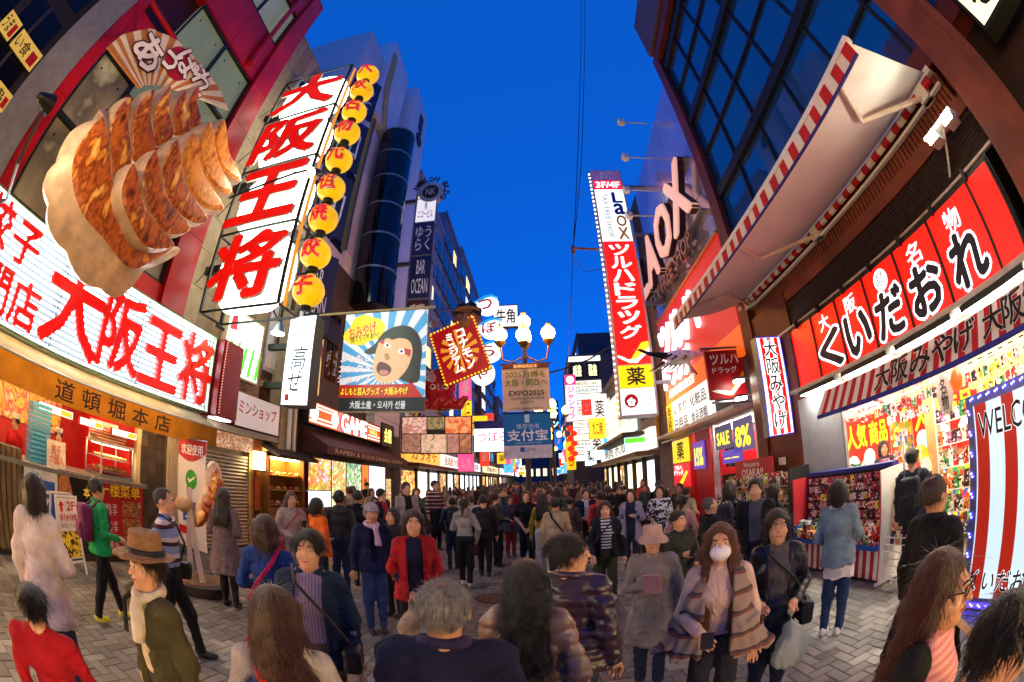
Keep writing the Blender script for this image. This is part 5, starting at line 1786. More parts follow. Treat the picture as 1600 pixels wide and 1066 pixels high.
part(t, 'red_band', ink('C02818'), ('poly', FP, [(CX0, 4.06), (CX1 - .05, 4.06), (CX1 - .4, 4.52), (CX1 - .42, 4.4), (CX0, 4.4)], .006, .009))
T(t, FP, 'よしもと芸人グッズ・大阪みやげ', (CX0 + .06, 4.12, CX1 - .45, 4.32), ink('F5E020', .35), .03, c=.012, outline=(ink('401008'), .03))
part(t, 'grey_band', mat('3A3A3C', .5), ('fbox', FP, CX0, CX1, CZ0, CZ0 + .38, -.02, .005))
T(t, FP, '大阪土産・오사카 선물', (CX0 + .35, CZ0 + .09, CX1 - .5, CZ0 + .29), ink('D8D8D8', .3), .02, c=.008)
part(t, 'top_bar', mat('B09868', .5), ('cyl', (CX0 - .9, PY, CZ1 + .05), (CX1 + .18, PY, CZ1 + .05), .035, .035, 8), ('cyl', (CX0, PY, CZ0), (CX1, PY, CZ0), .02, .02, 8))
part(t, 'wall_arm', M_DARK, ('cyl', (-7.0, PY + .05, CZ1 + .12), (CX0 - .1, PY + .05, CZ1 + .12), .03, .03, 8))
part(t, 'clip', M_STEEL, *[('cyl', (CX0 + .1 + k * .44, PY, CZ1 - .02), (CX0 + .1 + k * .44, PY, CZ1 + .1), .015, .015, 6) for k in range(6)])
for k in (0, 1):
    part(t, 'spot_lamp', M_STEEL, ('cyl', (CX1 + .1, PY - .1, 5.9 - k * 1.4), (CX1 + .24, PY - .2, 5.9 - k * 1.4), .06, .12, 12))

# ------------------------------------------------------------------ left: game hall and restaurants beyond
t = thing('game_hall_building', 'dim tiled building carrying the game sign and food pictures', 'building', (-9, 15, 0))
part(t, 'wall', mat('4A3C34', .7, var=.3), ('box', (-12, 10.96, 2.55), (-7.0, 20.5, 9.5)), ('box', (-12, 10.96, 0), (-8.6, 20.5, 2.6)))
part(t, 'picture_panel', pmat(('8A2A14', 'C88040', '401810', 'E0C080', '602020'), 2.4, .15), ('fbox', LW(-6.98, 10.6, 4.5), 0, 1.3, 0, 1.9, 0, .05))
part(t, 'dark_board', mat('1A1413', .5), ('fbox', LW(-6.98, 10.4, 6.5), 0, 2.6, 0, .8, 0, .06))
for k in range(7):
    w_ = part(t, 'window', glass_mat('1C1614'), ('fbox', LW(-7.0, 12.3 + k * 1.1, 5.2), 0, .8, 0, 2.4, 0, .03))
    part(w_, 'window_frame', M_DARK, ('fbox', LW(-7.0, 12.3 + k * 1.1, 5.2), .37, .43, 0, 2.4, .03, .06))
t = thing('game_sign', 'orange lit fascia sign reading GAME with white bands', 'sign', (-6.6, 13.6, 3.4))
F = LW(-6.55, 10.7, 3.46)
panel(t, F, 5.95, .72, .3, emat('D84018', .4, .15), M_DARK, frame=.03)
part(t, 'pink_field', emat('E8707A', .42), ('fbox', F, 2.0, 4.5, .04, .68, .006, .01))
for b0 in (.08, .2, .5, .6):
    part(t, 'band', emat('F8F0D8', .6, sample=False), ('fbox', F, .08, 1.9, b0, b0 + .05, .006, .012), ('fbox', F, 4.6, 5.85, b0, b0 + .05, .006, .012))
for a in (.35, 1.75):
    part(t, 'pale_disc', emat('FFF0E0', 1.1, sample=False), ('cyl', F.p(a, .36, .01), F.p(a, .36, .018), .24, .24, 20))
T(t, F, 'GAME', (2.15, .06, 4.35, .66), emat('FFF4E0', 1.3, sample=False), .03, .05, c=.012, outline=(mat('C87818'), .03))
T(t, F, 'HALL', (4.75, .3, 5.6, .46), emat('F8D060', 1), .02, c=.014)
t = thing('small_gold_sign', 'small dark sign with gold characters at the end of the game sign', 'sign', (-6.5, 17.5, 3.4))
F = LW(-6.55, 16.8, 3.4)
panel(t, F, 1.5, 1.0, .2, mat('2A1C14', .4), M_DARK, frame=.04)
T(t, F, '金龍', (.3, .2, 1.2, .8), emat('F0C860', 1.0), .03)
t = thing('brown_awning', 'long dark brown awning with pale lettering over the menu panels', 'awning', (-6.2, 14, 2.9))
b = B()
b.quad((-5.95, 10.9, 2.86), (-5.95, 18.6, 2.86), (-6.9, 18.6, 3.4), (-6.9, 10.9, 3.4)).quad((-5.95, 10.9, 2.62), (-5.95, 18.6, 2.62), (-5.95, 18.6, 2.86), (-5.95, 10.9, 2.86))
b.quad((-6.9, 10.9, 3.4), (-6.9, 10.9, 2.62), (-5.95, 10.9, 2.62), (-5.95, 10.9, 2.86))
b.build('canopy', mat('4A2420', .7, var=.2), t)
T(t, LW(-5.945, 11, 2.62), 'RAMEN & SUSHI DINING OSAKA', (.4, .05, 6.8, .19), mat('C8A890', .6), .01)
t = thing('menu_wall', 'bright wall of lit food menu panels under the brown awning', 'menu board', (-6.9, 14, 0))
part(t, 'back', mat('3A1A16', .6), ('box', (-7.2, 11.0, 0), (-6.86, 18.8, 2.6)))
FM = (('F4E8C8', 'E8B040', '6A8A30', 'C84020', '90B8C8', 'F8F4E8'), ('301814', 'E0C8A0', '7A9A50', 'C03020', 'F0E8D8'), ('E8F0F0', '2A3A5A', '70A058', 'D8D0B8', '203018'))
for k, (a0, a1, b0, b1, m_) in enumerate(((.25, 1.75, 1.5, 2.5, pmat(FM[0], 3.2, .5, kind='noise', dist=1.6, sample=True)), (.25, 1.75, .95, 1.46, emat('EEF6FF', .8)), (1.8, 2.9, 1.3, 2.5, pmat(FM[1], 3.4, .5, kind='noise', dist=1.6, sample=True)), (2.95, 4.3, 1.3, 2.5, pmat(FM[2], 3.4, .5, kind='noise', dist=1.6, sample=True)),
                                          (1.8, 4.3, .3, 1.2, emat('E8D8A8', .6)), (4.35, 5.0, .4, 2.5, emat('E87028', .6)), (5.05, 6.9, .4, 2.5, emat('DCEFFF', .8)), (7.0, 7.7, .5, 2.0, pmat(FM[1], 4, .4, kind='noise', dist=1.6)))):
    pn = part(t, 'menu_panel', m_, ('fbox', LW(-6.86, 11, 0), a0, a1, b0, b1, 0, .06))
    part(pn, 'panel_frame', M_DRED, ('fbox', LW(-6.86, 11, 0), a0 - .03, a0, b0, b1, 0, .08), ('fbox', LW(-6.86, 11, 0), a1, a1 + .02, b0, b1, 0, .08))
T(t, LW(-6.79, 11, 0), '麺\n汁', (4.5, 1.2, 4.85, 2.0), M_INK, .02)
# signs beyond, facing the viewer
t = thing('food_billboard', 'billboard of seafood photographs under the octopus', 'billboard', (-4.9, 20, 3.2))
F = CW(-6.75, 20, 3.3)
panel(t, F, 3.55, 1.85, .2, mat('3A2A22', .5), M_DARK, frame=.03)
for k, (a0, a1, b0, b1, cs) in enumerate(((.05, 1.3, 1.0, 1.8, ('D8A090', 'A86A5A', 'F0C8B8', '6A4030')), (1.35, 2.2, 1.2, 1.8, ('5A4A3A', 'A88A60', '3A4A20', 'C8A890')), (2.25, 3.5, 1.0, 1.8, ('E07838', 'C04A18', 'F0A870', '8A3A10')),
                                          (.05, 1.0, .05, .95, ('C89878', '7A4A3A', 'E0B8A0')), (1.05, 2.3, .05, .95, ('A87A58', 'E0C0A0', '6A5030')), (2.35, 2.9, .05, .95, ('C09080', '8A5A4A')), (2.95, 3.5, .05, .95, ('6A3A28', 'C88A60')))):
    part(t, 'food_picture', pmat(cs, 1.7, .2, kind='noise', dist=2.5), ('fbox', F, a0, a1, b0, b1, .006, .014))
t = thing('octopus_figure', 'big glossy red octopus figure above the seafood billboard', 'figure', (-4.7, 20.3, 5.2))
f = Field((-7, 19, 5), (-2.6, 21.6, 9), .06)
f.add(ell((-4.9, 20.4, 6.7), (.85, .75, .95)), .2)
f.add(ell((-4.7, 20.2, 5.9), (.75, .6, .5)), .3)
for k in range(7):
    a = -1.2 + k * .5
    p0 = np.array([-4.8 + .5 * math.sin(a), 20.1, 5.75])
    p1 = p0 + [.6 * math.sin(a), -.4, -.15]
    p2 = p1 + [.45 * math.sin(a + .8), -.1, .35]
    f.add(cone(p0, p1, .22, .16), .12).add(cone(p1, p2, .16, .08), .1)
me = f.mesh('body', [mat('A81A10', .22, var=.2, scale=3)])
o = bpy.data.objects.new('body', me)
COL.objects.link(o)
o.parent = t
o.location = -ORG[t]
for dx in (-.32, .3):
    part(t, 'eye', [EYE_W, EYE_D], ('ball', (-4.75 + dx, 19.72, 6.55), .16, 14), ('ball', (-4.74 + dx, 19.6, 6.55), .08, 12, 1), smooth=True)
t = thing('diamond_sign', 'tilted red sign edged with yellow bulbs above the octopus', 'sign', (-3.85, 19, 6.5))
c0 = on_y(718, 548, 19)
FD = Fr(c0, (math.cos(.32), -.15, math.sin(.32)), (-math.sin(.32), 0, math.cos(.32)))
part(t, 'cabinet', M_DRED, ('fbox', FD, -1.15, 1.15, -1.35, 1.35, -.35, 0))
b = B()
for k in range(14):
    a0, a1 = 2 * PI * k / 14, 2 * PI * (k + .5) / 14
    b.poly(FD, [(0, 0), (.95 * math.cos(a0), 1.1 * math.sin(a0)), (.95 * math.cos(a1), 1.1 * math.sin(a1))], .003, .008)
b.build('burst', emat('D88A20', .35, sample=False), t)
part(t, 'face_panel', emat('A01010', .25), ('fbox', FD, -1.12, 1.12, -1.32, 1.32, .0, .002))
T(t, FD, 'コナモン', (.1, -1.0, .55, 1.0), emat('F4E0D8', .7), .05, vert=True, c=.012, outline=(mat('C03028'), .03))
T(t, FD, 'ミュジアム', (-.5, -1.0, -.05, 1.0), emat('F4E0D8', .7), .05, vert=True, c=.012, outline=(mat('C03028'), .03))
bb = B()
for k in range(16):
    q = -1.3 + 2.6 * k / 15
    for a in (-1.16, 1.16):
        P = FD.p(a, q, .03)
        bb.ball(P, .052, 8)
for k in range(13):
    q = -1.1 + 2.2 * k / 12
    for c_ in (-1.36, 1.36):
        bb.ball(FD.p(q, c_, .03), .052, 8)
tag(bb.build('bulbs', emat('FFB010', .6), t), kind='stuff')
t = thing('head_figure', 'large painted head with cloth headband peering over the red sign', 'figure', (-3.3, 19.4, 9.6))
f = Field((-4.6, 18.4, 8.6), (-2.2, 20.6, 11.2), .04)
f.add(ell((-3.35, 19.5, 9.95), (.62, .6, .72)), .1).add(ell((-3.35, 19.2, 9.55), (.48, .45, .45)), .1).add(ell((-3.35, 18.88, 9.85), (.1, .14, .16)), .1).add(ell((-3.95, 19.5, 9.85), (.1, .15, .2)), .06).add(ell((-2.75, 19.5, 9.85), (.1, .15, .2)), .06)
o = bpy.data.objects.new('head', f.mesh('head', [mat('8A5A34', .45, var=.2)]))
COL.objects.link(o)
o.parent = t
o.location = -ORG[t]
f = Field((-4.6, 18.4, 9.6), (-2.2, 20.6, 11.2), .04)
f.add(ell((-3.35, 19.58, 10.15), (.68, .64, .62)), .05, 0, .03, 4).sub(ell((-3.35, 18.8, 9.8), (.55, .45, .45)), .06)
o = bpy.data.objects.new('hair', f.mesh('hair', [mat('1C120C', .6)]))
COL.objects.link(o)
o.parent = t
o.location = -ORG[t]
part(t, 'headband', mat('9A6A30', .7), ('lathe', (-3.35, 19.5, 10.2), [(.66, 0), (.7, .04), (.68, .14), (.63, .16)], 24), smooth=True)
for dx in (-.22, .22):
    part(t, 'eyebrow', M_INK, ('box', (-3.35 + dx - .14, 18.9, 9.98), (-3.35 + dx + .14, 18.96, 10.05)))
    part(t, 'eye', [EYE_W, EYE_D], ('ball', (-3.35 + dx, 18.97, 9.85), (.1, .06, .07), 10), ('ball', (-3.35 + dx, 18.92, 9.85), .04, 8, 1))
for k, (ch, u, v, lab) in enumerate((('つ', 759, 479, 'topmost white blowfish shaped lamp sign with red swirl letter'), ('ぼ', 765, 515, 'second white blowfish lamp sign from the top'), ('ら', 763, 551, 'third white blowfish lamp sign from the top'), ('や', 752, 586, 'lowest white blowfish lamp sign behind the red tilted sign'))):
    c = on_y(u, v, 24)
    t = thing('blowfish_lamp_sign', lab, 'sign', c, 'blowfish lamp signs in a column')
    F = CW(c.x, 24, c.z)
    ol = smooth_loop([(-.95, .18), (-.6, .3), (-.2, .6), (.4, .72), (.85, .5), (.95, 0), (.75, -.5), (.2, -.78), (-.35, -.62), (-.7, -.2)], 4)[::-1]
    b = B()
    n = len(ol)
    rr = [[F.p(a * s_, q * s_, d_) for a, q in ol] for s_, d_ in ((.0, .4), (.43, .36), (.72, .22), (.85, .0), (.72, -.22), (.25, -.36))]
    for i in range(5):
        b.add(rr[i] + rr[i + 1], [(k_, n + k_, n + (k_ + 1) % n, (k_ + 1) % n) for k_ in range(n)], 0)
    b.build('body', emat('E8FBFF', .6), t, smooth=True)
    fin = [(-.84, .17), (-.43, .36), (0, .62), (.43, .68), (.77, .44), (.34, .52), (0, .43), (-.34, .26)]
    part(t, 'fin', emat('1C7AB0', .6), ('poly', F, fin[::-1], .1, .32))
    T(t, F, ch, (-.4, -.36, .42, .32), emat('B01418', .3, sample=False), .04, c=.41)
    part(t, 'bracket', M_STEEL, ('box', (c.x - 3.2, 24.1, c.z - .06), (c.x - .5, 24.2, c.z + .06)))
t = thing('white_square_sign', 'square white sign with black brush characters beside the lamps', 'sign', (-2.2, 26, 11))
c = on_y(790, 494, 26)
F = CW(c.x - .85, 26, c.z - .8)
panel(t, F, 1.7, 1.6, .3, emat('D8D0C8', .55), M_DARK, frame=.06)
T(t, F, '牛角', (.25, .3, 1.45, 1.3), M_INK, .03)
t = thing('blowfish_curtain_sign', 'white curtain shaped sign with blue top band and red letters', 'sign', (-2.8, 22, 4))
c1, c2 = on_y(741, 662, 22), on_y(790, 705, 22)
F = CW(c1.x, 22, c2.z)
w_, h_ = c2.x - c1.x + .2, c1.z - c2.z
panel(t, F, w_, h_, .3, emat('ECF2FF', .95), M_DARK)
part(t, 'blue_band', mat('1C2A8A', .5), ('fbox', F, 0, w_, h_ - .3, h_ + .12, .006, .05))
T(t, F, 'つぼら', (.2, h_ * .35, w_ - .1, h_ * .68), emat('C01418', .4, sample=False), .03)
# the frontages that carry on down the left side
def far_building(lab, x0, x1, y0, y1, h, c, left=True, lit=.3, rows=5, colsn=4, wc=None, roof=None):
    q = thing('street_building', lab, 'building', ((x0 + x1) / 2, (y0 + y1) / 2, 0), 'buildings lining the far street')
    part(q, 'wall', mat(c, .7, var=.2), ('box', (x0, y0, 0), (x1, y1, h)))
    F = LW(x1, y0, 0) if left else RW(x0, y1, 0)
    L = y1 - y0
    for j in range(rows):
        for i in range(colsn):
            a0 = L * (i + .15) / colsn
            a1 = L * (i + .85) / colsn
            b0 = 4.6 + (h - 5.2) * j / rows
            b1 = 4.6 + (h - 5.2) * (j + .62) / rows
            on = R.random() < lit
            w1 = part(q, 'window', emat(R.choice(('F8E0A8', 'DDEBFF', 'FFD080')), .7, .4, sample=False) if on else glass_mat('1C2230'), ('fbox', F, a0, a1, b0, b1, -.02, .03))
            part(w1, 'window_frame', mat('3A3638', .5), ('fbox', F, a0 - .06, a1 + .06, b0 - .1, b0, 0, .12))
    part(q, 'shop_canopy', mat(R.choice(('5A2A20', '3A3A40', '6A5A40')), .7), ('fbox', F, .1, L - .1, 2.7, 2.9, 0, 1.0))
    part(q, 'fascia', emat(R.choice(('F0F4FF', 'FFE8B0', 'E83020', 'FFF8E8', 'F8B040')), .45, .3), ('fbox', F, .2, L - .2, 3.0, 3.9, .0, .25))
    nb = max(2, int(L / 2.2))
    for i in range(nb):
        a0, a1 = L * (i + .08) / nb, L * (i + .92) / nb
        part(q, 'shop_light', R.choice((pmat(('F4E0B0', 'C84828', '402018', 'F8C860', '6A8A50', '8A4A28'), 2.2, .5, kind='noise', dist=1.5, sample=True), emat('FFE2B8', 1.1, .4, 2), pmat(('FFF0D8', 'B8864A', '3A2A20', 'E8B050'), 1.6, .7, kind='noise', dist=1.5, sample=True), emat('E8F0FF', 1.0, .4, 2))), ('fbox', F, a0, a1, .5, 2.5, .0, .04))
        part(q, 'shop_post', M_DARK, ('fbox', F, a1, a1 + .12, 0, 2.7, .0, .2))
    T(q, F, R.choice(('居酒屋 大阪', 'たこ焼き道楽', '串カツ酒場', 'RAMEN ラーメン', '回転寿司', '焼肉 ホルモン', 'カラオケ', 'お好み焼き')), (L * .15, 3.15, L * .85, 3.75), R.choice((M_INK, M_REDINK, M_DARK)), .03, c=.26)
    part(q, 'parapet', mat(c, .7), ('fbox', F, -.02, L + .02, h - .3, h + .15, 0, .12))
    return q
far_building('grey mauve slab building just past the tower', -12, -7.0, 20.6, 28.5, 21.2, '8C8290', rows=7, lit=.12)
far_building('dark slanted front building on the left behind blowfish lamps', -12, -7.0, 28.6, 36, 23.5, '777080', rows=8, lit=.15)
far_building('left grey office block before the street end', -12, -7.0, 36.1, 48, 24.5, '8A828A', rows=8, lit=.2)
far_building('small brown block far down the left side', -12, -6.6, 48.1, 64, 17, '6A5648', rows=6, lit=.3)
far_building('farthest pale block on the left side', -12, -6.2, 64.1, 95, 15, '75707C', rows=5, lit=.3)
# ------------------------------------------------------------------ street lamps down the middle of the street
def street_lamp(lab, x, y, zt, globes=True, banner=False):
    t = thing('street_lamp', lab, 'lamp post', (x, y, 0), 'globe street lamps along the street')
    post = mat('3A2E24', .5, .4)
    bronze = mat('7A5A30', .4, .6)
    part(t, 'pole', post, ('lathe', (x, y, 0), [(.2, 0), (.2, .35), (.12, .45), (.09, .6), (.07, zt - .9), (.06, zt - .3), (.09, zt - .25)], 14), smooth=True)
    spots = ((0, 0, .42), (-.78, 0, 0), (.78, 0, 0), (0, -.7, -.28), (0, .7, .1))
    for dx, dy, dz in spots:
        c = Vector((x + dx, y + dy, zt + dz))
        if dx or dy:
            q = 1 if dx > 0 or dy > 0 else -1
            ux, uy = (1, 0) if dx else (0, 1)
            L = abs(dx) + abs(dy)
            part(t, 'arm', bronze, ('tube', [(x, y, zt - .75), (x + ux * q * L * .5, y + uy * q * L * .5, zt - .95), (x + ux * q * L * .9, y + uy * q * L * .9, zt - .85 + dz * .5), (c.x, c.y, c.z - .38)], .03, 8), smooth=True)
        g = part(t, 'globe', emat('FFAA3A', 17, .04), ('ball', c, .225, 20), smooth=True)
        part(g, 'collar', bronze, ('lathe', c + Vector((0, 0, -.42)), [(.05, 0), (.1, .05), (.17, .14), (.18, .18)], 14), smooth=True)
        part(g, 'finial', bronze, ('lathe', c + Vector((0, 0, .28)), [(.09, 0), (.03, .04), (.035, .08), (.005, .14)], 10), smooth=True)
    return t
street_lamp('nearest globe street lamp rising above the two hanging banners', -.38, 13, 6.66)
street_lamp('second globe street lamp showing right of the blue banner', .75, 24, 5.9)
street_lamp('third globe street lamp small in the distance', .95, 38, 6.0)
street_lamp('farthest globe street lamp near the street end', 1.2, 56, 6.0)
def banner(lab, z0, z1, base, y=12.9):
    t = thing('hanging_banner', lab, 'banner', (-.38, y, z0), 'banners hung from the lamp post')
    F = CW(-1.1, y, z0)
    b = B()
    n = 12
    h = z1 - z0
    vs = [F.p(1.46 * i / n, q * h, .02 * math.sin(i * .9 + 2 * q)) for q in (0, .5, 1) for i in range(n + 1)]
    b.add(vs, [(r_ * (n + 1) + i, r_ * (n + 1) + i + 1, (r_ + 1) * (n + 1) + i + 1, (r_ + 1) * (n + 1) + i) for r_ in range(2) for i in range(n)])
    b.build('cloth', base, t, smooth=True)
    part(t, 'rod', M_DARK, ('cyl', F.p(-.06, h + .01), F.p(1.55, h + .01), .025, .025, 8))
    return t, F, h
M_BEIGE = sheer('E2C8A8', .7, .05, 4, .4)
t, F, h = banner('beige cloth banner about an exposition under the lamp globes', 4.12, 5.62, M_BEIGE)
part(t, 'header', mat('5A3420', .6), ('fbox', F, 0, 1.46, h - .16, h, .03, .04))
T(t, F, '道頓堀商店会', (.35, h - .14, 1.1, h - .03), emat('E8A860', .5), .01, c=.045)
T(t, F, '2025万博を', (.1, h - .45, 1.36, h - .24), mat('5A7A2A', .6), .02, c=.035)
T(t, F, '大阪・関西へ', (.08, h - .72, 1.38, h - .49), mat('5A7A2A', .6), .02, c=.035)
T(t, F, 'EXPO2025', (.2, h - 1.02, 1.28, h - .86), M_INK, .025, c=.035)
T(t, F, 'OSAKA,KANSAI\nJAPAN', (.22, h - 1.3, 1.26, h - 1.06), mat('4A4440', .6), 0, c=.035)
T(t, F, 'いのち輝く未来社会のデザイン', (.2, .05, 1.26, .11), M_INK, 0, c=.035)
t, F, h = banner('blue cloth payment banner hanging below the beige banner', 2.66, 4.06, sheer('2C7AB8', .65, .05, 4, .4))
part(t, 'pale_foot', mat('CDBFC0', .7), ('fbox', F, 0, 1.46, 0, .4, .03, .036))
T(t, F, '推荐使用', (.4, h - .5, 1.08, h - .34), mat('B8D0E4', .6), 0, c=.035)
T(t, F, '支付宝', (.12, h - .86, 1.34, h - .52), M_WHITEINK, .03, c=.035)
T(t, F, 'ALIPAY ACCEPTED HERE', (.35, h - .95, 1.15, h - .9), mat('B8D0E4', .6), 0, c=.035)
part(t, 'blue_mark', mat('1C5AA8', .5), ('fbox', F, .5, .64, .2, .34, .038, .042))
T(t, F, '支付宝', (.7, .23, .95, .31), M_INK, 0, c=.042)
part(t, 'lamp_emblem', mat('C8D8E4', .5), ('fbox', F, .66, .8, h - .3, h - .06, .03, .035))
# overhead wires
for k, (x0, x1, lab) in enumerate(((4.55, 1.55, 'pair of thin black wires dropping from above the street'), )):
    t = thing('overhead_wire', lab, 'wire', (3, 14, 10))
    for d in (0, .1):
        part(t, 'cable', M_BLACK, ('tube', [on_y(907 + d * 60, -40, 14), on_y(908 + d * 60, 60, 14), on_y(906 + d * 60, 140, 14), on_y(902 + d * 60, 260, 14), on_y(896, 385, 14)], .018, 5))
    part(t, 'insulator', mat('6A4A38', .6), ('box', on_y(893, 395, 14), on_y(893, 395, 14) + Vector((.14, .1, .35))), ('cyl', on_y(896, 388, 14), on_y(938, 390, 14.1), .05, .05, 8))
    part(t, 'drop_cable', M_BLACK, ('tube', [on_y(895, 395, 14), on_y(892, 470, 14), on_y(888, 560, 20), on_y(880, 640, 30)], .014, 5), ('tube', [on_y(897, 405, 14), on_y(915, 425, 14.1), on_y(940, 420, 14.1)], .014, 5))
t = thing('crossing_cable', 'slack black cable crossing the street behind the lamp', 'cable', (1, 14, 6))
part(t, 'cable', M_BLACK, ('tube', [on_y(858, 583, 16), on_y(890, 574, 15.5), on_y(920, 562, 15), on_y(952, 542, 14.2)], .03, 6))

# ------------------------------------------------------------------ right: brown glazed building over the souvenir shop
M_BRN = mat('5A2114', .5, var=.4, scale=1.3, bump=.15)
M_BRN2 = mat('6E331C', .55, var=.4, scale=1.6, bump=.2)
t = thing('glazed_building', 'brown framed building with a blue glass front above the souvenir shop', 'building', (7, 4, 0))
BX = 4.95
part(t, 'body', mat('2A1512', .7), ('box', (5.3, -1.5, 4.3), (10, 8.45, 15.0)), ('box', (8.0, -1.5, 0), (10, 8.45, 4.3)))
part(t, 'corner_column', M_BRN, ('box', (4.75, 8.0, 0), (5.3, 8.45, 15.05)))
part(t, 'roof_beam', M_BRN, ('box', (4.7, -1.5, 14.5), (5.3, 8.0, 15.1)))
part(t, 'penthouse', mat('5A4A58', .6), ('box', (4.6, 2.0, 15.1), (6.5, 8.2, 17.5)))
F = RW(BX, 8.0, 0)
gm = glass_mat('0A3C7A', .04, ior=2.5)
cols_ = 7
cw = 9.5 / cols_
rowz = [5.85, 7.1, 8.4, 9.8, 11.2, 12.6, 14.0, 14.5]
for i in range(cols_):
    for j in range(len(rowz) - 1):
        part(t, 'pane', gm, ('fbox', F, i * cw + .03, (i + 1) * cw - .03, rowz[j] + .03, rowz[j + 1] - .03, -.3, R.uniform(-.008, .0)))
for i in range(cols_ + 1):
    part(t, 'mullion', M_BLACK, ('fbox', F, i * cw - .03, i * cw + .03, 5.85, 14.5, -.3, .06))
for j, z_ in enumerate(rowz):
    th = .14 if j in (2, 4, 6) else .035
    part(t, 'transom', M_BLACK, ('fbox', F, 0, 9.5, z_ - th, z_ + th, -.299, .065 + .06 * (j in (2, 4, 6))))
part(t, 'fascia_band', M_BRN, ('fbox', F, 0, 8.0, 5.5, 5.84, -.3, .1))
for i in range(78):
    part(t, 'soffit_rib', M_BRN2, ('fbox', F, .04 + i * .088, .105 + i * .088, 4.98, 5.42, -.1, .06))
part(t, 'soffit_back', mat('2E110B', .7), ('fbox', F, 0, 7.2, 4.95, 5.45, -.3, -.1))
part(t, 'beam', M_BRN2, ('fbox', F, 0, 7.2, 4.75, 4.95, -.3, .12))
for i in range(9):
    part(t, 'shutter_rib', mat('3A2A24', .4, .5), ('cyl', (4.86, .95, 4.3 + i * .05), (4.86, 7.6, 4.3 + i * .05), .026, .026, 6))
part(t, 'shutter_box', mat('1E1614', .6), ('box', (4.9, .95, 4.24), (5.3, 7.6, 4.745)))
part(t, 'rail', mat('C8B8A8', .35, .6), ('cyl', (4.72, 1.0, 4.2), (4.72, 6.9, 4.2), .022, .022, 8))
part(t, 'near_column', M_BRN2, ('box', (4.5, .38, 0), (5.2, .95, 15)), ('box', (4.42, .3, 0), (4.5, .44, 15)))
part(t, 'side_wall', M_BRN, ('box', (4.8, 6.5, 0), (5.3, 8.0, 4.95)))
part(t, 'notice', M_WHITE, ('fbox', RW(4.8, 8.0, 0), .35, .62, 1.75, 1.9, 0, .01))
t = thing('retractable_awning', 'white underside retractable awning with red and white striped edge', 'awning', (4, 5, 5.1))
AX0, AX1, AZ0, AZ1, AY0, AY1 = 3.05, 4.82, 5.14, 5.5, 1.25, 8.35
b = B()
NY, NX = 36, 8
for i in range(NY + 1):
    for j in range(NX + 1):
        y_ = AY0 + (AY1 - AY0) * i / NY
        q = j / NX
        b.v.append((AX0 + (AX1 - AX0) * q, y_, AZ0 + (AZ1 - AZ0) * q - .05 * math.sin(PI * q) + .008 * math.sin(i * 1.9) * math.sin(PI * q)))
for i in range(NY):
    for j in range(NX):
        k = i * (NX + 1) + j
        b.f.append((k, k + 1, k + NX + 2, k + NX + 1))
        b.m.append(0)
b.build('canopy', sheer('F0DCCA', .85, .06, 1.5, .06), t, smooth=True)
NS = 46
for i in range(NS):
    y0, y1 = AY0 + (AY1 - AY0) * i / NS, AY0 + (AY1 - AY0) * (i + 1) / NS
    c_ = mat('B01418', .75, var=.1) if i % 2 == 0 else mat('D8CCC0', .75, var=.06)
    s_ = .012 * math.sin(i * 1.1)
    part(t, 'valance_stripe', c_, ('fbox', RW(AX0 - .03 + s_, y1, AZ0 - .19), 0, y1 - y0, 0, .19, -.006, .006))
    part(t, 'rear_stripe', c_, ('cyl', (4.78, y0, 5.36), (4.78, y1, 5.36), .06, .06, 8))
part(t, 'blue_hem', mat('1C1C70', .6), ('box', (AX0 - .045, AY0, AZ0 - .215), (AX0 - .015, AY1, AZ0 - .19)))
part(t, 'front_bar', M_WHITE, ('box', (AX0 - .04, AY0 - .03, AZ0), (AX0 + .05, AY1 + .03, AZ0 + .07)))
part(t, 'wall_bar', M_WHITE, ('box', (4.84, AY0 - .1, 5.46), (4.94, AY1 - .3, 5.56)), ('box', (4.78, AY0 - .1, 5.2), (4.86, AY1 - .3, 5.24)))
for y_, d_ in ((1.5, 1), (4.9, 1), (7.9, -1)):
    part(t, 'folding_arm', mat('D8C0A8', .5), ('cyl', (4.8, y_, 5.28), (3.9, y_ + .75 * d_, 5.2), .04, .035, 8), ('cyl', (3.9, y_ + .75 * d_, 5.2), (3.1, y_ + .25 * d_, 5.13), .035, .03, 8))
    part(t, 'arm_bracket', M_WHITE, ('box', (4.72, y_ - .1, 5.2), (4.9, y_ + .1, 5.42)))
# lamp bracket above the red sign
t = thing('twin_flood_lamp', 'white twin flood lamp above the near end of the red sign', 'lamp', (4.5, 1.4, 4.55))
part(t, 'plate', M_WHITE, ('box', (4.3, 1.15, 4.6), (4.5, 1.75, 4.64)))
for y_ in (1.25, 1.6):
    h_ = part(t, 'head', mat('B8B4AC', .4), ('box', (4.28, y_ - .08, 4.5), (4.5, y_ + .1, 4.58)))
    part(h_, 'lens', emat('F4FFF4', 45), ('box', (4.262, y_ - .07, 4.5), (4.279, y_ + .09, 4.58)))
part(t, 'arm', M_WHITE, ('cyl', (4.45, 1.45, 4.6), (4.85, 1.9, 4.35), .02, .02, 6))
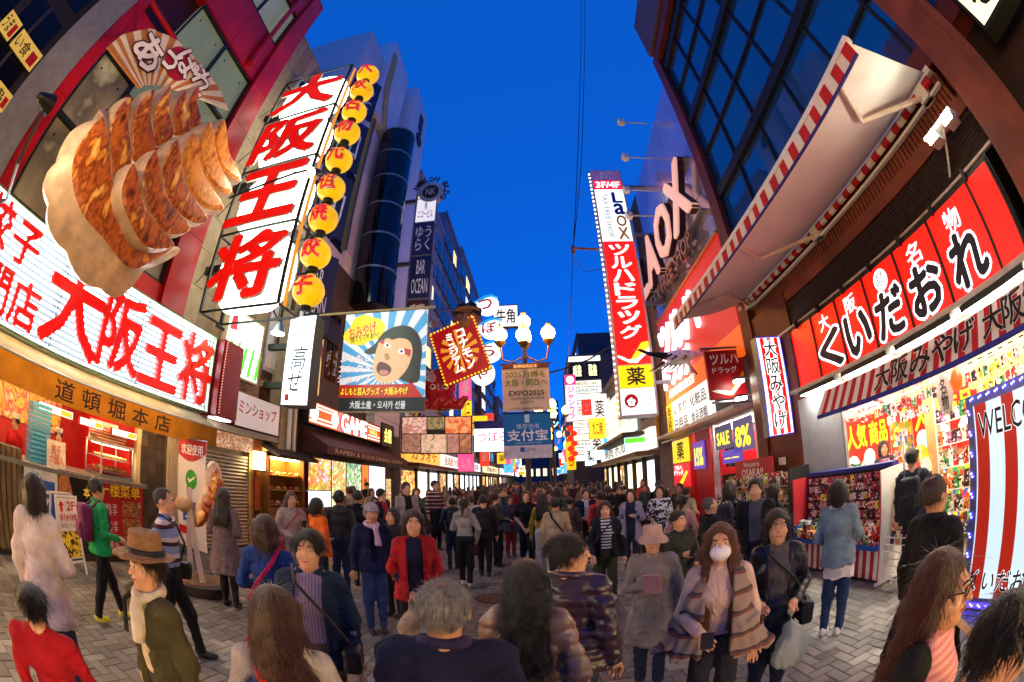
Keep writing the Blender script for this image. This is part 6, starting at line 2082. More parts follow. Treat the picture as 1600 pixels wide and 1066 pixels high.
# red lit sign
t = thing('red_box_sign', 'long glowing red sign of panels with white edged black characters', 'sign', (4.75, 4, 3.05))
F = RW(4.7, 6.42, 3.08)
E_R = emat('E01004', .75, .22, .9)
part(t, 'cabinet', M_BLACK, ('fbox', F, -.04, 5.25, -.06, 1.08, -.25, -.012))
edges = [0, .74, 1.5, 2.28, 3.07, 3.87, 4.76, 5.2]
small_c = ['', '大', '阪', '', '名', '物', '']
big_c = ['', 'く', 'い', 'だ', 'お', 'れ', '']
for i in range(7):
    pn = part(t, 'panel', E_R, ('fbox', F, edges[i] + .02, edges[i + 1] - .02, 0, 1.02, -.012, 0))
    mid = (edges[i] + edges[i + 1]) / 2
    if big_c[i]:
        T(pn, F, big_c[i], (mid - .29, .07, mid + .29, .64), mat('1A1424', .5), .07, c=.004, outline=(emat('F4F0FF', 1.0, sample=False), .06), shear=.06, name='character')
    if small_c[i]:
        T(pn, F, small_c[i], (mid - .16, .68, mid + .12, .94), emat('FFF0F0', 1.0, sample=False), .02, c=.004, name='character')
    if i == 3:
        part(pn, 'round_seal', emat('F0F0F4', .9, sample=False), ('cyl', F.p(mid, .82, .002), F.p(mid, .82, .008), .15, .15, 24))
        T(pn, F, '食\n倒', (mid - .1, .71, mid + .1, .93), M_INK, .01, c=.01)
for i in range(8):
    part(t, 'divider', M_BLACK, ('fbox', F, edges[i] - .018, edges[i] + .018, -.02, 1.05, -.011, .03))
for i in range(7):
    part(t, 'bracket', M_BLACK, ('box', (4.62, 1.6 + i * .75, 4.08), (4.9, 1.64 + i * .75, 4.22)))
for i in range(4):
    l_ = part(t, 'under_lamp', M_BLACK, ('box', (4.5, 1.3 + i * 1.28, 2.9), (4.72, 2.4 + i * 1.28, 2.97)))
    part(l_, 'lamp_tube', emat('F6F2E0', 16), ('box', (4.52, 1.35 + i * 1.28, 2.882), (4.7, 2.35 + i * 1.28, 2.899)))
# striped cloth valance of the shop
t = thing('striped_valance', 'red and white striped cloth with black brush lettering over the shop opening', 'awning', (4.3, 3.3, 2.4))
VY0, VY1 = .6, 5.35
NV = 44
for i in range(NV):
    y0, y1 = VY0 + (VY1 - VY0) * i / NV, VY0 + (VY1 - VY0) * (i + 1) / NV
    c_ = mat('B01820', .75, var=.12) if i % 2 == 0 else mat('DCD4CC', .75, var=.06)
    part(t, 'stripe', c_, ('quad', (4.2 + .01 * math.sin(i), y1, 2.44), (4.2 + .01 * math.sin(i - 1), y0, 2.44), (4.42, y0, 2.8), (4.42, y1, 2.8)))
part(t, 'blue_hem', mat('182080', .6), ('box', (4.18, VY0, 2.38), (4.22, VY1, 2.44)))
F = Fr((4.18, VY1, 2.44), (0, -1, 0), (.5, 0, 1))
for k, (ch, a, s_) in enumerate((('大', 1.55, .3), ('阪', 1.9, .32), ('み', 2.28, .36), ('や', 2.68, .36), ('げ', 3.05, .34), ('大', 3.5, .3), ('阪', 3.82, .32), ('紀', 4.15, .32), ('念', 4.5, .32))):
    T(t, F, ch, (a - s_ / 2, .04, a + s_ / 2, .36), M_INK, .03, c=.015, outline=(mat('DCD4CC', .75), .03), name='character')
t = thing('upright_striped_sign', 'upright lit striped sign with black brush characters on the brown corner', 'sign', (4.45, 6.9, 2.3))
F = CW(4.15, 6.9, 2.32)
panel(t, F, .6, 1.88, .2, emat('F4F8F4', .55), mat('7A8480', .4, .4), frame=.015, fm=emat('3020C0', .45))
for k in range(3):
    part(t, 'red_stripe', emat('D01018', .45, sample=False), ('fbox', F, .1 + k * .17, .19 + k * .17, .02, 1.86, .005, .008))
for k, ch in enumerate('大阪みやげ'):
    T(t, F, ch, (.16, 1.5 - k * .34, .46, 1.8 - k * .34), M_INK, .03, c=.01, outline=(emat('F4F8F4', .9, sample=False), .04), name='character')
part(t, 'arm', M_DARK, ('box', (4.751, 6.95, 2.5), (4.82, 7.05, 2.6)), ('box', (4.751, 6.95, 3.9), (4.82, 7.05, 4.0)))
# ------------------------------------------------------------------ souvenir shop
t = thing('souvenir_shop_room', 'bright souvenir shop room behind the striped valance', 'room', (6.5, 4, 0))
part(t, 'back_wall', mat('C8B48C', .7, var=.1), ('box', (7.9, .6, 0), (8.0, 6.5, 2.95)))
part(t, 'end_wall', mat('C8BCA8', .7), ('box', (5.3, 6.4, 0), (7.9, 6.5, 2.95)))
part(t, 'ceiling', mat('B8B0A4', .7), ('box', (4.5, .6, 2.98), (8.0, 6.5, 3.04)))
for k in range(4):
    part(t, 'ceiling_tube', emat('FFF4E0', 11), ('box', (4.7 + k * .8, .9, 2.93), (4.78 + k * .8, 6.2, 2.97)))
part(t, 'floor', mat('8A8278', .5), ('box', (4.6, .6, 0), (8.0, 6.5, .01)))
part(t, 'header', mat('D8C890', .6), ('fbox', RW(7.85, 6.3, 0), 0, 3.5, 2.4, 2.85, 0, .05))
part(t, 'poster_panel', emat('D01810', .6), ('fbox', RW(7.85, 6.3, 0), .1, 2.1, 1.2, 2.35, .0, .03))
T(t, RW(7.82, 6.3, 0), '人気商品', (.2, 1.75, 2.0, 2.25), emat('F8D020', .9), .04, c=.02)
for k in range(3):
    part(t, 'cloud_label', emat('FFF8F0', .8, sample=False), ('cyl', (7.81, 5.9 - k * .65, 1.55), (7.8, 5.9 - k * .65, 1.55), .2, .2, 12))
FE = CW(5.35, 6.39, 0)
pn = part(t, 'red_poster', emat('C81810', .3, .15), ('fbox', FE, .25, 1.75, 1.15, 2.35, 0, .02))
T(pn, FE, '人気', (.35, 1.75, .95, 2.2), emat('F8D020', .5, sample=False), .05, c=.022)
T(pn, FE, '商品', (1.05, 1.75, 1.65, 2.2), emat('F8D020', .5, sample=False), .05, c=.022)
for k in range(3):
    part(pn, 'cloud_label', mat('F0E8E0', .6), ('cyl', FE.p(.5 + k * .5, 1.45 + .06 * (k % 2), .021), FE.p(.5 + k * .5, 1.45 + .06 * (k % 2), .026), .19, .19, 12))
part(t, 'wall_goods', pmat(('F8C830', 'D84020', 'F0E8D8', '40A050', 'E88020', '3050A0', 'E8A8B0'), 11, 0), ('fbox', FE, 1.8, 2.5, .3, 2.3, 0, .12), ('fbox', FE, -.02, .22, .3, 2.3, 0, .12))
for k in range(4):
    part(t, 'wall_shelf', M_WHITE, ('fbox', FE, .2, 1.8, .25 + k * .27, .27 + k * .27, 0, .35))
    bb = B()
    for i in range(14):
        bb.fbox(FE, .22 + i * .11, .31 + i * .11, .27 + k * .27, .27 + k * .27 + .12 + .08 * ((i * 7 + k * 3) % 3) / 2, .02, .3, (i * 5 + k) % 6)
    tag(bb.build('packets', [mat(c, .35, var=.25, scale=25) for c in ('C82020', 'E8C020', 'F0E8E0', '2040A0', 'E87020', '309048')], t), kind='stuff')
part(t, 'timber_post', mat('C89A60', .6), ('box', (6.6, 4.6, 0), (6.75, 4.9, 2.9)))
part(t, 'rear_display', pmat(('F8C830', 'D84020', 'F0E8D8', '40A050', 'E88020', '3050A0'), 9, .25), ('box', (7.3, 4.2, 0), (7.8, 6.2, 1.1)))
# shelves along the back
def goodsmat(c): return pmat((c, c, 'EDE6DC', c, '2A1A18', c), 34, 0, .35)
def goods_shelf(lab, x0, x1, y0, y1, h, levels, cols, group, seed, back=True):
    q = thing('goods_shelf', lab, 'shelf', ((x0 + x1) / 2, (y0 + y1) / 2, 0), group)
    part(q, 'upright', M_WHITE, ('box', (x0, y0 - .02, 0), (x0 + .03, y0 + .01, h)), ('box', (x0, y1 - .01, 0), (x0 + .03, y1 + .02, h)), ('box', (x1 - .03, y0 - .02, 0), (x1, y0 + .01, h)), ('box', (x1 - .03, y1 - .01, 0), (x1, y1 + .02, h)))
    rr = random.Random(seed)
    for k in range(levels):
        z0 = .1 + (h - .25) * k / levels
        s_ = part(q, 'shelf_board', M_WHITE, ('box', (x0, y0, z0), (x1, y1, z0 + .02)))
        bb = B()
        n = int((y1 - y0) / .11)
        hgt = (h - .25) / levels
        for i in range(n):
            yy = y0 + .02 + i * .11
            hh = rr.uniform(.35, .8) * hgt
            bb.box((x0 + .01, yy, z0 + .02), (x0 + rr.uniform(.1, .2), yy + .09, z0 + .02 + hh), rr.randrange(len(cols)))
        tag(bb.build('packets', [goodsmat(c) for c in cols], s_), kind='stuff')
    return q
GC = ('C82020', 'E8C020', 'F0E8E0', '2040A0', 'E87020', '309048', 'D870A0', '401830', 'E8D8B0')
goods_shelf('tall shelf of bright packets deep in the souvenir shop', 6.0, 6.5, 2.2, 4.2, 2.3, 6, GC, None, 5)
goods_shelf('low shelf of packets left of the souvenir counter', 5.6, 6.1, 5.2, 6.3, 1.5, 4, GC, None, 6)
goods_shelf('shelf of boxes near the entrance behind the white lit panel', 5.4, 5.9, .8, 2.0, 2.2, 6, GC, None, 8)
goods_shelf('shelf of bright packets rising behind the striped rack', 4.75, 5.2, 4.0, 6.2, 1.78, 5, GC, None, 12)
t = thing('hanging_goods', 'fringe of small souvenirs hung on hooks under the shop opening', 'goods', (4.75, 3.3, 2))
part(t, 'hook_rail', M_STEEL, ('cyl', (4.75, .8, 2.36), (4.75, 4.7, 2.36), .012, .012, 6))
for row in range(2):
    bb = B()
    for k in range(36):
        y0 = .85 + k * .103
        if 2.6 < y0 < 3.6 and row:
            continue
        z0 = 2.33 - row * .16 - R.uniform(0, .05)
        bb.box((4.72 + row * .3, y0, z0 - .12), (4.75 + row * .3, y0 + .075, z0), R.randrange(6))
    tag(bb.build('packet_row', [goodsmat(c) for c in ('E8A8B0', 'C83040', 'E8D8B0', '3A2A48', 'E8C030', '4A8A60')], t), kind='stuff')
t = thing('yellow_round_board', 'yellow rounded standing board with red marks beside the balding man', 'board', (5.2, 3.9, 0))
F = Fr((4.85, 3.95, .2), (1, .15, 0))
part(t, 'board', mat('D8C410', .5), ('poly', F, [(0, 0), (.75, 0), (.75, .9)] + [(.75 - .75 * math.sin(q) ** 2 * 0 - .375 + .375 * math.cos(q), .9 + .55 * math.sin(q)) for q in np.linspace(.2, 2.9, 8)] + [(0, .9)], -.03, 0))
part(t, 'pale_disc', mat('E8E0D0', .5), ('cyl', F.p(.5, 1.0, .001), F.p(.5, 1.0, .01), .24, .24, 20))
part(t, 'red_mark', M_REDINK, ('poly', F, [(.2, .95), (.26, .93), (.3, 1.15), (.22, 1.3), (.18, 1.2)], .002, .008))
part(t, 'red_mark', M_REDINK, ('poly', F, [(.15, .3), (.5, .45), (.6, .7), (.5, .62), (.2, .42)], .002, .008))
T(t, F, 'ま', (.1, .68, .3, .9), M_INK, .02)
t = thing('yellow_square_board', 'yellow square board with white blob and red swoosh beyond the round board', 'board', (6, 3.4, 0))
F = Fr((5.7, 3.3, .1), (1, -.5, 0))
part(t, 'board', mat('E0CC10', .5), ('fbox', F, 0, .8, 0, 1.3, -.04, 0))
part(t, 'white_blob', mat('E8E4DC', .5), ('cyl', F.p(.45, .35, .001), F.p(.45, .35, .01), .26, .26, 20))
part(t, 'red_swoosh', M_REDINK, ('poly', F, [(.1, .7), (.5, .9), (.7, 1.15), (.5, 1.02), (.15, .85)], .002, .008))
# pink blossom garlands
t = thing('blossom_garland', 'artificial pink cherry blossom sprays hung over the shop counter', 'decoration', (5, 4, 2.3), None)
rr = random.Random(11)
for (cx, cy, cz, L) in ((5.2, 5.2, 2.45, .8), (5.0, 3.9, 2.55, 1.1), (4.9, 2.2, 2.7, 1.5)):
    bb = B()
    for k in range(170):
        p = Vector((cx + rr.gauss(0, .14), cy + rr.uniform(-L / 2, L / 2), cz + rr.gauss(0, .11)))
        a = Vector((rr.gauss(0, 1), rr.gauss(0, 1), rr.gauss(0, 1))).normalized() * .04
        q = a.cross(Vector((rr.gauss(0, 1), rr.gauss(0, 1), rr.gauss(0, 1)))).normalized() * .04
        bb.quad(p - a, p - q, p + a, p + q)
    tag(bb.build('blossoms', mat('E8B8C0', .7, var=.2), t), kind='stuff')
    part(t, 'branch', mat('4A3020', .8), ('cyl', (cx, cy - L / 2, cz), (cx, cy + L / 2, cz + .05), .012, .012, 6))
for k in range(9):
    t = thing('paper_lantern', 'cream paper lantern, %s from the left in the row over the striped panel' % ('first', 'second', 'third', 'fourth', 'fifth', 'sixth', 'seventh', 'eighth', 'ninth')[k], 'lantern', (5.4, 2.95 - k * .2, 2.2), 'cream paper lanterns strung in the shop')
    c = Vector((5.45, 2.95 - k * .2, 2.28))
    part(t, 'shade', emat('FFCE80', .5, .25, 8), ('lathe', c, [(.04, -.16), (.085, -.12), (.098, -.04), (.098, .04), (.085, .12), (.04, .16)], 12), smooth=True)
    part(t, 'cap', M_DARK, ('cyl', c + Vector((0, 0, .16)), c + Vector((0, 0, .18)), .045, .045, 10))
t = thing('paper_lantern', 'round orange red paper lantern hanging alone at the shop opening', 'lantern', (4.6, 3.2, 2.2), None)
c = on_x(1494, 592, 4.6)
part(t, 'shade', [emat('E84A14', .8, .2, 8), emat('F8B050', .9)], *[('lathe', c + Vector((0, 0, 0)), [(.03, -.13), (.075, -.09), (.1, 0), (.075, .09), (.03, .13)], 14)], smooth=True)
part(t, 'cap', M_BLACK, ('cyl', c + Vector((0, 0, .13)), c + Vector((0, 0, .16)), .04, .04, 10))
t = thing('oval_plaque', 'oval white plaque with black brush writing under the orange lantern', 'sign', (4.6, 3.5, 2))
c = on_x(1476, 616, 4.65)
F = RW(4.65, c.y, c.z)
part(t, 'plate', mat('C8C4BC', .5), ('poly', F, [(.14 * math.cos(q), .24 * math.sin(q)) for q in np.linspace(0, 6.283, 24, endpoint=False)], -.03, 0))
T(t, F, '名物', (-.06, -.18, .06, .18), M_INK, .02, vert=True)
# mascot boards are left as plain striped and white boards
t = thing('white_side_board', 'plain pale board at the far end of the souvenir shop', 'board', (4.72, 5.95, 1.5))
part(t, 'board', mat('8C8C92', .45, var=.1), ('fbox', RW(4.72, 6.6, 1.45), 0, 1.25, 0, 1.42, -.05, 0))
part(t, 'batten', M_STEEL, ('fbox', RW(4.72, 6.6, 1.45), 1.25, 1.29, 0, 1.42, -.06, .01))
# open fronted display racks at the kerb
t = thing('goods_rack', 'striped souvenir rack hung with small packets behind the denim jacket woman', 'rack', (4.3, 5, 0))
part(t, 'plinth', M_DARK, ('box', (4.14, 3.95, .04), (4.7, 6.1, .06)))
for k in range(26):
    y0 = 3.96 + k * .0823
    part(t, 'skirt_stripe', mat('B01820', .6) if k % 2 else mat('D8CFC4', .6), ('box', (4.12, y0, .06), (4.14, y0 + .082, .48)))
part(t, 'tray', mat('1C50A0', .4), ('box', (4.05, 3.94, .48), (4.7, 6.12, .54)))
part(t, 'back_board', mat('40141C', .6), ('box', (4.5, 3.95, .54), (4.55, 6.1, 1.5)))
part(t, 'header', mat('1C2470', .5), ('box', (4.4, 3.95, 1.5), (4.56, 6.1, 1.56)))
part(t, 'end_board', stripe_mat('B01820', 'D8CFC4', .12, 1), ('box', (4.1, 3.9, .06), (4.6, 3.945, 1.5)), ('box', (4.1, 6.105, .06), (4.6, 6.14, 1.5)))
part(t, 'castor', M_BLACK, *[('cyl', (4.2 + .4 * a, 4.0 + 2.0 * q, .03), (4.23 + .4 * a, 4.0 + 2.0 * q, .03), .03, .03, 10) for a in (0, 1) for q in (0, 1)])
rr = random.Random(21)
PC = ('8A1828', 'C84050', 'D8C8C0', '301838', 'E8A8B0', '5A2848', 'B83040', 'E8D040')
for row in range(7):
    bb = B()
    for k in range(24):
        y0 = 3.99 + k * .087
        z0 = 1.46 - row * .13
        x0 = 4.44 - row * .012 - rr.uniform(0, .03)
        bb.box((x0, y0, z0 - rr.uniform(.09, .12)), (x0 + .03, y0 + .072, z0), rr.randrange(8))
    tag(bb.build('packet_row', [goodsmat(c) for c in PC], t), kind='stuff')
bb = B()
for k in range(22):
    for j in range(3):
        y0 = 4.0 + k * .095
        bb.box((4.08 + j * .11, y0, .545), (4.17 + j * .11, y0 + .08, .6 + rr.uniform(.02, .22)), rr.randrange(8))
tag(bb.build('packets', [goodsmat(c) for c in ('E8C830', 'D84020', '40A048', 'E8E0D8', '2050A0', 'E87818', 'D8D020', '803018')], t), kind='stuff')
t = thing('wire_rack', 'white wire rack of small dark packets beside the striped rack', 'rack', (4.3, 3.5, 0))
for k in range(7):
    part(t, 'wire', M_WHITE, ('cyl', (4.1, 3.2, .12 + k * .09), (4.1, 3.85, .12 + k * .09), .008, .008, 5))
    part(t, 'wire', M_WHITE, ('cyl', (4.1, 3.2 + k * .108, .06), (4.1, 3.2 + k * .108, .7), .008, .008, 5))
part(t, 'foot', M_WHITE, ('box', (4.0, 3.18, .03), (4.6, 3.22, .07)), ('box', (4.0, 3.84, .03), (4.6, 3.88, .07)))
part(t, 'back_board', mat('20142A', .6), ('box', (4.36, 3.2, .5), (4.4, 3.86, 1.35)))
for row in range(9):
    bb = B()
    for k in range(7):
        y0 = 3.22 + k * .091
        bb.box((4.3 - row * .02 + .1, y0, 1.28 - row * .095), (4.33 - row * .02 + .1, y0 + .08, 1.36 - row * .095), rr.randrange(5))
    tag(bb.build('packet_row', [goodsmat(c) for c in ('3A1848', 'D8C8B8', 'C83048', '201030', 'D89060')], t), kind='stuff')
t = thing('standing_rack', 'long shelf unit of boxed souvenirs along the corner wall', 'rack', (4.6, 8, 0))
for k in range(5):
    s_ = part(t, 'shelf', mat('A89888', .5), ('box', (4.25, 6.5, .1 + k * .32), (4.72, 9.4, .12 + k * .32)))
    bb = B()
    for i in range(26):
        y0 = 6.55 + i * .11
        bb.box((4.3 + rr.uniform(0, .1), y0, .12 + k * .32), (4.6, y0 + .095, .12 + k * .32 + rr.uniform(.12, .26)), rr.randrange(8))
    tag(bb.build('packets', [goodsmat(c) for c in ('3A3028', 'D8C8A8', 'B8A040', '8A1818', '282838', 'C8B8A0', '6A4A30', 'E0D040')], s_), kind='stuff')
part(t, 'end_panel', M_DARK, ('box', (4.25, 6.44, 0), (4.74, 6.49, 1.7)), ('box', (4.25, 9.41, 0), (4.74, 9.45, 1.7)))
t = thing('red_board', 'red board reading Welcome to OSAKA over the boxed souvenirs', 'sign', (4.6, 8.2, 1.6))
F = RW(4.45, 9.1, 1.55)
part(t, 'board', mat('A81820', .45), ('fbox', F, 0, 1.75, 0, .42, -.03, 0))
T(t, F, 'OSAKA!!', (.35, .05, 1.35, .22), M_WHITEINK, .02)
T(t, F, 'Welcome to', (.45, .26, 1.2, .37), M_WHITEINK, 0)
# white lit panel reading WELCOME
t = thing('welcome_panel', 'striped standing panel reading WELCOME ringed with blue lights', 'sign', (3.85, 1.7, 0))
F = Fr((3.86, 2.2, .12), (-.02, -1, 0), (.02, 0, 1))
WW, WH = 1.15, 1.86
part(t, 'cabinet', mat('6A6A86', .4, .3), ('fbox', F, -.06, WW + .06, -.1, WH + .06, -.12, 0))
part(t, 'face_panel', emat('CFE8F4', .34, .08), ('fbox', F, .04, WW - .04, .02, WH - .04, 0, .006))
for k in range(3):
    part(t, 'red_stripe', emat('A82010', .3, sample=False), ('poly', F, [(.06 + k * .38, .02), (.24 + k * .38, .02), (.22 + k * .37, WH - .04), (.06 + k * .37, WH - .04)], .007, .01))
T(t, F, 'WELCOME', (.1, WH - .34, WW - .02, WH - .12), M_INK, .01, c=.014, outline=(emat('E8F4FA', .36, sample=False), .03))
T(t, F, 'くいだおれ', (.06, .1, WW - .1, .3), M_INK, .02, c=.014, outline=(emat('E8F4FA', .36, sample=False), .04), shear=.15)
bb = B()
for k in range(10):
    for d in (0, .03):
        bb.ball(F.p(-.02 - d * .5, .05 + k * .19 + d, .012), .011, 6)
        bb.ball(F.p(.02 + k * .115 + d, WH + .02 + d * .3, .012), .011, 6)
        bb.ball(F.p(.02 + k * .115 + d, -.05 - d * .5, .012), .011, 6)
tag(bb.build('light_dots', emat('5050FF', 7.0, sample=False), t), kind='stuff')
part(t, 'glow_strip', emat('2A20D0', 2.2), ('fbox', F, 0, WW, -.085, -.03, .001, .006))
# corner lights at the upper right edge
t = thing('yellow_box_sign', 'cream lit box sign cut by the upper right edge', 'sign', (4.6, -.3, 4.5))
F = Fr((4.55, -.02, 4.85), (.1, -1, 0), (.0, .0, 1))
panel(t, F, 1.1, .8, .3, emat('E8D49A', .85), M_BLACK, frame=.05)
T(t, F, 'る', (.2, .15, .6, .6), M_INK, .03)
t = thing('near_right_building', 'dark building at the upper right edge beyond the brown column', 'building', (7, -4, 0))
part(t, 'wall', mat('1E1512', .7), ('box', (4.85, -8, 0), (10, -1.55, 15)))
part(t, 'fascia', emat('FFDC9C', 7, .2), ('fbox', RW(4.84, -1.6, 2.7), 0, 6.0, 0, .45, 0, .3))  # unseen lit fascia, added to throw warm light on the people in front
T(t, RW(4.53, -1.6, 2.7), 'たこ焼き お好み焼き', (.6, .08, 5.2, .38), M_REDINK, .03)
part(t, 'shop_window', emat('FFD494', 6.5, .5, 2), ('fbox', RW(4.84, -1.6, .5), 0, 6.0, 0, 1.9, 0, .03))  # added glowing shopfront behind the viewer, lights the nearest figures
for k in range(6):
    part(t, 'shop_post', mat('4A2A18', .6), ('fbox', RW(4.84, -1.6, 0), k * 1.15, k * 1.15 + .1, 0, 2.6, .0, .08))

# ------------------------------------------------------------------ right: electrical shop building and the drug store
t = thing('mirror_clad_building', 'mirror clad building with large tax free shop letters beyond the brown one', 'building', (7.5, 13, 0))
part(t, 'wall', mat('3A3238', .7), ('box', (5.02, 8.5, 3.2), (10, 17.0, 14.3)), ('box', (7.0, 8.5, 0), (10, 17, 3.2)))
F = RW(4.95, 17.0, 0)
mm = mat('B8B4D0', .2, .75, var=.25, scale=.6, bump=.2, bscale=1.2)
for i in range(6):
    for j in range(4):
        part(t, 'cladding_panel', mm, ('fbox', F, 1.6 + i * 1.15, 1.6 + (i + 1) * 1.15 - .015, 7.75 + j * 1.6, 7.75 + (j + 1) * 1.6 - .015, -.06, R.uniform(-.01, .01)))
part(t, 'edge_pipe', mat('A87A28', .45, .3), ('cyl', (4.85, 16.9, 3.2), (4.85, 16.9, 14.3), .1, .1, 10))
part(t, 'edge_trim', mat('7A5040', .5), ('box', (4.9, 8.46, 3.2), (5.02, 8.62, 14.3)))
part(t, 'end_wall', mat('6A5A58', .7, var=.15), ('box', (4.98, 15.4, 3.2), (5.6, 17.0, 9.2)))
t = thing('tax_free_sign', 'large raised letters of the tax free shop on the mirror wall', 'sign', (4.8, 12.5, 8))
FL = RW(4.75, 16.2, 8.5)
M_LET = emat('D8A090', .35, .1)
for k, (ch, a0, a1) in enumerate((('L', .3, 1.5), ('A', 1.75, 3.2), ('O', 3.5, 5.2), ('X', 5.4, 7.1))):
    T(t, FL, ch, (a0, .35, a1, 2.15), M_LET, .05, .28, c=0, name='letter', outline=(mat('3A1A24', .5), .012))
T(t, FL, 'TAX FREE SHOP', (1.0, -.35, 6.2, .15), mat('8A7468', .4, .4), .03, .12, c=0, name='lettering')
part(t, 'rail', M_STEEL, ('fbox', FL, .2, 7.1, .2, .26, -.2, -.05), ('fbox', FL, .2, 7.1, 2.2, 2.26, -.2, -.05))
for k, (z_, y_) in enumerate(((15.0, 11.6), (13.6, 12.3), (12.6, 13.2), (11.6, 13.6))):
    t = thing('arm_lamp', ('topmost', 'second', 'third', 'lowest')[k] + ' white flood lamp on an arm from the mirror wall', 'lamp', (4.9, y_, z_), 'flood lamps on arms')
    part(t, 'arm', M_WHITE, ('cyl', (5.0, y_, z_), (4.0, y_, z_ + .02), .03, .03, 6))
    part(t, 'head', M_WHITE, ('box', (3.85, y_ - .12, z_ - .1), (4.05, y_ + .12, z_ + .12)), ('box', (3.8, y_ - .15, z_ - .02), (3.85, y_ + .15, z_ + .14)))
# vertical sign over the street
t = thing('vertical_shop_sign', 'tall vertical sign of stacked red, white and yellow panels over the street', 'sign', (3.4, 14, 3.95))
F = CW(2.76, 14, 3.95)
VW, VH = 1.26, 10.4
part(t, 'cabinet', mat('B8B4B0', .4, .3), ('fbox', F, -.07, VW + .06, -.05, VH + .05, -.45, 0))
for b0, b1, m_ in ((9.85, 10.4, emat('5A3A70', .4)), (9.35, 9.83, emat('C01828', .75)), (6.72, 9.33, emat('E4F0F4', .5)), (1.78, 6.7, emat('DC1408', .6)), (.95, 1.74, emat('F0C800', .45)), (0.02, .93, emat('ECEAF4', .45))):
    part(t, 'panel', m_, ('fbox', F, 0.02, VW - .02, b0, b1, 0, .01))
E_WI = emat('FFF4F0', .7, sample=False)
T(t, F, '道頓堀\n法善寺ビル', (.15, 9.93, 1.1, 10.33), mat('E0D8E8'), .02, c=.014)
T(t, F, '3F/4F', (.12, 9.43, 1.14, 9.75), E_WI, .05, c=.014)
for k, (ch, c_) in enumerate((('L', '1C2CA0'), ('a', '1C2CA0'), ('O', 'E89A10'), ('X', 'E89A10'))):
    T(t, F, ch, (.72, 8.62 - k * .6, 1.12, 9.15 - k * .6), mat(c_, .4), .05, c=.014, rot=-PI / 2 * 0, name='letter')
T(t, F, 'TAX FREE SHOP', (.4 - 1.1, 8.0 - .1, .4 + 1.1, 8.0 + .1), mat('4A4A50'), 0, c=.014, rot=-PI / 2)
for k, ch in enumerate('ツルハドラッグ'):
    T(t, F, ch, (.24, 6.08 - k * .56, 1.02, 6.56 - k * .56), E_WI, .045, c=.014, name='character')
part(t, 'swoosh', emat('F8A010', .9, sample=False), ('poly', F, [(.4, 1.82), (.75, 1.82), (1.22, 2.35), (1.22, 2.6), (.95, 2.55)], .011, .015))
part(t, 'swoosh', E_WI, ('poly', F, [(.04, 2.05), (.22, 1.95), (.42, 1.85), (.7, 1.82), (1.22, 2.22), (1.22, 2.38), (.68, 1.96), (.4, 1.95), (.25, 2.05), (.06, 2.12)], .016, .02))
T(t, F, '薬', (.3, 1.05, .95, 1.66), M_INK, .03, c=.014)
part(t, 'red_disc', mat('C81828', .4), ('cyl', F.p(.38, .5, .011), F.p(.38, .5, .015), .24, .24, 24))
part(t, 'blossom', E_WI, *[('cyl', F.p(.38 + .09 * math.cos(q), .46 + .09 * math.sin(q), .016), F.p(.38 + .09 * math.cos(q), .46 + .09 * math.sin(q), .02), .06, .06, 10) for q in np.linspace(.3, 6.58, 5, endpoint=False)])
T(t, F, 'Japan.\nTax-free\nShop', (.72, .3, 1.18, .72), mat('8A8A90'), 0, c=.014)
bb = B()
for k in range(48):
    bb.ball(F.p(-.1, .1 + k * .215, .0), .035, 6)
tag(bb.build('edge_bulbs', emat('FFF0D8', 2.2, sample=False), t), kind='stuff')
part(t, 'wall_arm', M_STEEL, *[('box', (4.08, 14.1, z_), (5.02, 14.22, z_ + .12)) for z_ in (5, 8, 11, 13.5)])
# drug store fascia
t = thing('drug_store_sign', 'red and orange drug store fascia with white raised characters', 'sign', (4.85, 12, 3.2))
F = RW(4.8, 15.3, 3.2)
part(t, 'face_panel', emat('C0200F', .3, .25, .6), ('fbox', F, 0, 6.7, 1.9, 4.4, -.15, 0))
part(t, 'orange_field', emat('E05A14', .35, .2, .6), ('fbox', F, 0, 6.7, 1.2, 1.89, -.15, -.004))
part(t, 'brass_edge', mat('C88A40', .4, .5), ('fbox', F, -.05, 6.72, 4.4, 4.47, -.16, .05))
for k, (ch, a0, a1) in enumerate((('ツ', .2, 1.55), ('ル', 1.65, 3.0), ('ハ', 3.1, 4.4))):
    T(t, F, ch, (a0, 2.75, a1, 4.0), emat('F8F4F4', .75, sample=False), .04, .1, c=.0, name='character')
for k, (ch, a0, a1) in enumerate((('ド', .2, .9), ('ラ', 1.0, 1.7), ('ッ', 1.8, 2.4), ('グ', 2.5, 3.2))):
    T(t, F, ch, (a0, 1.75, a1, 2.6), emat('F8F4F4', .75, sample=False), .04, .1, c=.0, name='character')
T(t, F, '道頓堀東店', (.5, 1.35, 3.2, 1.65), E_WI, .04, c=.01)
part(t, 'white_panel', emat('F0ECE4', .42), ('fbox', F, .7, 4.3, .05, 1.18, -.12, .02))
for i, tx in enumerate(('くすり', '化粧品', '日用品', '食品酒類')):
    q = (.9 + (i % 2) * 1.75, .66 - (i // 2) * .52)
    T(t, F, tx, (q[0], q[1], q[0] + 1.4, q[1] + .36), M_INK, .02, c=.03)
part(t, 'yellow_strip', emat('F0C800', .4), ('fbox', F, -.02, .66, .05, 1.18, -.12, .02))
T(t, F, '免\n税', (.12, .15, .54, 1.08), M_INK, .03, c=.03)
part(t, 'soffit', mat('C8C0C0', .5), ('fbox', F, .0, 6.7, -.05, .04, -.8, .5))
t = thing('red_flag_sign', 'square red drug store sign projecting from the wall', 'sign', (4.5, 9, 3.4))
F = CW(3.92, 9, 3.45)
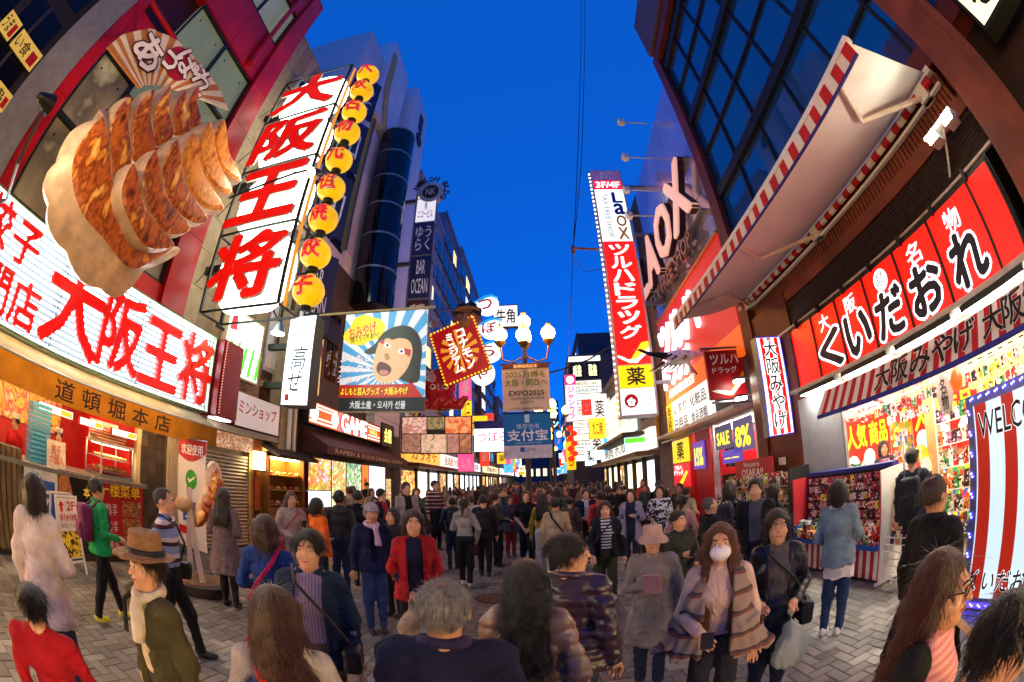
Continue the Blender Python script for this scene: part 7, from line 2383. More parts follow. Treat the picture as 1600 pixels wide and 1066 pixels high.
part(t, 'board', mat('9A1018', .4, var=.1), ('fbox', F, 0, 1.02, 0, 1.15, -.08, 0))
T(t, F, 'ツルハ', (.12, .82, .88, 1.05), M_WHITEINK, .04)
T(t, F, 'ドラッグ', (.14, .6, .8, .75), M_WHITEINK, .02)
part(t, 'swoosh', mat('E89010', .5), ('poly', F, [(.45, .06), (.62, .06), (.98, .5), (.98, .62)], .002, .006))
part(t, 'swoosh', M_WHITEINK, ('poly', F, [(.05, .2), (.2, .14), (.45, .08), (.62, .08), (.98, .4), (.98, .5), (.58, .16), (.2, .22)], .007, .01))
part(t, 'arm', M_STEEL, ('cyl', (3.8, 9.0, 4.66), (5.0, 9.0, 4.66), .03, .03, 8), ('cyl', (3.95, 9.0, 3.38), (5.0, 9.0, 3.38), .025, .025, 8))
for k in range(2):
    t2 = thing('sign_lamp', ('upper', 'lower')[k] + ' bright lamp beside the square red sign', 'lamp', (4.9, 8.8, 3.6 + k), 'lamps beside the red sign')
    zz = 3.75 - k * .4
    part(t2, 'arm', M_STEEL, ('cyl', (5.05, 8.7, zz + .08), (4.5, 8.7, zz + .08), .02, .02, 6))
    part(t2, 'lens', emat('FFF8E8', 9), ('box', (4.45, 8.6, zz - .02), (4.68, 8.75, zz + .04)))
    part(t2, 'hood', M_STEEL, ('box', (4.43, 8.58, zz + .041), (4.7, 8.77, zz + .1)))
t = thing('crane_figure', 'flying black and white crane figure in front of the drug store letters', 'figure', (3.7, 10.6, 4.8))
f = Field((2.2, 9.9, 4.2), (5.1, 11.4, 5.8), .022)
cx, cy, cz = 3.75, 10.6, 4.98
f.add(ell((cx + .15, cy, cz), (.5, .17, .17)), .05, 0).add(cone((cx + .6, cy, cz + .02), (cx + .95, cy, cz + .0), .09, .02), .06, 0)
f.add(cone((cx - .3, cy, cz + .02), (cx - .75, cy, cz + .1), .1, .05), .06, 1).add(cone((cx - .75, cy, cz + .1), (cx - 1.0, cy, cz + .22), .05, .04), .04, 1).add(cone((cx - 1.02, cy, cz + .22), (cx - 1.25, cy, cz + .24), .025, .008), .02, 2)
for sg in (1, -1):
    f.add(rbox((cx + .15, cy + .3 * sg, cz - .1), (.3, .22, .02), .015), .06, 0)
    for k in range(6):
        f.add(cone((cx + .35 - k * .12, cy + .35 * sg, cz - .05), (cx + .15 - k * .16, cy + .55 * sg, cz - .25), .035, .02), .015, 1 if k % 2 else 0)
for k in range(4):
    f.add(cone((cx + .3, cy + .05 * (k - 1.5), cz - .12), (cx + .35 + .08 * k, cy + .08 * (k - 1.5), cz - .5), .05, .03), .02, 1 if k == 3 else 0)
o = bpy.data.objects.new('body', f.mesh('body', [mat('ECECF2', .35, var=.1), mat('15151A', .3), mat('C0A060', .4)]))
COL.objects.link(o)
o.parent = t
o.location = -ORG[t]
part(t, 'arm', M_STEEL, ('cyl', (4.1, 10.6, 5.0), (4.8, 10.6, 5.1), .02, .02, 6))
# drug store front
t = thing('drug_store', 'red walled drug store interior with posters and screen', 'shop', (5.6, 12, 0))
part(t, 'back_wall', mat('B0141C', .4, var=.12), ('box', (6.6, 8.5, 0), (6.7, 16.8, 3.15)))
part(t, 'ceiling', mat('C8C4C0', .6), ('box', (4.9, 8.5, 3.08), (6.6, 16.8, 3.14)))
for k in range(3):
    part(t, 'ceiling_tube', emat('FFF4F0', 7), ('box', (5.2 + k * .45, 8.7, 3.03), (5.28 + k * .45, 15.2, 3.07)))
part(t, 'pier', M_RED, ('box', (4.9, 13.2, 0), (5.3, 15.3, 3.08)), ('box', (4.9, 11.6, 0), (5.2, 12.9, 3.08)))
part(t, 'post', mat('C8B8B8', .3, .5), ('box', (4.85, 11.2, 0), (4.98, 11.35, 3.08)), ('box', (4.85, 8.55, 0), (5.0, 8.7, 3.15)))
F = RW(4.88, 15.3, 0)
pn = part(t, 'yellow_panel', emat('F0C800', .42), ('fbox', F, .1, 1.9, 2.2, 3.0, 0, .03))
T(pn, F, '薬', (.65, 2.3, 1.4, 2.92), M_INK, .03, c=.035)
pn = part(t, 'red_panel', emat('C81418', .5), ('fbox', F, .1, 1.9, 1.35, 2.15, 0, .03))
T(pn, F, 'ツルハ\nドラッグ', (.2, 1.75, 1.2, 2.1), E_WI, .03, c=.035)
part(pn, 'swoosh', emat('F8B020', .8), ('poly', F, [(.6, 1.4), (1.0, 1.4), (1.7, 1.85), (1.5, 1.9)], .032, .036))
for k, (a0, a1, b0, b1) in enumerate(((2.3, 3.3, 1.9, 2.75), (4.2, 5.3, 2.35, 3.0), (5.4, 6.5, 2.2, 3.0), (4.6, 5.8, 1.95, 2.3))):
    pn = part(t, 'poster', emat(('5A3AA0', '3A3A58', '4A4468', '4A3A98')[k], .45, .2), ('fbox', F, a0, a1, b0, b1, 0, .03))
    T(pn, F, ('15%', 'SALE', '8%', '免税')[k], (a0 + .15, b0 + .12, a1 - .15, b1 - .2), emat('F8D020', .9, sample=False), .04, c=.035)
part(t, 'screen', mat('08080C', .15), ('fbox', F, 4.1, 4.9, 1.85, 2.5, -.4, -.3))
part(t, 'price_board', emat('F87818', .8), ('fbox', F, 5.7, 6.4, 1.5, 1.9, 0, .03))
goods_shelf('shelf of medicine boxes in the drug store opening', 4.75, 5.2, 9.5, 11.1, 1.4, 4, ('E8E4E0', 'D84030', '3060A0', 'E8C840', '60A060'), None, 31)
goods_shelf('drug store shelf of bright cartons near the yellow panel', 4.7, 5.1, 13.4, 15.6, 1.3, 4, ('E8E4E0', 'D84030', '3060A0', 'E8C840', '60A060'), None, 32)
# ------------------------------------------------------------------ far right frontages
far_building('right building with white lit menu boards past the vertical sign', 4.9, 11, 17.2, 33, 8.2, '6A6058', False, .1, 1, 5)
t = thing('lit_menu_board', 'row of tall glowing cream menu boards on the right past the vertical sign', 'billboard', (4.8, 25, 2.8))
F = RW(4.62, 32.5, 4.1)
for k in range(5):
    pn = part(t, 'panel', emat(('F4F6E0', 'F8EFD0', 'E8F4EC', 'FFF2D8', 'F0F0E8')[k], .42, .3, 1), ('fbox', F, k * 2.5, k * 2.5 + 2.42, 0, 3.4 - .35 * k, -.1, 0))
    T(pn, F, ('寿司\n酒場', '串かつ\n大阪', '名代\nうどん', '鉄板\n焼き', 'たこ\n焼き')[k], (k * 2.5 + .7, .6, k * 2.5 + 1.7, 2.2 - .2 * k), mat('8A7A40'), .01, c=.006)
part(t, 'canopy', mat('3A3430', .6), ('fbox', F, -.2, 14, -.4, -.25, -.1, 1.0))
t = thing('green_shop_sign', 'small lit sign with green and blue bands under the menu boards', 'sign', (4.5, 19, 2.8))
F = CW(3.7, 18.5, 3.0)
panel(t, F, 1.2, .6, .2, emat('B8D8F0', .9), M_DARK)
part(t, 'green_band', emat('50C020', .8), ('fbox', F, .02, 1.18, .35, .58, .005, .01))
t = thing('stacked_sign_building', 'building front of stacked white lit sign strips facing up the street', 'building', (5, 38, 0))
part(t, 'wall', mat('4A4648', .7), ('box', (2.9, 38.3, 0), (9, 48, 13.4)))
F = CW(2.95, 38.25, 0)
for k in range(12):
    pn = part(t, 'sign_strip', emat(('F4F8FF', 'FFF8E8', 'E8F0E0', 'FFF0D0')[k % 4], .5, .25, 1), ('fbox', F, .1, 2.9, 3.5 + k * .62, 3.5 + k * .62 + .54, -.05, .04))
    if k % 3:
        T(pn, F, ('寿司 SUSHI', '居酒屋', 'KARAOKE', '焼肉 4F')[k % 4], (.4, 3.6 + k * .62, 2.6, 3.93 + k * .62), mat('6A5A30'), 0, c=.045)
for k in range(2):
    pn = part(t, 'dark_panel', mat('1A2014', .5), ('fbox', F, .15 + k * 1.45, 1.35 + k * 1.45, 11.1, 12.6, -.05, .04))
    T(pn, F, '宴会\n個室', (.35 + k * 1.45, 11.3, 1.15 + k * 1.45, 12.4), emat('E8E8A0', 1), .03, c=.045)
part(t, 'top_strip', emat('FFF8F0', .6), ('fbox', F, .0, 3.0, 12.75, 13.2, -.05, .06))
t = thing('karaoke_sign', 'tall pink and white vertical sign far down the right side', 'sign', (2.8, 35, 6.6))
F = CW(2.25, 35, 6.7)
part(t, 'cabinet', M_WHITE, ('fbox', F, 0, .95, 0, 4.0, -.3, 0))
part(t, 'face_panel', emat('F4E8F4', .5), ('fbox', F, .03, .92, .03, 3.1, 0, .01))
part(t, 'head_panel', emat('E02060', .9), ('fbox', F, .03, .92, 3.12, 3.97, 0, .01))
part(t, 'white_disc', emat('FFF0F4', 1.1, sample=False), ('cyl', F.p(.48, 3.55, .011), F.p(.48, 3.55, .02), .32, .32, 20))
T(t, F, 'ジャンカラ', (.2, .25, .76, 2.95), emat('C01870', .6, sample=False), .05, vert=True, c=.014)
t = thing('red_lantern_sign', 'cluster sign of glowing red lanterns under the pink vertical sign', 'sign', (2.6, 35, 4))
part(t, 'pole', M_DARK, ('cyl', (2.65, 35.1, 3.2), (2.65, 35.1, 6.6), .05, .05, 6))
for k in range(7):
    part(t, 'lantern', emat('E02008', .7), ('ball', (2.5 + .3 * (k % 2), 35, 3.6 + k * .42), (.3, .3, .24), 12), smooth=True)
t = thing('yellow_vertical_sign', 'yellow vertical sign with red letters low at the far right', 'sign', (2.4, 36, 2.4))
F = CW(2.15, 36, 2.7)
panel(t, F, .8, 2.4, .2, emat('F0B008', .5), M_DARK)
T(t, F, 'すし', (.2, .3, .6, 2.1), M_REDINK, .04, vert=True)
t = thing('blue_neon_sign', 'small blue neon lettering at the far left of the street end', 'sign', (.9, 60, 8))
F = CW(1.6, 60, 9)
part(t, 'board', mat('141830', .5), ('fbox', F, 0, 1.2, 0, 4.2, -.2, 0))
T(t, F, 'ネオン', (.15, .3, 1.05, 3.9), emat('60C8FF', 2.5), .03, vert=True)
far_building('dark tower right of the street end', 5.0, 12, 48.2, 60, 19, '3A3C48', False, .2, 7, 4)
far_building('right hand block far past the stacked signs', 4.6, 11, 60.2, 90, 14, '57525A', False, .3, 5, 5)
t = thing('end_building', 'low building closing the far end of the street', 'building', (1, 120, 0))
part(t, 'wall', mat('4A4650', .7), ('box', (-9, 118, 0), (9, 126, 10)))
for k in range(8):
    part(t, 'window', emat('FFE0A0', .8, sample=False), ('box', (-7 + k * 1.9, 117.9, 3), (-6 + k * 1.9, 117.99, 5)))
rr = random.Random(5)
CNT = {}
for k in range(58):
    y_ = rr.uniform(26, 95)
    sd = rr.choice((-1, 1))
    x_ = sd * rr.uniform(3.0, 4.2) + (0 if sd > 0 else -1.6)
    z_ = rr.uniform(2.6, 7.5)
    c_ = rr.choice(('F8F4E8', 'E83018', 'F8B820', 'E8F4FF', 'F04880', '40B0F0', 'FFF0C0'))
    CNT[(c_, sd)] = CNT.get((c_, sd), 0) + 1
    t = thing('projecting_sign', '%s lit sign far down the street, %s of its colour on the %s' % ({'F8F4E8': 'cream', 'E83018': 'red', 'F8B820': 'amber', 'E8F4FF': 'cool white', 'F04880': 'pink', '40B0F0': 'sky blue', 'FFF0C0': 'pale yellow'}[c_], ('first', 'second', 'third', 'fourth', 'fifth', 'sixth', 'seventh', 'eighth', 'ninth', 'tenth', 'eleventh', 'twelfth')[CNT[(c_, sd)] - 1], 'left' if sd < 0 else 'right'), 'sign', (x_, y_, z_), 'lit signs far down the street')
    F = CW(x_, y_, z_)
    w_, h_ = rr.uniform(.7, 1.4), rr.uniform(.8, 2.4)
    panel(t, F, w_, h_, .2, emat(c_, .55, .2), M_DARK)
    T(t, F, rr.choice(('酒', 'すし', '焼肉', 'たこ焼', '薬', 'カニ')), (w_ * .2, h_ * .2, w_ * .8, h_ * .8), M_INK if c_ not in ('E83018', 'F04880', '40B0F0') else M_WHITEINK, .02)

# ------------------------------------------------------------------ things standing on the left pavement
t = thing('folding_board', 'white folding pavement board marked 2F before the dumpling counter', 'board', (-5.8, 2.6, 0))
F = Fr((-5.72, 2.42, .1), (-.35, 1, 0), (-.18, 0, 1))
F2 = Fr((-6.3, 2.42, .1), (-.35, 1, 0), (.2, 0, 1))
for G_ in (F, F2):
    for a in (0, .5):
        part(t, 'leg', M_WHITE, ('fbox', G_, a, a + .035, -.1, 1.0, -.02, 0))
    part(t, 'crossbar', M_WHITE, ('fbox', G_, .036, .499, .08, .11, -.02, 0), ('fbox', G_, .036, .499, .97, 1.0, -.02, 0))
part(t, 'sheet', mat('E0D4C8', .5), ('fbox', F, .036, .499, .14, .96, -.015, .0))
part(t, 'yellow_field', pmat(('E8C010', 'C8A010', '3A2A08', 'F0D040'), 26), ('fbox', F, .05, .485, .16, .52, .001, .004))
part(t, 'red_arrow', M_REDINK, ('poly', F, [(.1, .78), (.16, .78), (.16, .86), (.2, .86), (.13, .93), (.06, .86), (.1, .86)], .001, .005))
T(t, F, '2F', (.25, .8, .45, .92), M_REDINK, .02)
T(t, F, '餃子食べ放題', (.07, .66, .47, .75), M_REDINK, .02)
T(t, F, '席空いてます', (.07, .56, .47, .62), M_INK, 0)
t = thing('payment_banner', 'tall white banner with red head and green disc by the shutter', 'banner', (-5.9, 5.3, 0))
F = Fr((-6.1, 5.25, .42), (1, -.05, 0))
part(t, 'cloth', mat('D8CDC4', .6, var=.05), ('fbox', F, 0, .82, 0, 1.86, -.012, 0))
hp = [(0, 1.86), (0, 1.62)] + [(.82 * q, 1.62 - .14 * math.sin(PI * q) + .05 * q) for q in np.linspace(.1, 1, 8)] + [(.82, 1.86)]
part(t, 'red_head', mat('B8141C', .5), ('poly', F, hp, .001, .005))
T(t, F, '欢迎使用', (.1, 1.62, .74, 1.8), M_WHITEINK, .03, c=.007)
part(t, 'green_disc', mat('2E9A2E', .5), ('cyl', F.p(.42, 1.2, .001), F.p(.42, 1.2, .006), .17, .17, 28), ('poly', F, [(.3, 1.1), (.28, 1.0), (.4, 1.06)], .001, .006))
part(t, 'tick', M_WHITEINK, ('poly', F, [(.32, 1.2), (.38, 1.14), (.54, 1.24), (.54, 1.27), (.38, 1.19), (.34, 1.23)], .008, .011))
part(t, 'blue_square', mat('2858A8', .5), ('fbox', F, .16, .56, .46, .82, .001, .005), bevel=.03)
T(t, F, '支', (.24, .52, .48, .76), M_WHITEINK, .01, c=.007)
part(t, 'red_corner', M_REDINK, ('fbox', F, 0.02, .3, .22, .36, .001, .005))
part(t, 'stand', M_STEEL, ('cyl', F.p(.41, -.42, -.03), F.p(.41, 1.9, -.03), .014, .014, 6), ('cyl', F.p(0, 1.88, -.01), F.p(.84, 1.88, -.01), .012, .012, 6), ('fbox', F, .1, .72, -.42, -.38, -.2, .2))
t = thing('dumpling_stand', 'upright dumpling model held between giant white chopsticks on a round base', 'figure', (-4.75, 4.5, 0))
part(t, 'base', mat('2E2220', .6), ('lathe', (-4.75, 4.5, 0), [(.4, 0), (.42, .03), (.42, .16), (.36, .18)], 28, {'sx': 1.1}), smooth=True)
part(t, 'base_top', mat('6A4A34', .7), ('cyl', (-4.75, 4.5, .18), (-4.75, 4.5, .19), .36, .36, 24))
for a, q in (((-4.95, 4.45), (-4.92, 4.5)), ((-4.62, 4.4), (-4.88, 4.42))):
    part(t, 'chopstick', mat('C8B49C', .5, var=.1), ('cyl', (a[0], a[1], .18), (q[0], q[1], 1.55), .065, .045, 4))
f = Field((-5.2, 4.2, .9), (-4.1, 4.9, 2.05), .014)
for k in range(9):
    q = k / 8
    f.add(ell((-4.72 + .3 * math.sin(q * 2.2 - .3), 4.55, 1.08 + .8 * q), (.16 * math.sin(PI * (.12 + .76 * q)) + .03, .12, .11)), .06, 0, .004, 3)
o = bpy.data.objects.new('dumpling_skin', f.mesh('dumpling_skin', [mat('D0B088', .45, var=.15)]))
COL.objects.link(o)
o.parent = t
o.location = -ORG[t]
f = Field((-5.2, 4.2, .9), (-4.0, 4.9, 2.0), .014)
for k in range(8):
    q = k / 7
    f.add(ell((-4.58 + .3 * math.sin(q * 2.2 - .3), 4.47, 1.1 + .72 * q), (.11 * math.sin(PI * (.12 + .76 * q)) + .03, .09, .09)), .03, 0, .006, 5)
o = bpy.data.objects.new('browned_base', f.mesh('browned_base', [M_BROWN]))
COL.objects.link(o)
o.parent = t
o.location = -ORG[t]
f = Field((-5.3, 4.2, 1.1), (-4.6, 4.7, 1.5), .014)
f.add(ell((-4.95, 4.4, 1.3), (.19, .12, .12)), .02, 0, .004, 2)
o = bpy.data.objects.new('small_dumpling', f.mesh('small_dumpling', [mat('B08A5A', .5, var=.2)]))
COL.objects.link(o)
o.parent = t
o.location = -ORG[t]
# ------------------------------------------------------------------ people
def P(u, v, d, rel, label, extra=0.0, **kw):
    """u, v: top of the head in the photograph; d: distance over the ground; rel: 0 looks at the viewer, 90 to the right."""
    q = sight(u, v)
    hz = math.hypot(q.x, q.y)
    h = EYE_H + q.z / hz * d - extra
    az = math.degrees(math.atan2(q.x, q.y))
    z = kw.get('z', 0.0)
    return person(label, q.x / hz * d, q.y / hz * d, -az + rel, h=h - z, **kw)
stripe_polo = stripe_mat('7A8CC0', '3A1428', .16, 2, .5, .85, 0, 'C8B8B8')
mono_stripe = stripe_mat('16161A', 'D0C8C0', .045, 2, .5)
pink_stripe = stripe_mat('D89A98', 'C8787C', .03, 2, .5)
purple_stripe = stripe_mat('6A5878', '8A7890', .02, 0, .5)
plaid_m = stripe_mat('5A1A20', '1C1618', .09, 2, .5, .85, 0, 'B8A8A0')
check_m = pmat(('101014', 'D0CCC8'), 28, 0, .8)
floral_m = pmat(('14161F', '14161F', '14161F', '9A5A48', 'B8A890', '14161F'), 24, 0, .8)
shawl_m = stripe_mat('8A7468', '6A3A34', .13, 2, .72, .9, 0, '3A3438')
puffer = mat('3B2A38', .35, var=.15, scale=6, bump=.1, spec=.5)
puffer2 = mat('8A6A58', .4, var=.15, scale=6, bump=.1, spec=.5)
SG = 'shoppers in the foreground'
# left side
P(55, 742, 3.1, 150, 'person in loose white blouse and jeans seen from behind by the counter', top='C8B4A8', bottom='28304A', hair='bob', hairm=DARK_HAIR, jacket='CDBBB0', hem=.72, fem=True, arms=('down', 'bent'), group=SG)
P(45, 915, 1.95, 160, 'child in red top with short black hair at lower left edge', top='A8141C', bottom='20305A', hair='short', arms=('down', 'fwd'), group=SG, w=1.08)
P(152, 750, 4.9, 110, 'person in bright green jacket with plum backpack walking past the board', top='1E8A4A', bottom='141418', shoes='C8C83A', hair='short', jacket='1F9A50', hem=.86, collar=True, stride=.45, arms=('swing', 'bent'), extras=(('backpack', '6A2048'),), group=SG)
P(258, 765, 4.1, 75, 'older man in blue and maroon striped polo shirt walking right', topm=stripe_polo, bottom='15151A', hair='crop', hairm=mat('3A3430', .7), collar='3A1428', stride=.35, arms=('down', 'swing'), extras=(('crossbag', '1A1818', 1),), w=1.06, group=SG)
P(222, 838, 2.1, -62, 'person in straw hat, olive jacket and pale printed scarf at lower left', extra=.05, top='C8B898', jacket='4A4426', hem=.8, open_=.07, bottom='3A3A3A', hat=('straw', 'A97B4B'), hair='short', hairm=DARK_HAIR, collar=True, arms=('down', 'down'), extras=(('scarf', 'CDBFA4'), ('strap', '141210', -1)), group=SG)
P(350, 765, 5.9, 150, 'woman in long mauve coat with long dark hair by the shutter', top='6A5858', jacket='6E5C5A', hem=.52, bottom='1A1618', shoes='18120F', hair='long', hairm=DARK_HAIR, fem=True, arms=('hold', 'hold'), group=SG)
P(415, 808, 3.3, 165, 'person in blue sweater with pink bag strap seen from behind', top='1E3A78', bottom='1A1C28', hair='perm', hairm=BROWN_HAIR, fem=True, arms=('bent', 'down'), extras=(('strap', 'C81E58', -1),), group=SG)
P(480, 832, 2.55, -12, 'woman in dark blue jacket over striped shirt carrying a pale bag', top='6A5878', topm=purple_stripe, jacket='1E2A3E', hem=.8, open_=.085, bottom='4A4038', hair='short', hairm=BLACK_HAIR, fem=True, collar=True, arms=('down', 'down'), extras=(('crossbag', '2A2220', 1), ('carrier', 'C8BCAC', 1)), group=SG)
P(425, 920, 1.5, 172, 'woman with long brown hair and red bag strap seen from behind, close by', top='A89C94', bottom='2A2A30', hair='wavy', hairm=BROWN_HAIR, fem=True, arms=('down', 'down'), extras=(('strap', 'B0201C', 1), ('scarf', 'CFC4B8')), group=SG)
P(580, 783, 5.2, 10, 'man in navy zip jacket with pale piping, grey flat cap and jeans', extra=.05, top='18162A', jacket='1B1C38', hem=.86, open_=.03, collar='B8AEA8', bottom='2A3A64', shoes='2A2424', hair='short', hairm=GREY_HAIR, skin=2, hat=('cap', '9A8E92'), arms=('down', 'down'), extras=(('scarf', 'C8A8B0'),), group=SG)
P(645, 800, 4.1, 4, 'woman in red blazer holding two plastic carrier bags', top='14162E', jacket='9A161C', hem=.82, open_=.075, collar=True, bottom='18181E', hair='perm', hairm=WARM_HAIR, fem=True, arms=('front', 'front'), extras=(('carrier', 'C9C0B8', 1), ('carrier', 'B0987C', -1)), group=SG)
P(690, 912, 1.5, 176, 'grey haired man in navy jacket with striped collar, nearest the viewer', top='1A1C34', jacket='191A30', hem=.84, collar='2E2444', bottom='20222E', hair='thin', hairm=GREY_HAIR, skin=2, arms=('down', 'down'), w=1.1, group=SG)
P(530, 767, 7.0, 170, 'man in charcoal hoodie and dark beanie with hands in pockets', extra=.03, z=.0, top='3A3836', bottom='24304A', hood=True, hat=('beanie', '2A2828'), hair='short', arms=('pocket', 'pocket'), w=.98)
P(497, 780, 6.2, 120, 'person in bright orange jacket left of the charcoal hoodie', top='D85A10', jacket='E06414', hem=.86, collar=True, bottom='22242C', hair='bob', hairm=BLACK_HAIR, arms=('bent', 'down'))
P(560, 768, 7.6, 165, 'man in black suit jacket behind the flat cap man', top='D0C8C8', jacket='18181C', hem=.84, collar=True, bottom='17171A', hair='short', arms=('down', 'down'))
P(597, 765, 8.6, 60, 'man with glasses in a red top and dark jacket behind the flat cap', top='A81E24', jacket='1C1A20', hem=.85, open_=.1, bottom='1C1C24', hair='short', extras=(('glasses', '101010'),), arms=('down', 'bent'))
P(455, 770, 6.6, 20, 'woman in beige coat with a red bag looking at her phone', top='B8A090', jacket='B09A88', hem=.6, bottom='2A2628', hair='wavy', hairm=BROWN_HAIR, fem=True, arms=('phone', 'hold'), extras=(('phone', '202024', 1), ('crossbag', 'A81C30', -1)))
P(635, 755, 8.8, 25, 'young man in pale grey cardigan over black top by the menu wall', top='18181C', jacket='9A8E84', hem=.78, open_=.07, bottom='1C1C24', hair='short', hairm=BROWN_HAIR, arms=('bent', 'bent'), z=.1)
P(680, 752, 11.0, 40, 'man in plaid shirt and black apron skirt past the red post', topm=plaid_m, bottom='121214', skirt=(.45, '121214'), hair='short', arms=('hold', 'down'), z=.15)
P(612, 795, 5.9, -40, 'short woman with bobbed hair behind the red blazer', top='2A2026', jacket='241C24', hem=.8, bottom='1C1A20', hair='bob', hairm=DARK_HAIR, fem=True)
# centre
P(725, 780, 7.7, 168, 'woman with ponytail in grey hoodie and black leggings', top='8C8480', hood=True, bottom='121216', shoes='B8B0A8', hair='pony', hairm=BLACK_HAIR, fem=True, stride=.22, arms=('bent', 'pocket'))
P(755, 775, 8.6, 175, 'person with a black backpack next to the grey hoodie', top='1C1A1E', jacket='201C20', hem=.85, bottom='15151A', hair='short', extras=(('backpack', '17161A'),), arms=('down', 'down'), stride=.2)
P(775, 772, 9.6, 120, 'man in dark leather jacket beyond the black backpack', top='2A2628', jacketm=LEATHER, jacket='1B1A1D', hem=.84, bottom='1A1A22', hair='short', arms=('down', 'bent'))
P(822, 768, 9.2, -3, 'young woman in black tee with white sleeves holding a black tote bag', top='121214', sleeve=.5, bottom='1A1A1E', hair='bob', hairm=BROWN_HAIR, fem=True, arms=('front', 'front'), extras=(('handbag', '121214', 1),))
P(868, 780, 7.6, 178, 'man in beige jacket with dark shoulder strap seen from behind', top='A8906C', jacket='B0966F', hem=.82, collar=True, bottom='1C2034', hair='short', extras=(('strap', '1A1614', 1),), arms=('down', 'down'))
P(848, 772, 8.4, 175, 'woman with very long black hair and mustard top', top='9A7A1E', bottom='B8B0AC', hair='long', hairm=BLACK_HAIR, fem=True)
P(890, 775, 9.4, 170, 'man in brown tweed coat right of the beige jacket', top='4A3A30', jacket='54443A', hem=.7, bottom='2A2A30', hair='short', hat=('cap', '4A4838'), extra=.04)
P(825, 880, 1.95, 165, 'woman with black curls tied back in a beige quilted jacket', top='B09C88', jacketm=puffer2, jacket='8A6A58', hem=.93, rib=(.010, .075), bottom='2A3450', hair='wavy', hairm=BLACK_HAIR, fem=True, arms=('down', 'down'), w=1.02, group=SG)
P(890, 838, 2.5, 150, 'man in plum quilted jacket with his back turned beside the curly haired woman', top='2A2028', jacketm=puffer, jacket='3B2A38', hem=.82, rib=(.010, .075), collar=True, bottom='2C3A50', hair='short', hairm=BLACK_HAIR, arms=('down', 'down'), w=1.12, head_turn=-40, group=SG)
P(945, 785, 6.0, 5, 'woman in striped top, black jacket and olive trousers', topm=mono_stripe, top='444444', jacket='131316', hem=.88, open_=.075, bottom='3C3820', shoes='C8A888', hair='bob', hairm=WARM_HAIR, fem=True, stride=.2, arms=('down', 'fwd'), extras=(('crossbag', '151518', -1),))
P(985, 765, 8.2, -10, 'woman in navy dress and lilac cardigan in the crowd', top='1C1E38', jacket='8A7E94', hem=.7, open_=.09, bottom='22243A', hair='bob', hairm=DARK_HAIR, fem=True, arms=('phone', 'down'))
P(915, 765, 9.8, 5, 'man in navy suit jacket looking down in the crowd', top='C8C0C4', jacket='181A2C', hem=.8, open_=.05, bottom='181A2C', hair='short', arms=('hold', 'hold'))
P(1020, 822, 3.5, -8, 'woman in pink bucket hat and long grey knit coat holding a pink tablet', extra=.02, top='8A8078', jacket='7E746E', hem=.56, bottom='1E2640', shoes='C87878', hair='bob', hairm=DARK_HAIR, fem=True, hat=('bucket', 'B08E7C'), arms=('down', 'chest'), extras=(('book', 'C88E94', -1), ('handbag', '16203A', 1)), group=SG)
P(1060, 800, 4.7, 30, 'boy in dark green bomber jacket looking at his phone', top='22241E', jacket='2E3228', hem=.84, bottom='1C1C22', hair='short', hairm=BLACK_HAIR, arms=('hold', 'phone'), extras=(('phone', '18181C', -1),), group=SG, head_turn=15)
P(1125, 822, 2.55, 2, 'woman in white face mask with long brown hair and striped shawl', top='C8A898', bottom='22222C', hair='wavy', hairm=hairmat('5A2C18'), fem=True, arms=('down', 'hold'), extras=('frontlocks', ('mask', 'D8D0DC'), ('shawl', '8A7468', shawl_m), ('phone', '2A2C3C', -1)), group=SG)
P(1180, 750, 5.2, -10, 'young man in black jacket over grey tee beside the souvenir boxes', top='4A4A50', jacket='121215', hem=.84, open_=.08, bottom='18181F', hair='spiky', arms=('down', 'down'), group=SG)
P(1215, 800, 3.0, 12, 'woman in black leather jacket and grey sweater with bag and carrier', top='5E5652', jacketm=LEATHER, jacket='1B1A1D', hem=.88, open_=.08, bottom='1C2434', hair='bob', hairm=BLACK_HAIR, fem=True, arms=('hold', 'bent'), extras=(('crossbag', '121218', 1), ('carrier', 'A8B4B0', 1)), group=SG)
P(1030, 760, 8.4, 0, 'woman in black and white checked coat in the crowd', topm=check_m, top='888888', jacketm=check_m, jacket='888888', hem=.7, open_=.06, bottom='1A1A1E', hair='bob', hairm=DARK_HAIR, fem=True, arms=('bent', 'bent'))
P(1065, 775, 6.6, 172, 'woman with ponytail in dusty pink top seen from behind', top='B88A80', bottom='2A2A30', hair='pony', hairm=BLACK_HAIR, fem=True)
P(1110, 778, 5.4, 120, 'man with cropped grey hair in black jacket turned to the shop', top='1A1A1C', jacket='17171A', hem=.84, collar=True, bottom='1A1A20', hair='crop', hairm=mat('4A4644', .7), arms=('down', 'down'))
P(1140, 755, 6.4, 150, 'person with flowered dark backpack beside the souvenir boxes', top='1A1C24', jacketm=floral_m, jacket='14161F', hem=.84, bottom='1A1A22', hair='bob', hairm=DARK_HAIR, extras=(('backpack', '161A2A'),), arms=('bent', 'down'))
P(1310, 752, 4.3, 170, 'woman in pale denim jacket and blue leggings seen from behind', top='D8CCC8', jacket='74858E', hem=.84, skirt=(.7, 'D8CCC8'), bottom='243A5C', shoes='D8D4D0', hair='bob', hairm=BLACK_HAIR, fem=True, arms=('bent', 'bent'), group=SG)
P(1462, 745, 2.75, 140, 'balding man in long black coat before the yellow boards', top='121212', jacket='111113', hem=.5, collar=True, bottom='121214', hair='thin', hairm=mat('3A2A22', .6, bump=.3), skin=2, arms=('down', 'down'), w=1.08, group=SG)
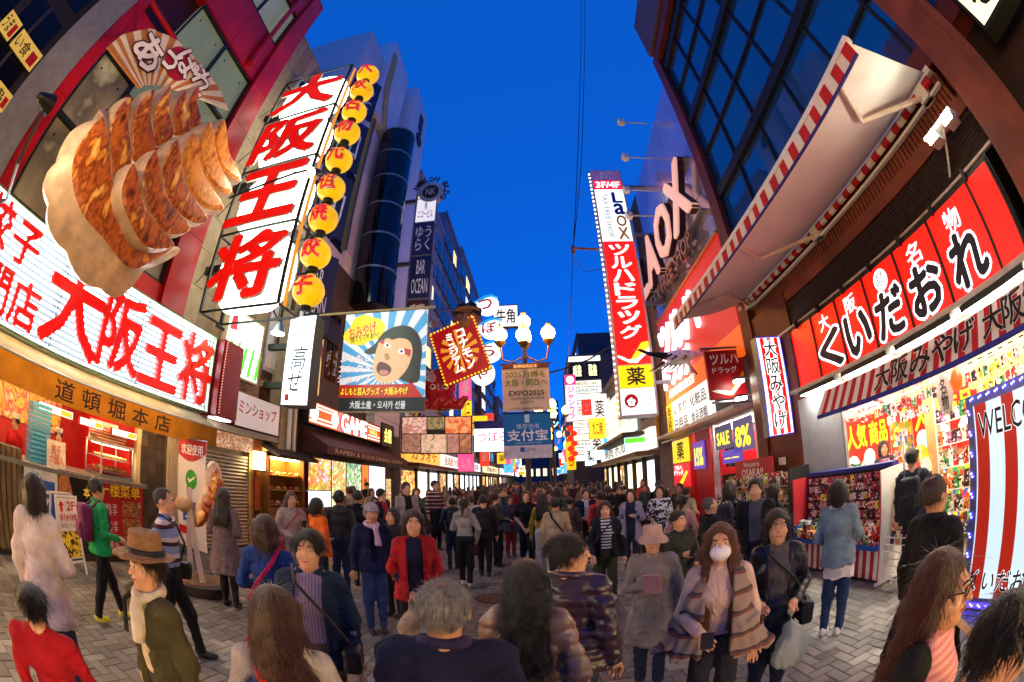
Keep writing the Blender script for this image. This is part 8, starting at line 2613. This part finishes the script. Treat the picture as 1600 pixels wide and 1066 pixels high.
P(1485, 868, 1.28, 72, 'woman in glasses and pink striped shirt with long brown hair at lower right', topm=pink_stripe, top='D89A98', jacket='121215', hem=.8, open_=.12, bottom='181820', hair='wavy', hairm=hairmat('4A2418'), fem=True, arms=('down', 'down'), extras=(('glasses', '3A2420'), ('strap', 'B89A78', 1)), group=SG)
P(1597, 935, 1.0, 100, 'dark clothed person with a brown bag cut by the right edge', top='141416', jacket='141417', hem=.7, bottom='141418', hair='short', arms=('hip', 'bent'), extras=(('handbag', '5A4030', -1),), group=SG)
P(1212, 758, 5.9, 100, 'woman with dark bob in black by the boxed souvenirs', top='141416', bottom='1A1A1E', hair='bob', hairm=DARK_HAIR, fem=True)
P(1425, 702, 5.4, 165, 'customer with dark backpack inside the souvenir shop', top='1A2028', bottom='1A1A22', jacket='1C2430', hem=.84, hair='short', extras=(('backpack', '10141C'),))
P(1380, 690, 7.2, 20, 'shop assistant behind the souvenir counter', top='3A2A30', bottom='1A1A22', hair='bob', hairm=BLACK_HAIR, fem=True, z=.2)
person('cook in red shirt and white cap behind the display case', -7.95, 3.35, 70, h=1.62, z=.28, top='B01418', bottom='1A1414', hair='short', hat=('cook', 'D8D4CC'), arms=('hold', 'bent'), group='cooks behind the counter', vx=.014)
person('cook in red shirt bending by the griddle at the left end of the counter', -7.9, 2.25, 40, h=1.62, z=.28, top='B01418', bottom='1A1414', hair='short', hat=('cook', 'D8D4CC'), arms=('bent', 'hold'), group='cooks behind the counter', vx=.014)
person('attendant in black cap at the lit menu wall', -6.5, 15.2, 60, h=1.7, z=.1, top='1A1A1E', bottom='1A1A1E', hair='short', hat=('cap', '141416'), group='people in the middle crowd')

# ------------------------------------------------------------------ the crowd between the shops
rc = random.Random(42)
DARKS = ('17171C', '1E2030', '2A2426', '3A3430', '24303A', '4A2A2C', '5A5248', '7A2428', '2E3A52', '8A7862', '14141A', '4E5A48', '9A9088', '5A4A6A', 'B4A89E', 'C04030', '2A6078', 'BCA27C')
DN = ('black', 'navy', 'dark brown', 'umber', 'slate', 'maroon', 'khaki brown', 'crimson', 'blue grey', 'tan', 'jet black', 'moss green', 'warm grey', 'violet grey', 'light grey', 'scarlet', 'teal', 'camel')
arch = []
for k, kw in enumerate((dict(jacket='222222', hair='short', arms=('down', 'down')), dict(jacket='222222', hair='bob', fem=True, arms=('bent', 'down')), dict(hair='long', fem=True, jacket='222222', hem=.6, arms=('hold', 'hold')),
                        dict(hair='short', hood=True, arms=('pocket', 'down'), extras=(('backpack', '1A1A22'),)), dict(hair='pony', fem=True, arms=('phone', 'down')), dict(hair='crop', jacket='222222', open_=.06, arms=('swing', 'swingf'), stride=.3),
                        dict(hair='perm', fem=True, jacket='222222', hem=.7, open_=.07), dict(hair='short', jacket='222222', collar=True, arms=('hold', 'bent'), extras=(('glasses', '101010'),)))):
    arch.append(dict(kw))
protos = []
spots = []
for k in range(64):
    for _ in range(60):
        y_ = 8.6 + 11.5 * rc.random() ** 1.1
        x_ = rc.uniform(-5.4, 3.7)
        if all((x_ - a) ** 2 + (y_ - b_) ** 2 > .42 for a, b_ in spots) and all((x_ - o.location.x) ** 2 + (y_ - o.location.y) ** 2 > .3 for o in COL.objects if o.parent is None and o.name.startswith('person')) and (x_ + .38) ** 2 + (y_ - 13) ** 2 > .3:
            spots.append((x_, y_))
            break
spots.sort(key=lambda p: math.atan2(p[0], p[1]))
ORD = ('first', 'second', 'third', 'fourth', 'fifth', 'sixth', 'seventh', 'eighth', 'ninth', 'tenth')
def ordinal(n):
    if n < 10:
        return ORD[n]
    tens = ('', '', 'twenty', 'thirty', 'forty', 'fifty', 'sixty')
    if n < 20:
        return ('eleventh', 'twelfth', 'thirteenth', 'fourteenth', 'fifteenth', 'sixteenth', 'seventeenth', 'eighteenth', 'nineteenth', 'twentieth')[n - 10]
    m_ = n + 1
    return (tens[m_ // 10][:-1] + 'ieth') if m_ % 10 == 0 else tens[m_ // 10] + '-' + ORD[m_ % 10 - 1]
for k, (x_, y_) in enumerate(spots):
    ci = rc.randrange(len(DARKS))
    away = rc.random() < .5
    az = math.degrees(math.atan2(x_, y_))
    ang = -az + (180 if away else 0) + rc.uniform(-35, 35)
    lab = '%s clad person %s, %s from the left in the middle crowd' % (DN[ci], 'walking away' if away else 'coming this way', ordinal(k))
    a = k % 8
    h = rc.uniform(1.54, 1.76)
    if k < 8:
        o = person(lab, x_, y_, ang, h=h, top=rc.choice(DARKS), bottom=rc.choice(DARKS[:9]), group='people in the middle crowd', vx=.02, skin=rc.randrange(4), hairm=rc.choice((BLACK_HAIR, DARK_HAIR, BROWN_HAIR, WARM_HAIR)), **arch[a])
        protos.append(o)
    else:
        o = copy_tree(protos[a])
        o['label'] = lab
        o.location = (x_, y_, 0)
        o.rotation_euler = (0, 0, math.radians(ang))
        s_ = h / 1.70
        o.scale = (s_, s_, s_)
    tint = {'body': (1, cloth(DARKS[(ci * 7 + 3) % len(DARKS)])), 'jacket': (0, cloth(DARKS[ci])), 'coat': (0, cloth(DARKS[ci])), 'hood': (0, cloth(DARKS[ci])), 'hair': (0, rc.choice((BLACK_HAIR, BLACK_HAIR, DARK_HAIR, BROWN_HAIR, WARM_HAIR)))}
    hasj = any(c.name.split('.')[0] in ('jacket', 'coat') for c in o.children)
    for c in o.children:
        nm = c.name.split('.')[0]
        if nm in tint:
            i, m_ = tint[nm]
            if nm == 'body' and not hasj:
                m_ = cloth(DARKS[ci])
            c.material_slots[i].link = 'OBJECT'
            c.material_slots[i].material = m_
            if nm == 'body':
                c.material_slots[2].link = 'OBJECT'
                c.material_slots[2].material = cloth(DARKS[rc.randrange(9)])
# the far crowd reads as one dark mass of heads
VV, FF_, MM = [], [], []
base_m = []
for kk in range(3):
    f = Field((-.4, -.3, -.01), (.4, .3, 1.8), .045)
    f.add(tapered(.02, .9, (.15, .12), (.17, .13)), .02, 2).add(ell((0, 0, 1.15), (.19, .13, .32)), .06, 1).add(cone((-.17, 0, 1.38), (.17, 0, 1.38), .07, .07), .06, 1)
    for sg in (1, -1):
        f.add(cone((.2 * sg, 0, 1.36), (.24 * sg, -.05 * kk, .9), .06, .05), .04, 1)
    f.add(ell((0, -.01, 1.57), (.085, .1, .125)), .02, 0).add(ell((0, .025, 1.6), (.1, .105, .12)), .01, 3)
    if kk == 1:
        f.add(ell((0, .06, 1.48), (.1, .07, .14)), .02, 3)
    base_m.append(surfnets(f.D, f.I, f.lo, f.vx))
crowd_m = [SKIN[0], None, cloth('1A1A20'), BLACK_HAIR] + [cloth(c) for c in DARKS[:14]]
off = 0
for k in range(230):
    y_ = 20.5 + 55 * rc.random() ** 1.5
    x_ = rc.uniform(-5.6, 4.0)
    V, Fq, M = base_m[k % 3]
    a = rc.uniform(0, 6.28) if rc.random() < .3 else rc.choice((0, PI)) + rc.uniform(-.4, .4)
    s_ = rc.uniform(.91, 1.04)
    c_, sn = math.cos(a), math.sin(a)
    VV.append(np.stack([(V[:, 0] * c_ - V[:, 1] * sn) * s_ + x_, (V[:, 0] * sn + V[:, 1] * c_) * s_ + y_, V[:, 2] * s_], 1))
    FF_.append(Fq + off)
    MM.append(np.where(M == 1, 4 + rc.randrange(14), M))
    off += len(V)
me = bpy.data.meshes.new('crowd')
np_mesh(me, np.concatenate(VV), np.concatenate(FF_), np.concatenate(MM))
crowd_m[1] = crowd_m[4]
for m_ in crowd_m:
    me.materials.append(m_)
o = bpy.data.objects.new('crowd', me)
COL.objects.link(o)
tag(o, 'dense far crowd of dark heads filling the street to its end', 'crowd', kind='stuff')
flush_texts()
